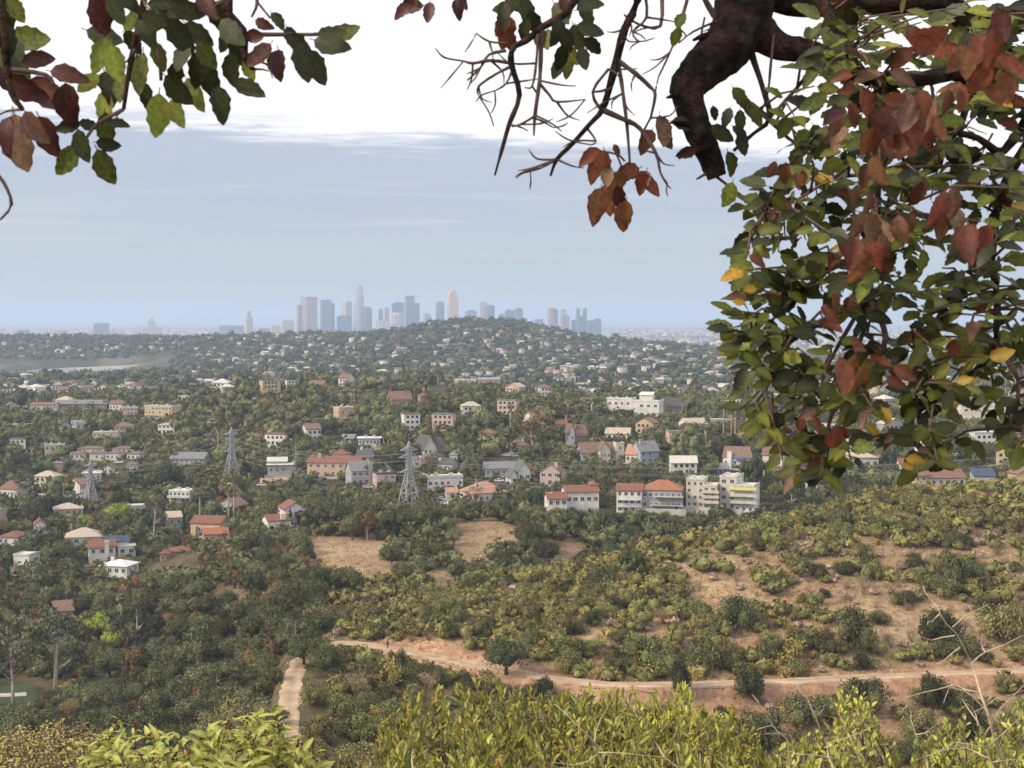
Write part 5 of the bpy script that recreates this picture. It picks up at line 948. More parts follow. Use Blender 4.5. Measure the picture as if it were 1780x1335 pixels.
# -- gardens and the brushy hill behind
x, y, px = sample(-90, 1900, 470, 1180, 15000); nz = vnoise(x, y, 60, 71) + .5
for i in range(len(x)):
    if (y[i] > 800 and nz[i] > .66 and rnd.random() < .8) or (790 < y[i] < 985 and 270 < px[i] < 650 and rnd.random() < .72): 
        if rnd.random() < .25: want('dry', x[i], y[i], rnd.uniform(1.5, 3), .8, lim=None)
        continue
    q = rnd.random(); k = 'oak' if q < .46 else 'olive' if q < .76 else 'broad' if q < .80 else 'eucalyptus' if q < .83 else 'pine' if q < .885 else 'cypress' if q < .915 else 'rust' if q < .94 else 'yellow' if q < .948 else 'palm' if q < .955 else 'olive_shrub'
    sz = {'oak': rnd.uniform(2.8, 7.6), 'olive': rnd.uniform(2.8, 7.2), 'broad': rnd.uniform(2.8, 5.2), 'eucalyptus': rnd.uniform(3, 5), 'pine': rnd.uniform(2.5, 4), 'cypress': rnd.uniform(2.5, 4), 'rust': rnd.uniform(2.4, 3.6), 'palm': rnd.uniform(12, 19), 'yellow': rnd.uniform(2, 3.5), 'olive_shrub': rnd.uniform(1.5, 3)}[k]
    want(k, x[i], y[i], sz, rnd.uniform(.85, 1.15), sp=.62, lim=None)
x, y, px = sample(-90, 1900, 470, 1000, 14000)   # hedges and low garden bushes round the houses
for i in range(len(x)): want('olive_shrub' if rnd.random() < .6 else 'dark_shrub', x[i], y[i], rnd.uniform(.9, 1.9), rnd.uniform(.8, 1.1), sp=.5, lim=None, kmar=.7)
# -- the 300 that show largest of each kind are objects, the others one mass
POOL.sort(key=lambda t: -t[6]); cnt = {}; rest = []; MID = {k: float(np.median([t[4] for t in POOL if t[0] == k])) for k in set(t[0] for t in POOL)}
for (k, x_, y_, z_, size, sz, _) in POOL:
    lim = 260 if k in ('oak', 'sumac') else 285 if k != 'palm' else 40
    if cnt.get(k, 0) < lim:
        cnt[k] = cnt.get(k, 0) + 1; nm, lab, cat, grp = KIND[k]; lab, grp = describe(k, x_, y_, size, MID[k]); plant(k, nm, (x_, y_, z_ - .04 * size), size, lab, cat, grp, sz)
    else: rest.append((k, x_, y_, z_, size, sz))
print('plants', cnt, 'rest', len(rest))
TINT = {'oak': (.125, .128, .053), 'olive': (.18, .182, .078), 'sumac': (.225, .215, .075), 'dry': (.44, .33, .26), 'yellow': (.46, .36, .10), 'dark_shrub': (.10, .105, .042), 'olive_shrub': (.165, .168, .07)}
m_mass = surf('mixed_foliage', (1, 1, 1), (.55, .55, .55), rough=.8, spec=.12, nscale=.35, island=.3, tint=True)
def mass(name, items, label, nclump, nleaf, rg, cat='trees', core_base=ICO1):
    """items: (x, y, z, rx, h, colour): many far plants joined"""
    it = np.array([i[:5] for i in items]); col = np.array([i[5] for i in items]); n = len(it)
    d = unit(n * nclump, rg).reshape(n, nclump, 3); d[:, :, 2] = d[:, :, 2] * .5 + .1; off = d * rg.uniform(.25, .62, (n, nclump, 1))
    C = np.zeros((n, nclump, 6)); C[:, :, 0] = it[:, None, 0] + off[:, :, 0] * it[:, None, 3]; C[:, :, 1] = it[:, None, 1] + off[:, :, 1] * it[:, None, 3]; C[:, :, 2] = it[:, None, 2] + it[:, None, 4] * (.5 + off[:, :, 2] * .6)
    rr = rg.uniform(.42, .68, (n, nclump)); C[:, :, 3] = C[:, :, 4] = rr * it[:, None, 3]; C[:, :, 5] = rr * .62 * it[:, None, 4]
    V1, F1 = cores(C.reshape(-1, 6), rg, .95, core_base, .22); c1 = np.repeat(np.repeat(col, nclump, 0), len(core_base[0]), 0)
    V = [V1]; Fs = [F1]; cs = [c1]
    if nleaf:
        k = np.repeat(np.arange(n), nleaf); cl = C[k, rg.integers(0, nclump, len(k))]; dd = unit(len(k), rg); dd[:, 2] += .3; p = cl[:, :3] + dd * cl[:, 3:6] * rg.uniform(.85, 1.25, (len(k), 1)); t_ = unit(len(k), rg); s_ = np.cross(t_, unit(len(k), rg)); Ls = (it[k, 3] * .26)[:, None] * rg.uniform(.6, 1.3, (len(k), 1))
        V2 = np.stack([p - t_ * Ls, p - s_ * Ls * .6, p + t_ * Ls, p + s_ * Ls * .6], 1).reshape(-1, 3); V.append(V2); Fs.append(np.arange(len(V2)).reshape(-1, 4) + len(V1)); cs.append(np.repeat(col[k], 4, 0))
    o = link(name, mesh_np(name, np.vstack(V), Fs, [m_mass], col=np.vstack(cs))); return tag(o, label, cat, kind='stuff')
def vary(c, a=.25): f = rnd.uniform(1 - a, 1 + a); return tuple(v * f * rnd.uniform(.93, 1.07) for v in c)
if rest: mass('tree_cover', [(a, b_, z_, PROTO[k][0][1][0] * s, PROTO[k][0][1][1] * s * q, vary(TINT.get(k, TINT['olive']))) for k, a, b_, z_, s, q in rest], 'mixed green tree cover filling in between the gardens and slopes', 6, 90, np.random.default_rng(81))
# -- dry grass on the slopes
n = 26000; x, y, px = sample(560, 1850, 232, 410, n); keep = dist_poly(x, y, TR) > 2.4
x2, y2, p2 = sample(330, 1040, 385, 545, 9000); x = np.concatenate([x[keep], x2]); y = np.concatenate([y[keep], y2]); z = zg(x, y); n = len(x); rg = np.random.default_rng(83); V = []; nb = 4
for k in range(nb):
    a = rg.uniform(0, 6.28, n); w = rg.uniform(.05, .12, n); h = rg.uniform(.25, .75, n); lx = rg.normal(0, .22, n); ly = rg.normal(0, .22, n); ox = rg.normal(0, .25, n); oy = rg.normal(0, .25, n)
    V.append(np.stack([np.stack([x + ox - np.cos(a) * w, y + oy - np.sin(a) * w, z - .05], 1), np.stack([x + ox + np.cos(a) * w, y + oy + np.sin(a) * w, z - .05], 1), np.stack([x + ox + lx, y + oy + ly, z + h], 1)], 1).reshape(-1, 3))
V = np.vstack(V); gc = np.repeat(np.tile(np.array([vary((.46, .34, .19), .3) if rnd.random() < .85 else vary((.24, .20, .09), .3) for _ in range(n)]), (nb, 1)), 3, 0)
m_gr = surf('dry_grass', (1, 1, 1), (.7, .7, .7), rough=.9, spec=.1, nscale=.3, tint=True)
tag(link('dry_grass', mesh_np('dry_grass', V, [np.arange(len(V)).reshape(-1, 3)], [m_gr], col=gc)), 'short dry tan grass tufts over the bare slopes', 'grass', kind='stuff')
# ------------------------------------------------------------------ far hills: houses among trees, then the plain
x, y, px = sample(-80, 1880, 1000, 3300, 6200); hpos = []; zh = zg(x, y); nz = vnoise(x, y, 160, 91) + .5; FG = {}
for i in range(len(x)):
    p = px[i]
    if y[i] < 1150 and rnd.random() < .7: continue
    if 2250 < y[i] < 2990 and p < 330: continue
    if rnd.random() > (.40 if y[i] < 1900 else .34 if y[i] < 2750 else .02) + .45 * nz[i] + (.25 if 930 < p < 1300 and y[i] < 2600 else 0): continue
    if not seen(x[i:i + 1], y[i:i + 1], np.array([zh[i] + 6]))[0]: continue
    cw = 20 if y[i] < 1900 else 26; c = (int(x[i] // cw), int(y[i] // cw), cw)
    if c in FG or (y[i] < 1200 and hides(x[i], y[i], zh[i], 6, 7)): continue
    FG[c] = 1; hpos.append((x[i], y[i], zh[i]))
hpos.sort(key=lambda t: t[1])
for i, (a, b_, c) in enumerate(hpos[:200]):
    me, rt, wk, rc = SMALL[rnd.randrange(len(SMALL))]; o = link('hillside_house', me, None, (a, b_, c)); o.rotation_euler[2] = rnd.uniform(-.7, .7); o.scale = (1.15, 1.15, 1.15); occupy(a, b_, 6)
    tag(o, f'small {wk} walled {rt} house with {rc} roof among the trees of the farther hill', 'house', f'{wk} {rt} far houses with {rc} roofs')
def house_mass(name, pos, label, rg, smin=1.0, smax=1.0, grid=None):
    V = []; Fq = []; Ft = []; col = []; base = 0
    wc = [tuple(v * .95 for v in WALLC[k]) for k in ('white', 'white', 'cream', 'tan', 'pink', 'grey', 'brown')]; rc = [tuple(v * .8 for v in ROOFC[k]) for k in ('tan', 'rose', 'slate', 'pale', 'brown', 'white', 'dark')]
    for (a, b_, c) in pos:
        s = rg.uniform(smin, smax); w, d, h = rg.uniform(3.2, 6.5) * s, rg.uniform(3, 5) * s, rg.choice((3.2, 5.8, 6.5)) * s; th = rg.uniform(-.8, .8); cs, sn = math.cos(th), math.sin(th); rh = 0 if rg.random() < .55 else 1.4 * s; C1, C2 = rg.choice(wc), rg.choice(rc)
        P = [(-w, -d, -5), (w, -d, -5), (w, d, -5), (-w, d, -5), (-w, -d, h), (w, -d, h), (w, d, h), (-w, d, h)]; e = .5; Q = [(-w - e, -d - e, h + .02), (w + e, -d - e, h + .02), (w + e, d + e, h + .02), (-w - e, d + e, h + .02), (-w * .5, 0, h + rh + .3), (w * .5, 0, h + rh + .3)]
        for p_ in P + Q: V.append((a + p_[0] * cs - p_[1] * sn, b_ + p_[0] * sn + p_[1] * cs, c + p_[2]))
        for f in ((0, 1, 5, 4), (1, 2, 6, 5), (2, 3, 7, 6), (3, 0, 4, 7), (8, 9, 13, 12), (10, 11, 12, 13)): Fq.append([base + q for q in f])
        for f in ((9, 10, 13), (11, 8, 12)): Ft.append([base + q for q in f])
        col += [C1] * 8 + [C2] * 6; base += 14
    m = surf('far_house_paint', (1, 1, 1), (.85, .85, .85), rough=.85, nscale=.2, tint=True)
    return tag(link(name, mesh_np(name, np.array(V), [np.array(Fq), np.array(Ft)], [m], col=np.array(col))), label, 'houses', kind='stuff')
house_mass('distant_houses', hpos[200:], 'hundreds of tiny pale houses on the far hills', random.Random(5))
HP = {}
for a, b_, c in hpos: HP.setdefault((int(a // 16), int(b_ // 16)), 1)
x, y, px = sample(-80, 1880, 1120, 3700, 30000); zt = zg(x, y); ok = seen(x, y, zt + 8); nz = vnoise(x, y, 110, 95) + .5; items = []
for i in np.nonzero(ok)[0]:
    if 2270 < y[i] < 2960 and px[i] < 300 and (y[i] > 2330 or px[i] < 262): continue
    cxx, cyy = int(x[i] // 16), int(y[i] // 16)
    if (cxx, cyy) in HP and rnd.random() < .8 or (cxx, cyy + 1) in HP and rnd.random() < .2: continue
    if rnd.random() > .6 + .5 * nz[i]: continue
    r = 3.2 + 6.0 * rnd.random() ** 1.7; h = r * rnd.uniform(1.05, 1.7)
    if rnd.random() < .04: r, h = 1.6, 11
    base = (.06, .075, .038) if rnd.random() < .65 else (.115, .125, .055); items.append((x[i], y[i], zt[i] - 1, r, h, vary(base, .35)))
print('far trees', len(items)); mass('far_woodland', items, 'dark green trees covering the far hills between the houses', 4, 18, np.random.default_rng(85))
x, y, px = sample(-120, 1900, 3600, 13000, 5200); zf = zg(x, y); sel = seen(x, y, zf + 10); house_mass('plain_city', [(x[i], y[i], zf[i]) for i in np.nonzero(sel)[0]], 'blocks of the flat city reaching to the horizon', random.Random(6), 1.2, 3.4)
x, y, px = sample(-120, 1900, 3600, 9500, 7000); zf = zg(x, y); sel = seen(x, y, zf + 10); mass('plain_trees', [(x[i], y[i], zf[i] - 1, rnd.uniform(6, 14), rnd.uniform(8, 14), vary((.07, .085, .045))) for i in np.nonzero(sel)[0]], 'street trees of the flat city fading into haze', 2, 0, np.random.default_rng(86))
# ------------------------------------------------------------------ near leaves
def leaf_geo(wid, serr, curl, fold, rows=9, pet=.16, seed=0):
    """one leaf, unit length along +Y, midrib low, toothed edge; returns verts, tris/quads"""
    rg = random.Random(seed); V = []; Q = []; bend = rg.uniform(-.06, .06)
    for i in range(rows):
        t = i / (rows - 1); w = wid * (math.sin(math.pi * (t ** .82) * .985 + .02) ** .75) * (1 + (serr if i % 2 else -serr)) * rg.uniform(.94, 1.06); y = pet + t * (1 - pet); z = -curl * t * t; cx_ = bend * math.sin(t * 3.0)
        V += [(cx_ - w, y, z + fold * w + rg.uniform(-.012, .012)), (cx_, y, z), (cx_ + w, y, z + fold * w + rg.uniform(-.012, .012))]
        if i: a = (i - 1) * 3; b = i * 3; Q += [(a, a + 1, b + 1, b), (a + 1, a + 2, b + 2, b + 1)]
    n = len(V); V += [(-.012, 0, .02), (.012, 0, .02), (.012, pet + .02, .0), (-.012, pet + .02, .0)]; Q.append((n, n + 1, n + 2, n + 3)); C = []
    for i in range(rows):
        e = rg.uniform(.55, 1.0); C += [(e * 1.1, e * .95, e * .8), (1.35, 1.35, 1.2), (rg.uniform(.6, 1.05),) * 3]
    C += [(1.2, 1.0, .8)] * 4; return np.array(V), np.array(Q), np.array(C)
LF = dict(rough=.45, spec=.28, contrast=(.4, .6), tint=True, bump=.15, bscale=14, nscale=7.0, objvar=.3, island=.15)
LM = {'g': surf('oak_leaf_green', (.135, .155, .036), (.07, .088, .022), trans=.30, **LF), 'l': surf('oak_leaf_light_green', (.27, .31, .06), (.17, .21, .045), trans=.45, **LF), 'd': surf('oak_leaf_deep_green', (.048, .056, .022), (.028, .035, .016), trans=.12, **LF), 'o': surf('dead_leaf_orange', (.25, .092, .048), (.15, .06, .038), trans=.40, **LF), 't': surf('dead_leaf_tan', (.27, .155, .11), (.17, .10, .075), trans=.25, **LF), 'r': surf('dead_leaf_maroon', (.11, .04, .035), (.06, .026, .025), trans=.25, **LF), 'y': surf('yellow_leaf', (.55, .38, .05), (.40, .26, .04), trans=.4, **LF),  # key l is a lighter green with more translucency
      'toyon': surf('shrub_leaf_green', (.42, .45, .11), (.28, .31, .07), trans=.25, **LF), 'toyon2': surf('shrub_leaf_dark', (.20, .245, .065), (.13, .165, .045), trans=.2, **LF), 'sumac': surf('drooping_leaf_lime', (.40, .42, .115), (.27, .30, .075), trans=.3, **LF), 'ochre': surf('ochre_leaf', (.44, .38, .12), (.31, .29, .085), trans=.25, **LF)}
m_limb = surf('oak_bark', (.12, .072, .052), (.028, .02, .018), rough=.95, nscale=22, contrast=(.42, .6), bump=.9, detail=9, bscale=45, spec=.15)
m_twig = surf('twig_bark', (.16, .105, .09), (.09, .06, .05), rough=.9, nscale=30, bump=.3)
LEAFGEO = {'oak': [leaf_geo(.245, .06, c, f, pet=.12, seed=i) for i, (c, f) in enumerate([(.05, .15), (.18, .3), (-.08, .25), (.3, .1), (.12, .45), (.02, .05)])], 'dead': [leaf_geo(.26, .07, c, f, pet=.12, seed=20 + i) for i, (c, f) in enumerate([(.25, .6), (-.15, .5), (.4, .3), (.1, .8)])],
           'toyon': [leaf_geo(.16, .02, c, .3, rows=6, pet=.1, seed=40 + i) for i, c in enumerate((.05, .15, -.1))], 'round': [leaf_geo(.27, .03, c, .2, rows=7, pet=.1, seed=50 + i) for i, c in enumerate((.05, .15, -.1))], 'sumac': [leaf_geo(.2, .01, c, .55, rows=8, pet=.12, seed=60 + i) for i, c in enumerate((.6, .85, .45))]}
LEAFMESH = {}
def leaf_mesh(geo, var, mk):
    if (geo, var, mk) not in LEAFMESH: v, q, c = LEAFGEO[geo][var]; LEAFMESH[(geo, var, mk)] = mesh_np('leaf', v, [q], [LM[mk]], smooth=True, col=c)
    return LEAFMESH[(geo, var, mk)]
def frame(d, n):
    d = Vector(d).normalized(); n = Vector(n); s = d.cross(n)
    if s.length < 1e-5: s = d.cross(Vector((.3, .5, .8)))
    s.normalize(); n = s.cross(d); return Matrix((s, d, n)).transposed()
class Leaves:
    """collects leaves of one plant: the largest in the picture become leaf objects, the others one part"""
    def __init__(s): s.L = []
    def add(s, base, d, n, length, geo, mk): s.L.append((Vector(base), frame(d, n), length, geo, rnd.randrange(len(LEAFGEO[geo])), mk))
    def build(s, root, limit=290, mass_name='leaf_mass'):
        def score(l):
            px, py = proj(*l[0]); vis = -80 < px < 1860 and -60 < py < 1400; return -(l[2] / max(.5, l[0].y)) * (1 if vis else .05)
        s.L.sort(key=score); o0 = root.location
        for (b, m, ln, geo, var, mk) in s.L[:limit]:
            o = link('leaf', leaf_mesh(geo, var, mk), root); o.matrix_basis = Matrix.Translation(b - o0) @ m.to_4x4() @ Matrix.Diagonal((ln, ln, ln, 1))
        if len(s.L) > limit:
            V = []; Q = []; base = 0; mats = []; mi = []; cc = []
            for (b, m, ln, geo, var, mk) in s.L[limit:]:
                v, q, c_ = LEAFGEO[geo][var]; cc.append(c_); V.append(v @ (np.array(m).T * ln) + np.array(b - o0)); Q.append(q + base); base += len(v)
                if LM[mk] not in mats: mats.append(LM[mk])
                mi += [mats.index(LM[mk])] * len(q)
            o = link(mass_name, mesh_np(mass_name, np.vstack(V), [np.vstack(Q)], mats, midx=mi, smooth=True, col=np.vstack(cc)), root); o['kind'] = 'stuff'
# ------------------------------------------------------------------ the oak that frames the view
TX, TY = 1.78, 2.95; TZ = zg1(TX, TY); oak = empty('oak_tree', (TX, TY, TZ)); tag(oak, 'oak overhanging the view with green and dead orange leaves', 'tree'); OL = oak.location.copy(); NODES = []
def limb(name, pts, mat=None, n=8, knob=0.0, reg=True):
    """pts: (px, py, depth, radius) or (Vector, radius)"""
    P = [(at(p[0], p[1], p[2]), p[3]) if len(p) == 4 else (Vector(p[0]), p[1]) for p in pts]; Q = []
    for i in range(len(P) - 1):
        k = 7 if n > 7 else 3
        for j in range(k):
            t = j / k; a = P[max(0, i - 1)][0]; b, c = P[i][0], P[i + 1][0]; e = P[min(len(P) - 1, i + 2)][0]
            q = .5 * ((2 * b) + (c - a) * t + (2 * a - 5 * b + 4 * c - e) * t * t + (3 * b - a - 3 * c + e) * t ** 3); r = P[i][1] * (1 - t) + P[i + 1][1] * t
            Q.append((q, r * (1 + rnd.uniform(-knob, knob))))
    Q.append(P[-1]); b = MB(); b.tube([q - OL for q, _ in Q], [r for _, r in Q], n)
    if n > 7:
        rid = [rnd.uniform(-.12, .12) for _ in range(n)]
        for i in range(len(b.v)):
            if i % n == 0: rid = [max(-.16, min(.16, q + rnd.uniform(-.05, .05))) for q in rid]
            c = Q[i // n][0] - OL; v = Vector(b.v[i]); b.v[i] = tuple(c + (v - c) * (1 + rid[i % n]))
    if reg: NODES.extend((q, r) for q, r in Q)
    return b.build(name, mat or m_limb, oak, smooth=True)
top = Vector((TX - .12, TY - .1, 201.15))
limb('trunk', [(Vector((TX, TY, TZ - .2)), .2), (Vector((TX + .04, TY + .02, TZ + 1.0)), .16), (Vector((TX - .02, TY, TZ + 2.2)), .13), (top, .11), (top + Vector((-.05, .1, .9)), .07)], n=14, knob=.05, reg=False)
fork = at(1345, -190, 2.7)
limb('limb', [(top - Vector((0, 0, .1)), .10), (at(1620, -170, 2.75), .085), (fork, .075), (at(900, -260, 2.4), .045), (at(560, -230, 2.1), .03), (at(300, -190, 2.0), .022), (at(60, -120, 1.95), .014)], n=14, knob=.04, reg=False)
limb('limb', [(fork, .072), (1305, -40, 2.66, .058), (1288, 30, 2.62, .052), (1262, 80, 2.58, .045), (1212, 128, 2.54, .034), (1196, 162, 2.52, .028), (1212, 220, 2.5, .024), (1232, 270, 2.5, .021), (1246, 308, 2.5, .017)], n=22, knob=.05)
limb('limb', [(1300, 40, 2.62, .04), (1350, 78, 2.62, .022), (1400, 88, 2.6, .019), (1452, 108, 2.58, .017), (1500, 132, 2.58, .014), (1570, 140, 2.6, .013), (1660, 125, 2.65, .014), (1790, 95, 2.75, .018), (top, .05)], n=14, knob=.05)
limb('limb', [(1330, -20, 2.66, .04), (1400, 6, 2.7, .024), (1500, 6, 2.72, .02), (1640, 8, 2.75, .022), (1780, 28, 2.82, .028), (top - Vector((0, 0, .1)), .05)], n=14, knob=.05)
BR = [[(1420, -10, 2.6, .013), (1452, 45, 2.58, .012), (1466, 90, 2.58, .011), (1460, 118, 2.58, .009)], [(1530, 135, 2.55, .006), (1532, 240, 2.5, .0055), (1526, 340, 2.45, .005), (1514, 420, 2.42, .0045), (1506, 500, 2.4, .004), (1500, 580, 2.4, .004)],
 [(1690, 60, 2.6, .007), (1684, 160, 2.55, .007), (1664, 225, 2.5, .0075), (1610, 275, 2.45, .008), (1560, 330, 2.42, .0075), (1530, 390, 2.4, .006)], [(1800, 180, 2.6, .01), (1745, 262, 2.55, .008), (1700, 240, 2.5, .006), (1640, 225, 2.5, .004)], [(1800, 230, 2.5, .009), (1742, 330, 2.45, .008), (1724, 450, 2.4, .007), (1733, 510, 2.4, .006), (1730, 593, 2.35, .0055), (1708, 632, 2.35, .005), (1636, 690, 2.3, .004), (1590, 720, 2.3, .003)],
 [(1505, 500, 2.4, .005), (1532, 557, 2.35, .005), (1536, 607, 2.33, .005), (1485, 679, 2.3, .0045), (1446, 718, 2.3, .004), (1438, 776, 2.3, .003)], [(1506, 520, 2.4, .004), (1464, 589, 2.36, .004), (1431, 654, 2.33, .0035), (1428, 702, 2.3, .003)], [(1530, 420, 2.45, .004), (1470, 455, 2.4, .004), (1417, 485, 2.38, .0035), (1356, 542, 2.35, .003), (1305, 596, 2.33, .002)], [(1530, 500, 2.4, .004), (1490, 530, 2.36, .004), (1420, 560, 2.34, .0035), (1370, 600, 2.3, .003), (1330, 680, 2.3, .0025)], [(1610, 275, 2.45, .004), (1530, 300, 2.4, .0035), (1450, 310, 2.4, .003), (1390, 345, 2.4, .0025), (1330, 370, 2.4, .002)],
 [(1296, 60, 2.6, .01), (1310, 105, 2.58, .006), (1325, 150, 2.55, .005), (1338, 205, 2.52, .005), (1310, 232, 2.5, .004), (1275, 262, 2.5, .003)], [(1338, 205, 2.52, .004), (1300, 175, 2.5, .003), (1370, 240, 2.5, .003), (1400, 258, 2.48, .0025)], [(1415, 118, 2.56, .004), (1370, 170, 2.54, .0035), (1338, 205, 2.52, .003)], [(1345, 60, 2.6, .003), (1340, 110, 2.57, .003), (1335, 160, 2.55, .002), (1325, 190, 2.54, .0015)],
 [(1724, 450, 2.4, .005), (1660, 520, 2.36, .005), (1600, 560, 2.33, .004), (1590, 640, 2.3, .003), (1600, 760, 2.3, .0025)], [(1730, 593, 2.35, .005), (1770, 660, 2.3, .004), (1760, 740, 2.3, .003)],
 [(1150, -170, 2.6, .014), (1108, 0, 2.5, .008), (1086, 50, 2.48, .0075), (1072, 104, 2.46, .007), (1060, 150, 2.45, .006), (1047, 191, 2.44, .0055), (1025, 216, 2.43, .0045), (995, 250, 2.42, .004), (968, 277, 2.42, .0032), (957, 306, 2.42, .002)], [(1072, 104, 2.46, .0045), (1105, 128, 2.45, .004), (1130, 151, 2.45, .0035), (1139, 165, 2.44, .003), (1131, 205, 2.44, .002)], [(1047, 191, 2.44, .005), (1085, 208, 2.43, .0045), (1112, 223, 2.43, .004), (1140, 266, 2.42, .003), (1148, 300, 2.42, .002), (1160, 318, 2.42, .001)], [(1075, 108, 2.46, .004), (1083, 162, 2.45, .0035), (1090, 220, 2.44, .003), (1095, 285, 2.43, .002)], [(1047, 195, 2.44, .003), (1030, 160, 2.44, .0025), (1058, 120, 2.45, .003)], [(1020, 222, 2.43, .0025), (1036, 245, 2.42, .0018), (1028, 252, 2.42, .001)], [(968, 277, 2.42, .002), (940, 292, 2.42, .0018), (922, 298, 2.42, .0012)], [(1086, 280, 2.43, .002), (1072, 268, 2.43, .002), (1040, 262, 2.42, .0015)],
 [(1020, -150, 2.45, .01), (1000, 0, 2.4, .007), (943, 47, 2.38, .0065), (915, 70, 2.37, .006), (892, 84, 2.36, .0055), (889, 112, 2.36, .005), (903, 165, 2.35, .0045), (885, 216, 2.35, .004), (872, 262, 2.35, .003), (860, 305, 2.35, .0015)], [(889, 110, 2.36, .0035), (853, 105, 2.35, .003), (822, 110, 2.35, .0025), (806, 106, 2.35, .0015)], [(880, 88, 2.36, .003), (850, 95, 2.36, .0025), (835, 118, 2.35, .002), (812, 140, 2.35, .0015)], [(889, 115, 2.36, .003), (860, 130, 2.35, .0025), (832, 150, 2.35, .002), (831, 165, 2.35, .0012)], [(891, 120, 2.36, .0025), (880, 145, 2.35, .002), (860, 158, 2.35, .0012)], [(880, 75, 2.36, .002), (850, 72, 2.36, .002), (828, 58, 2.36, .0012)], [(941, 50, 2.38, .0045), (940, 100, 2.37, .004), (938, 140, 2.36, .0035), (930, 200, 2.36, .003), (928, 236, 2.36, .0015)], [(938, 145, 2.36, .003), (955, 165, 2.36, .0025), (968, 177, 2.36, .0022), (1017, 173, 2.36, .0012)], [(928, 203, 2.36, .0025), (905, 216, 2.36, .002), (890, 220, 2.35, .0015)], [(928, 205, 2.36, .002), (945, 212, 2.36, .0018), (962, 222, 2.36, .001)], [(935, 60, 2.37, .003), (932, 110, 2.36, .0025), (925, 150, 2.36, .002), (912, 152, 2.36, .001)],
 [(1215, -20, 2.6, .005), (1240, 25, 2.6, .005), (1256, 45, 2.6, .006)], [(1150, -20, 2.6, .004), (1148, 45, 2.55, .0035), (1110, 42, 2.52, .002), (1085, 25, 2.5, .0015)], [(1200, -20, 2.6, .004), (1180, 50, 2.56, .003), (1165, 90, 2.54, .002), (1145, 133, 2.54, .0015)], [(1250, 35, 2.58, .003), (1205, 55, 2.56, .002), (1180, 75, 2.55, .0015)], [(1120, -20, 2.5, .003), (1124, 30, 2.5, .0025), (1100, 55, 2.5, .002), (1112, 72, 2.5, .0015), (1138, 66, 2.5, .001)], [(1225, 30, 2.58, .002), (1212, 90, 2.56, .002), (1205, 110, 2.56, .001)],
 [(480, -200, 2.05, .014), (395, -5, 2.0, .008), (421, 54, 2.0, .007), (426, 100, 2.0, .005), (440, 120, 2.0, .003)], [(398, 0, 2.0, .005), (340, 20, 2.0, .004), (300, 35, 2.0, .003), (240, 70, 2.0, .003)], [(250, -190, 2.0, .012), (250, 0, 1.98, .006), (235, 70, 1.98, .005), (225, 120, 1.98, .004), (215, 190, 1.98, .003)], [(250, 20, 2.0, .004), (275, 90, 2.0, .003), (280, 140, 2.0, .0025)], [(20, -160, 1.95, .012), (0, -20, 1.93, .007), (10, 90, 1.93, .006), (20, 160, 1.93, .005), (40, 190, 1.93, .003)], [(15, 120, 1.93, .004), (80, 130, 1.93, .003), (95, 150, 1.93, .002)], [(430, 60, 2.0, .004), (500, 60, 2.0, .003), (560, 60, 2.0, .002)], [(440, -30, 2.0, .003), (447, 5, 2.0, .003), (437, 30, 2.0, .0015)], [(447, 3, 2.0, .002), (470, 32, 2.0, .0015)], [(215, 190, 1.98, .003), (170, 215, 1.97, .0025), (150, 240, 1.97, .002)], [(-20, 290, 1.95, .004), (5, 315, 1.95, .003), (20, 355, 1.95, .0025), (0, 382, 1.95, .0015)], [(-90, 150, 1.95, .008), (-40, 250, 1.95, .005), (-20, 290, 1.95, .004)], [(-30, -60, 1.95, .008), (-90, 150, 1.95, .008)], [(735, -190, 2.3, .007), (722, -10, 2.25, .003), (735, 12, 2.25, .001)], [(800, -200, 2.3, .007), (795, -5, 2.28, .003), (800, 12, 2.28, .001)]]
BR += [[(1200, 165, 2.53, .012), (1175, 166, 2.5, .006), (1158, 170, 2.5, .0015)], [(1222, 238, 2.5, .009), (1195, 216, 2.48, .005), (1165, 213, 2.47, .002)], [(1232, 270, 2.5, .009), (1205, 262, 2.48, .006), (1180, 275, 2.47, .003)], [(1260, 60, 2.58, .012), (1225, 62, 2.55, .006), (1205, 70, 2.54, .003)], [(1238, 296, 2.5, .006), (1222, 305, 2.49, .003), (1210, 312, 2.49, .001)]]
for _ in range(70):
    src = rnd.choice([b_ for b_ in BR[16:46]]); s0 = src[rnd.randrange(1, len(src))]; a = rnd.uniform(-.4, 3.5); ln = rnd.uniform(14, 46); x1, y1 = s0[0] + math.cos(a) * ln, s0[1] + math.sin(a) * ln * .8; a2 = a + rnd.uniform(-.9, .9)
    BR.append([(s0[0], s0[1], s0[2], min(.0022, s0[3])), (x1, y1, s0[2] + rnd.uniform(-.04, .04), .0016), (x1 + math.cos(a2) * ln * .7, y1 + math.sin(a2) * ln * .6, s0[2] + rnd.uniform(-.06, .06), .0008)])
for p in BR: limb('branch', p, m_twig if p[0][3] < .009 else m_limb, n=6, knob=.14)
lv = Leaves(); CAMP = Vector((0, 0, EYE))
def flat_leaf(px, py, Lpx, ang, mk, Y, geo=None, tilt=.55):
    """a leaf seen about face on: centre, length and tip direction in the picture"""
    a = R(ang); ln = Lpx / F * Y; d = Vector((math.cos(a), rnd.uniform(-tilt, tilt), -math.sin(a))).normalized(); c = at(px, py, Y); n = Vector((rnd.uniform(-tilt, tilt), -1, rnd.uniform(-tilt, tilt) + .15))
    lv.add(c - d * ln * .55, d, n, ln * 1.05, geo or ('dead' if mk in 'otr' else 'oak'), mk)
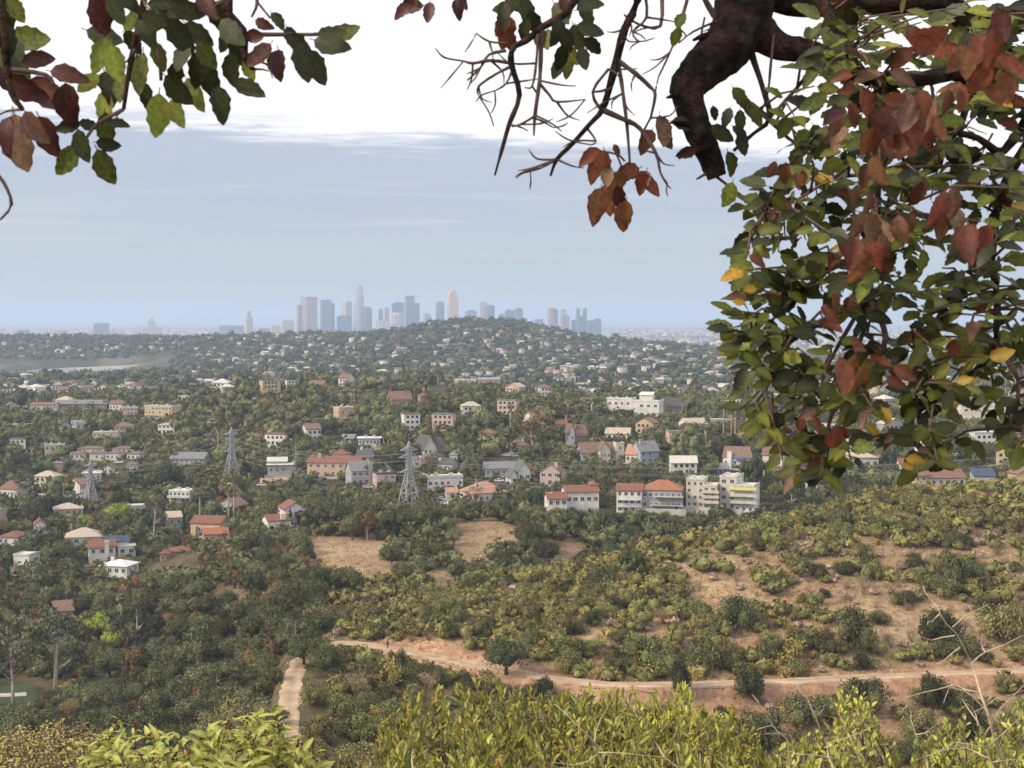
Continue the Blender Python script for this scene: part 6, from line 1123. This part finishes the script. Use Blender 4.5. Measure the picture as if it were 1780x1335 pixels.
for (X, Yq, Lq, an, mk) in [(80, 40, 150, 60, 'l'), (150, 175, 230, 10, 'g'), (180, 300, 170, 0, 'r'), (320, 345, 190, 5, 'r'), (220, 460, 260, 30, 'r'), (335, 500, 230, 75, 'r'), (100, 680, 300, 85, 't'), (175, 610, 200, 60, 't'), (230, 650, 220, 70, 'r'), (30, 640, 200, 100, 'r'), (70, 300, 250, 60, 'g'), (20, 180, 200, 80, 'd'), (490, 60, 230, 80, 'r'), (640, 95, 150, -50, 'l'), (500, 170, 200, 10, 'd'), (480, 260, 200, 110, 'l'), (560, 300, 200, 80, 'l'), (430, 400, 150, 150, 'l'), (520, 420, 190, 80, 'd'), (500, 520, 200, 90, 'l'), (590, 420, 160, 90, 'g'), (690, 350, 220, 90, 'g'), (740, 90, 150, 20, 'd'), (800, 20, 200, 0, 'd'), (770, 270, 160, 70, 'g'), (870, 170, 220, 60, 'd'), (880, 270, 170, 100, 'd'), (960, 160, 180, 30, 'd'), (1010, 20, 180, 60, 'r'), (840, 70, 120, -60, 'd'), (1000, 260, 170, 60, 'g'), (950, 330, 200, 100, 'd'), (1090, 180, 150, 120, 'd'), (760, 550, 230, 95, 'l'), (850, 545, 170, 70, 'l'), (860, 430, 200, 40, 'd'), (930, 450, 200, 60, 'g'), (1060, 500, 200, 90, 'd'), (1130, 330, 180, 80, 'd'), (1200, 420, 200, 20, 'd'), (1230, 180, 130, 170, 'r'), (1270, 110, 100, 20, 'r'), (1340, 100, 110, 60, 'd'), (1410, 180, 130, 70, 'r'), (1260, 270, 180, 120, 'r'), (1350, 310, 170, 80, 'r'), (1210, 330, 130, 70, 'l'), (1470, 290, 220, 80, 'd'), (1530, 320, 200, 60, 'd'), (1600, 210, 220, 20, 'd'), (1650, 160, 190, -20, 'g'), (1600, 160, 150, 0, 'd'), (520, 620, 180, 90, 'g'), (570, 600, 110, 10, 'd'), (330, 610, 140, 170, 'd'), (430, 600, 110, 10, 'd'), (400, 700, 180, 80, 'd'), (320, 770, 200, 130, 'g'), (510, 800, 200, 70, 'g'), (520, 695, 130, 5, 'd'), (360, 380, 120, 200, 'r'), (620, 20, 160, 30, 'd'), (560, 40, 170, 60, 'd'), (700, 150, 170, 60, 'd'), (900, 40, 190, 20, 'd'), (820, 120, 190, 50, 'd'), (1060, 90, 190, 60, 'd'), (1120, 150, 200, 40, 'd'), (1000, 380, 200, 70, 'd'), (840, 360, 160, 120, 'd'), (700, 460, 150, 80, 'd'), (1160, 250, 170, 70, 'd'), (1440, 220, 170, 40, 'd'), (640, 200, 150, 70, 'd'), (20, 60, 200, 80, 'd'), (40, 380, 230, 40, 'r'), (120, 420, 220, 20, 'r'), (60, 250, 200, 70, 'd')]: flat_leaf(X / 2.781, Yq / 2.781, Lq / 2.781, an + rnd.uniform(-8, 8), mk, rnd.uniform(1.9, 2.08), tilt=.4)
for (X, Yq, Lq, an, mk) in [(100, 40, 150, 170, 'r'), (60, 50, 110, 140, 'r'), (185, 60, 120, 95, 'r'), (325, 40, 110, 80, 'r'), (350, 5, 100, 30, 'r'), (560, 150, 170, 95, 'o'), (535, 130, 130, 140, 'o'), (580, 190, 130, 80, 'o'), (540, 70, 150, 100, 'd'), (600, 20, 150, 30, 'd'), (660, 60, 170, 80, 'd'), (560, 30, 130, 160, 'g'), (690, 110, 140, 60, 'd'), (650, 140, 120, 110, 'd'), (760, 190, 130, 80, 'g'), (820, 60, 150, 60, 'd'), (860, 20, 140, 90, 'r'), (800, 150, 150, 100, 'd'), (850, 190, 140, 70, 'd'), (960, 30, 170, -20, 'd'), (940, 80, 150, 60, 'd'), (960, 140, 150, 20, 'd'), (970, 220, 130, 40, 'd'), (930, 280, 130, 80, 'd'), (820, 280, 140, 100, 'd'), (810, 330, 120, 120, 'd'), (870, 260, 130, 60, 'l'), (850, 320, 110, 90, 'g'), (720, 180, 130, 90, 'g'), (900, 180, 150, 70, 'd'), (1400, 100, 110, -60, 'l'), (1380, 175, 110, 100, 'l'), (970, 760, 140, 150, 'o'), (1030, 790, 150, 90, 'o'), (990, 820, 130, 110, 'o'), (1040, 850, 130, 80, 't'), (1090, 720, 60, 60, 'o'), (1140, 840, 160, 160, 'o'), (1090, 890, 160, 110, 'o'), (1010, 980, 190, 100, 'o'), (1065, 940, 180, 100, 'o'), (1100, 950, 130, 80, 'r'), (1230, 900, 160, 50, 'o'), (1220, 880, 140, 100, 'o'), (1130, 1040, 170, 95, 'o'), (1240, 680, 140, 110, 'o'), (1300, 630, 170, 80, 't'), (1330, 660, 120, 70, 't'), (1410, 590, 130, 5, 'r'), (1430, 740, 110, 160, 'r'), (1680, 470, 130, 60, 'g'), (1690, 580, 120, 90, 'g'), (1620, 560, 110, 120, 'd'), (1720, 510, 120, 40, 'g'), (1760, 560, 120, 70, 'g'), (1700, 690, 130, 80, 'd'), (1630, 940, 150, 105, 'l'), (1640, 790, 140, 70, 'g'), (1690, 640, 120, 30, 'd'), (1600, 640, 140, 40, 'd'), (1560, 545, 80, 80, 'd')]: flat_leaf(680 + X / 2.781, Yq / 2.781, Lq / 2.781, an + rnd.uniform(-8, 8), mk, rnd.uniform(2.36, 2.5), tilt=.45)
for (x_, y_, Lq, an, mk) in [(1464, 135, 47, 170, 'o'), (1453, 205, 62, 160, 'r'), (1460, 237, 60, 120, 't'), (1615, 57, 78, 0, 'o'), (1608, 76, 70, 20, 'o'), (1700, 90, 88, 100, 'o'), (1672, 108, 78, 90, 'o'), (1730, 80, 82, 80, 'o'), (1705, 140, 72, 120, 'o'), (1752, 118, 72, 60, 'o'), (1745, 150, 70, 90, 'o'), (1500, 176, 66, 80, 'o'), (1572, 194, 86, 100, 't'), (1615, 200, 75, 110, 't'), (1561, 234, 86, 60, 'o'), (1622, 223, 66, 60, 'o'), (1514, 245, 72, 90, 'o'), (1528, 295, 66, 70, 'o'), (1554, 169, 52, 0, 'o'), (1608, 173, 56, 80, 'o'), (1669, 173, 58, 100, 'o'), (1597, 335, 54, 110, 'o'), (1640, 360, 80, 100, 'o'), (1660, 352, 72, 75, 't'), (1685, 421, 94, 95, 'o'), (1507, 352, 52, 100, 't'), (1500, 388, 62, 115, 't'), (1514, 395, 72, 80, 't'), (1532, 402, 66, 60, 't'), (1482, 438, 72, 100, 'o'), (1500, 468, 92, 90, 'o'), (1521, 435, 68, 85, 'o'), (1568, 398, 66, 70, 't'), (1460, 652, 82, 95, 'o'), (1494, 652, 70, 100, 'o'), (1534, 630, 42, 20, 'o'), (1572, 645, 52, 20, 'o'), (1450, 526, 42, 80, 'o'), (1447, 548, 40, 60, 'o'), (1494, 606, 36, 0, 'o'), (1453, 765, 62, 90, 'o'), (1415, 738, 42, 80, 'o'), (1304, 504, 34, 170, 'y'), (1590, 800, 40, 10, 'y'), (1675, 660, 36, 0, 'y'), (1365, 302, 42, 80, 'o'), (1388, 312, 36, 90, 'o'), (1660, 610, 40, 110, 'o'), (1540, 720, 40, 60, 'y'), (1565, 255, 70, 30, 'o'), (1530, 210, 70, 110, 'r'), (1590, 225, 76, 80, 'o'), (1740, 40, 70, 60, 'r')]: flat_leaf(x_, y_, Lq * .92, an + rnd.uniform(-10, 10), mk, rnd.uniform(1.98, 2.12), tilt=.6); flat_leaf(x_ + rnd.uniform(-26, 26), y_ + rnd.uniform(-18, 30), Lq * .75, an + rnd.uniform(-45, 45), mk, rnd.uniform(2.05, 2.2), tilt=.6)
POLY = [(1405, 15), (1440, 140), (1445, 215), (1375, 275), (1325, 335), (1305, 390), (1292, 455), (1280, 525), (1275, 585), (1298, 640), (1292, 700), (1315, 735), (1345, 760), (1368, 800), (1390, 822), (1440, 815), (1465, 785), (1510, 780), (1560, 790), (1625, 800), (1645, 775), (1640, 730), (1690, 705), (1740, 740), (1785, 780), (1880, 790), (1880, 10)]
def inside(x, y, P):
    c = False
    for (x0, y0), (x1, y1) in zip(P, P[1:] + P[:1]):
        if (y0 > y) != (y1 > y) and x < (x1 - x0) * (y - y0) / (y1 - y0) + x0: c = not c
    return c
HOLES = [(1605, 480, 34, 26), (1500, 250, 26, 26), (1730, 235, 44, 30), (1565, 555, 40, 26), (1690, 560, 36, 22), (1455, 300, 24, 20), (1420, 195, 26, 40), (1660, 200, 26, 24), (1440, 610, 24, 16), (1560, 690, 26, 18), (1630, 640, 24, 20), (1720, 660, 24, 18), (1520, 690, 20, 14), (1555, 100, 26, 18)]
sp = []; tries = 0
while tries < 6000 and len(sp) < 270:
    tries += 1; x_, y_ = rnd.uniform(1260, 1880), rnd.uniform(10, 830)
    if not inside(x_, y_, POLY) or any(((x_ - h[0]) / h[2]) ** 2 + ((y_ - h[1]) / h[3]) ** 2 < 1 for h in HOLES): continue
    if any((x_ - a) ** 2 + (y_ - b_) ** 2 < (27 if x_ < 1790 else 58) ** 2 for a, b_ in sp): continue
    sp.append((x_, y_))
sp += [(1280, 540), (1272, 572), (1310, 350), (1295, 470), (1290, 605), (1285, 715), (1390, 835), (1425, 830), (1480, 800), (1600, 815), (1630, 800), (1770, 780), (1340, 330), (1345, 740), (1360, 800), (1300, 420), (1380, 200), (1400, 250), (1415, 150)]
for (x_, y_) in sp:
    Yd = rnd.uniform(2.2, 2.75) if y_ < 300 else rnd.uniform(2.1, 2.55); tip = at(x_, y_, Yd); q, r_ = min(NODES, key=lambda nd: (nd[0] - tip).length + (0 if nd[0].z > tip.z - .03 else .08))
    k = tip - q; s0 = tip - k.normalized() * min(k.length * .6, .07) if k.length > .02 else tip + Vector((0, 0, .05))
    b = MB(); mdl = q.lerp(tip, .5) + Vector((rnd.uniform(-.015, .015), rnd.uniform(-.02, .02), rnd.uniform(.0, .03))); b.tube([q - OL, mdl - OL, tip - OL], [.0028, .0022, .0012], 5); b.build('twig', m_twig, oak, smooth=True)
    n = rnd.randint(4, 7); ax = (tip - s0).normalized() if (tip - s0).length > 1e-4 else Vector((0, 0, -1)); big = 1.18 if y_ < 320 else 1.0
    for i in range(n):
        f = i / max(1, n - 1); p = s0.lerp(tip, f); side = 1 if i % 2 else -1; d = ax * .5 + Vector((side * rnd.uniform(.4, 1.0), rnd.uniform(-.8, .8), rnd.uniform(-.8, .35))); nn = Vector((rnd.uniform(-.6, .6), -rnd.uniform(.2, 1.0), rnd.uniform(.1, 1.0)))
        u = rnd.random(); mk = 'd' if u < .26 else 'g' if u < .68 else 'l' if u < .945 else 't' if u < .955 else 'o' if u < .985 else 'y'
        lv.add(p, d, nn, rnd.uniform(.032, .051) * big, 'dead' if mk in 'ot' else 'oak', mk)
lv.build(oak)
# ------------------------------------------------------------------ shrubs at the viewer's feet
def near_shrub(name, label, px0, px1, prof, n, Yr, geo, mats, leaf, per, up, shoot=.20, extra=None, seed=1, low=1420, limit=290):
    """shoots whose tips fill the picture band under the top profile; each shoot is a stem with spiral leaves"""
    rg = random.Random(seed); Ym = sum(Yr) / 2; c = at((px0 + px1) / 2, 1300, Ym); root = empty(name, (c.x, c.y, zg1(c.x, c.y))); tag(root, label, 'shrub'); O = root.location.copy(); lvs = Leaves(); L0 = [p[0] for p in prof]; L1 = [p[1] for p in prof]; st = MB()
    for k in range(n):
        px = rg.uniform(px0, px1); t = float(np.interp(px, L0, L1)); u = rg.random() ** 1.5; py = t + u * (low - t) + rg.uniform(-4, 4); Y = Yr[1] - (Yr[1] - Yr[0]) * min(1, u * 1.2 + rg.uniform(-.1, .25)); tip = at(px, py, Y); lean = Vector((rg.uniform(-.6, .6), rg.uniform(-.55, .4), 1)).normalized(); lk = rg.uniform(.65, 1.2); bs = tip - lean * rg.uniform(.35, .6); ft = Vector((O.x + (bs.x - O.x) * .6, O.y + (bs.y - O.y) * .6, 0)); ft.z = zg1(ft.x, ft.y)
        st.tube([ft - O - Vector((0, 0, .05)), bs.lerp(ft, .4) - O, bs - O, tip - O], [.012, .009, .006, .0025], 5); a0 = rg.random() * 6.28
        for i in range(per):
            f = i / per; p = tip - lean * shoot * f * (1 + .2 * rg.random()); a = a0 + i * 2.4; rad = Vector((math.cos(a), math.sin(a), 0)); e = up[0] * (1 - f) + up[1] * f + rg.uniform(-.15, .15); d = rad * math.cos(e) + lean * math.sin(e); nn = lean * math.cos(e) - rad * math.sin(e) + Vector((rg.uniform(-.3, .3),) * 3)
            lvs.add(p, d, nn, leaf * lk * rg.uniform(.7, 1.15) * (.65 + .35 * min(1, f * 3)), geo, mats[0] if rg.random() < .68 else mats[1] if rg.random() < .75 else mats[-1])
        if extra and rg.random() < extra[2]:
            b = MB()
            for q in range(9):
                o_ = Vector((rg.gauss(0, 1), rg.gauss(0, 1), rg.gauss(0, 1) * 1.3)) * extra[3]; v, f_ = ICO1; b.faces([tuple(tip - O + o_ + Vector(w) * extra[3] * rg.uniform(.5, .9) + lean * .02) for w in v], [tuple(t_) for t_ in f_])
            b.build(extra[0], extra[1], root)
    st.build('stems', m_twig, root, smooth=True)['kind'] = 'stuff'; lvs.build(root, limit); return root
m_seed = surf('dark_red_seed', (.16, .045, .035), rough=.9, nscale=60); m_flow = surf('ochre_flower', (.50, .36, .08), rough=.9, nscale=60)
near_shrub('toyon_shrub', 'bright green narrow leaved shrub with upright shoots beside the road view', 662, 985, [(640, 1300), (668, 1258), (700, 1215), (740, 1210), (775, 1195), (815, 1182), (850, 1176), (900, 1195), (940, 1215), (985, 1205)], 210, (4.6, 6.4), 'toyon', ('toyon', 'toyon2', 'ochre'), .06, 17, (1.25, .45), extra=('flower_cluster', m_flow, .10, .006), seed=11)
near_shrub('toyon_shrub', 'bright narrow leaved shrub with ochre flower tips, next to its taller neighbour', 985, 1325, [(985, 1205), (1010, 1188), (1050, 1210), (1100, 1200), (1150, 1212), (1190, 1188), (1215, 1200), (1250, 1225), (1290, 1240), (1325, 1285)], 220, (4.6, 6.4), 'toyon', ('toyon', 'toyon2', 'ochre'), .06, 17, (1.25, .45), extra=('flower_cluster', m_flow, .14, .006), seed=12)
near_shrub('laurel_sumac', 'lime green shrub with drooping folded leaves and dark red seed heads', 170, 400, [(160, 1300), (185, 1275), (200, 1262), (240, 1268), (270, 1285), (330, 1290), (370, 1275), (400, 1262)], 85, (4.4, 5.8), 'sumac', ('sumac', 'sumac', 'ochre'), .088, 14, (.95, .25), shoot=.24, extra=('seed_head', m_seed, .25, .007), seed=13)
near_shrub('laurel_sumac', 'tall lime green shrub rising before the lower dirt road', 385, 570, [(385, 1270), (420, 1258), (450, 1240), (468, 1228), (480, 1232), (500, 1290), (540, 1300), (570, 1310)], 66, (4.2, 5.6), 'sumac', ('sumac', 'sumac', 'toyon'), .088, 14, (.95, .25), shoot=.24, extra=('seed_head', m_seed, .2, .007), seed=14)
near_shrub('ochre_bush', 'dense ochre leaved bush with tiny leaves', -40, 185, [(-40, 1275), (20, 1268), (60, 1262), (110, 1252), (150, 1248), (170, 1262), (190, 1295)], 320, (5.0, 6.6), 'sumac', ('ochre', 'ochre', 'sumac'), .027, 15, (.9, -.2), shoot=.16, seed=15)
near_shrub('round_leaved_shrub', 'round leaved yellow green shrub beside the pale dead stalks', 1335, 1545, [(1335, 1315), (1380, 1285), (1410, 1275), (1440, 1255), (1455, 1208), (1490, 1195), (1512, 1205), (1520, 1260), (1545, 1300)], 90, (4.4, 5.8), 'round', ('toyon', 'toyon', 'toyon2'), .045, 15, (1.1, .3), seed=16)
near_shrub('round_leaved_shrub', 'low yellow green shrub tangled with the pale dead stalks', 1540, 1850, [(1540, 1300), (1590, 1290), (1640, 1262), (1670, 1240), (1690, 1270), (1730, 1275), (1760, 1215), (1790, 1190), (1850, 1190)], 110, (4.4, 5.8), 'round', ('toyon', 'toyon2', 'ochre'), .045, 15, (1.1, .3), seed=17)
near_shrub('low_bush', 'low ochre bush filling the gap between lime and narrow leaved shrubs', 540, 690, [(540, 1312), (580, 1300), (620, 1305), (660, 1290), (690, 1290)], 60, (5.2, 6.6), 'toyon', ('ochre', 'toyon', 'ochre'), .035, 15, (1.1, .2), seed=18)
m_straw = surf('bleached_stalk', (.62, .50, .37), (.45, .34, .25), rough=.85, nscale=40, bump=.2)
def stalk(label, Y, stems, r=.0042):
    p0 = at(stems[0][0][0], stems[0][0][1], Y); gz = zg1(p0.x, Y); root = empty('dead_stalk', (p0.x, Y, gz)); tag(root, label, 'dead stalk', 'bleached dead stalks'); O = root.location.copy()
    for i, s in enumerate(stems):
        P = [at(x_, y_, Y + (rnd.uniform(-.12, .12) if k else 0)) for k, (x_, y_) in enumerate(s)]
        if i == 0: P = [Vector((p0.x + .05, Y, gz - .05))] + P
        rr = r if i == 0 else r * .62; n = len(P); Q = []
        for j in range(n - 1): Q += [P[j], P[j].lerp(P[j + 1], .5) + Vector((rnd.uniform(-1, 1), rnd.uniform(-1, 1), rnd.uniform(-1, 1))) * .006]
        Q.append(P[-1]); b = MB(); b.tube([q - O for q in Q], [rr * (1 - .75 * k / (len(Q) - 1)) * rnd.uniform(.85, 1.2) for k in range(len(Q))], 6); b.build('stem' if i == 0 else 'side_twig', m_straw, root, smooth=True)
stalk('tall bleached dead stalk with several forked side twigs', 4.1, [[(1744, 1335), (1725, 1271), (1704, 1204), (1689, 1155), (1662, 1101), (1634, 1067), (1618, 1042), (1604, 1018)], [(1689, 1154), (1713, 1134), (1744, 1122), (1790, 1100)], [(1656, 1090), (1680, 1070), (1719, 1050)], [(1660, 1105), (1619, 1113), (1592, 1102)], [(1668, 1126), (1647, 1143), (1625, 1155)], [(1634, 1067), (1622, 1080), (1612, 1086)], [(1704, 1204), (1660, 1190), (1600, 1205), (1575, 1212)], [(1720, 1250), (1690, 1210), (1650, 1195), (1640, 1222)], [(1713, 1134), (1708, 1124), (1705, 1120)]])
stalk('bleached dead stalk leaning left with one long arm', 4.2, [[(1449, 1335), (1437, 1292), (1419, 1249), (1404, 1216), (1383, 1183)], [(1437, 1292), (1492, 1275), (1540, 1251)], [(1419, 1246), (1432, 1232), (1436, 1226)], [(1440, 1318), (1390, 1312), (1368, 1305)]], .0032)
stalk('thin grey dead stalk bending over the large dark bush', 4.3, [[(1373, 1335), (1367, 1283), (1343, 1261), (1319, 1222), (1307, 1207)], [(1367, 1278), (1340, 1275), (1325, 1277)], [(1343, 1261), (1322, 1266), (1312, 1275)]], .0026)
stalk('crooked dead stalk between the round leaved shrubs', 4.2, [[(1612, 1335), (1610, 1316), (1592, 1277), (1583, 1234), (1572, 1210)], [(1592, 1277), (1615, 1270), (1625, 1262)], [(1578, 1225), (1570, 1232), (1562, 1236)]], .003)
stalk('forked dead stalk rising through the narrow leaved shrubs', 4.3, [[(1052, 1340), (1034, 1292), (997, 1255), (964, 1224)], [(1034, 1289), (1043, 1252), (1060, 1222), (1073, 1195)], [(1040, 1308), (1090, 1310), (1155, 1316), (1196, 1338)], [(1155, 1316), (1138, 1288), (1123, 1263)], [(1040, 1310), (1000, 1330), (960, 1325)]], .0036)
stalk('straight straw coloured stalk at the edge of the ochre bush', 4.4, [[(718, 1338), (717, 1300), (715, 1272)], [(717, 1310), (722, 1300), (725, 1292)]], .004)
stalk('tangle of pale dead twigs under the tallest stalk', 4.0, [[(1730, 1338), (1715, 1300), (1700, 1255), (1672, 1215), (1655, 1192)], [(1715, 1300), (1770, 1250), (1800, 1215)], [(1722, 1320), (1680, 1300), (1620, 1310)], [(1700, 1262), (1690, 1230), (1700, 1200)], [(1726, 1325), (1770, 1320), (1800, 1330)], [(1710, 1280), (1740, 1230), (1790, 1180)], [(1715, 1300), (1660, 1290), (1590, 1322)], [(1690, 1240), (1730, 1215), (1780, 1200)]], .0032)
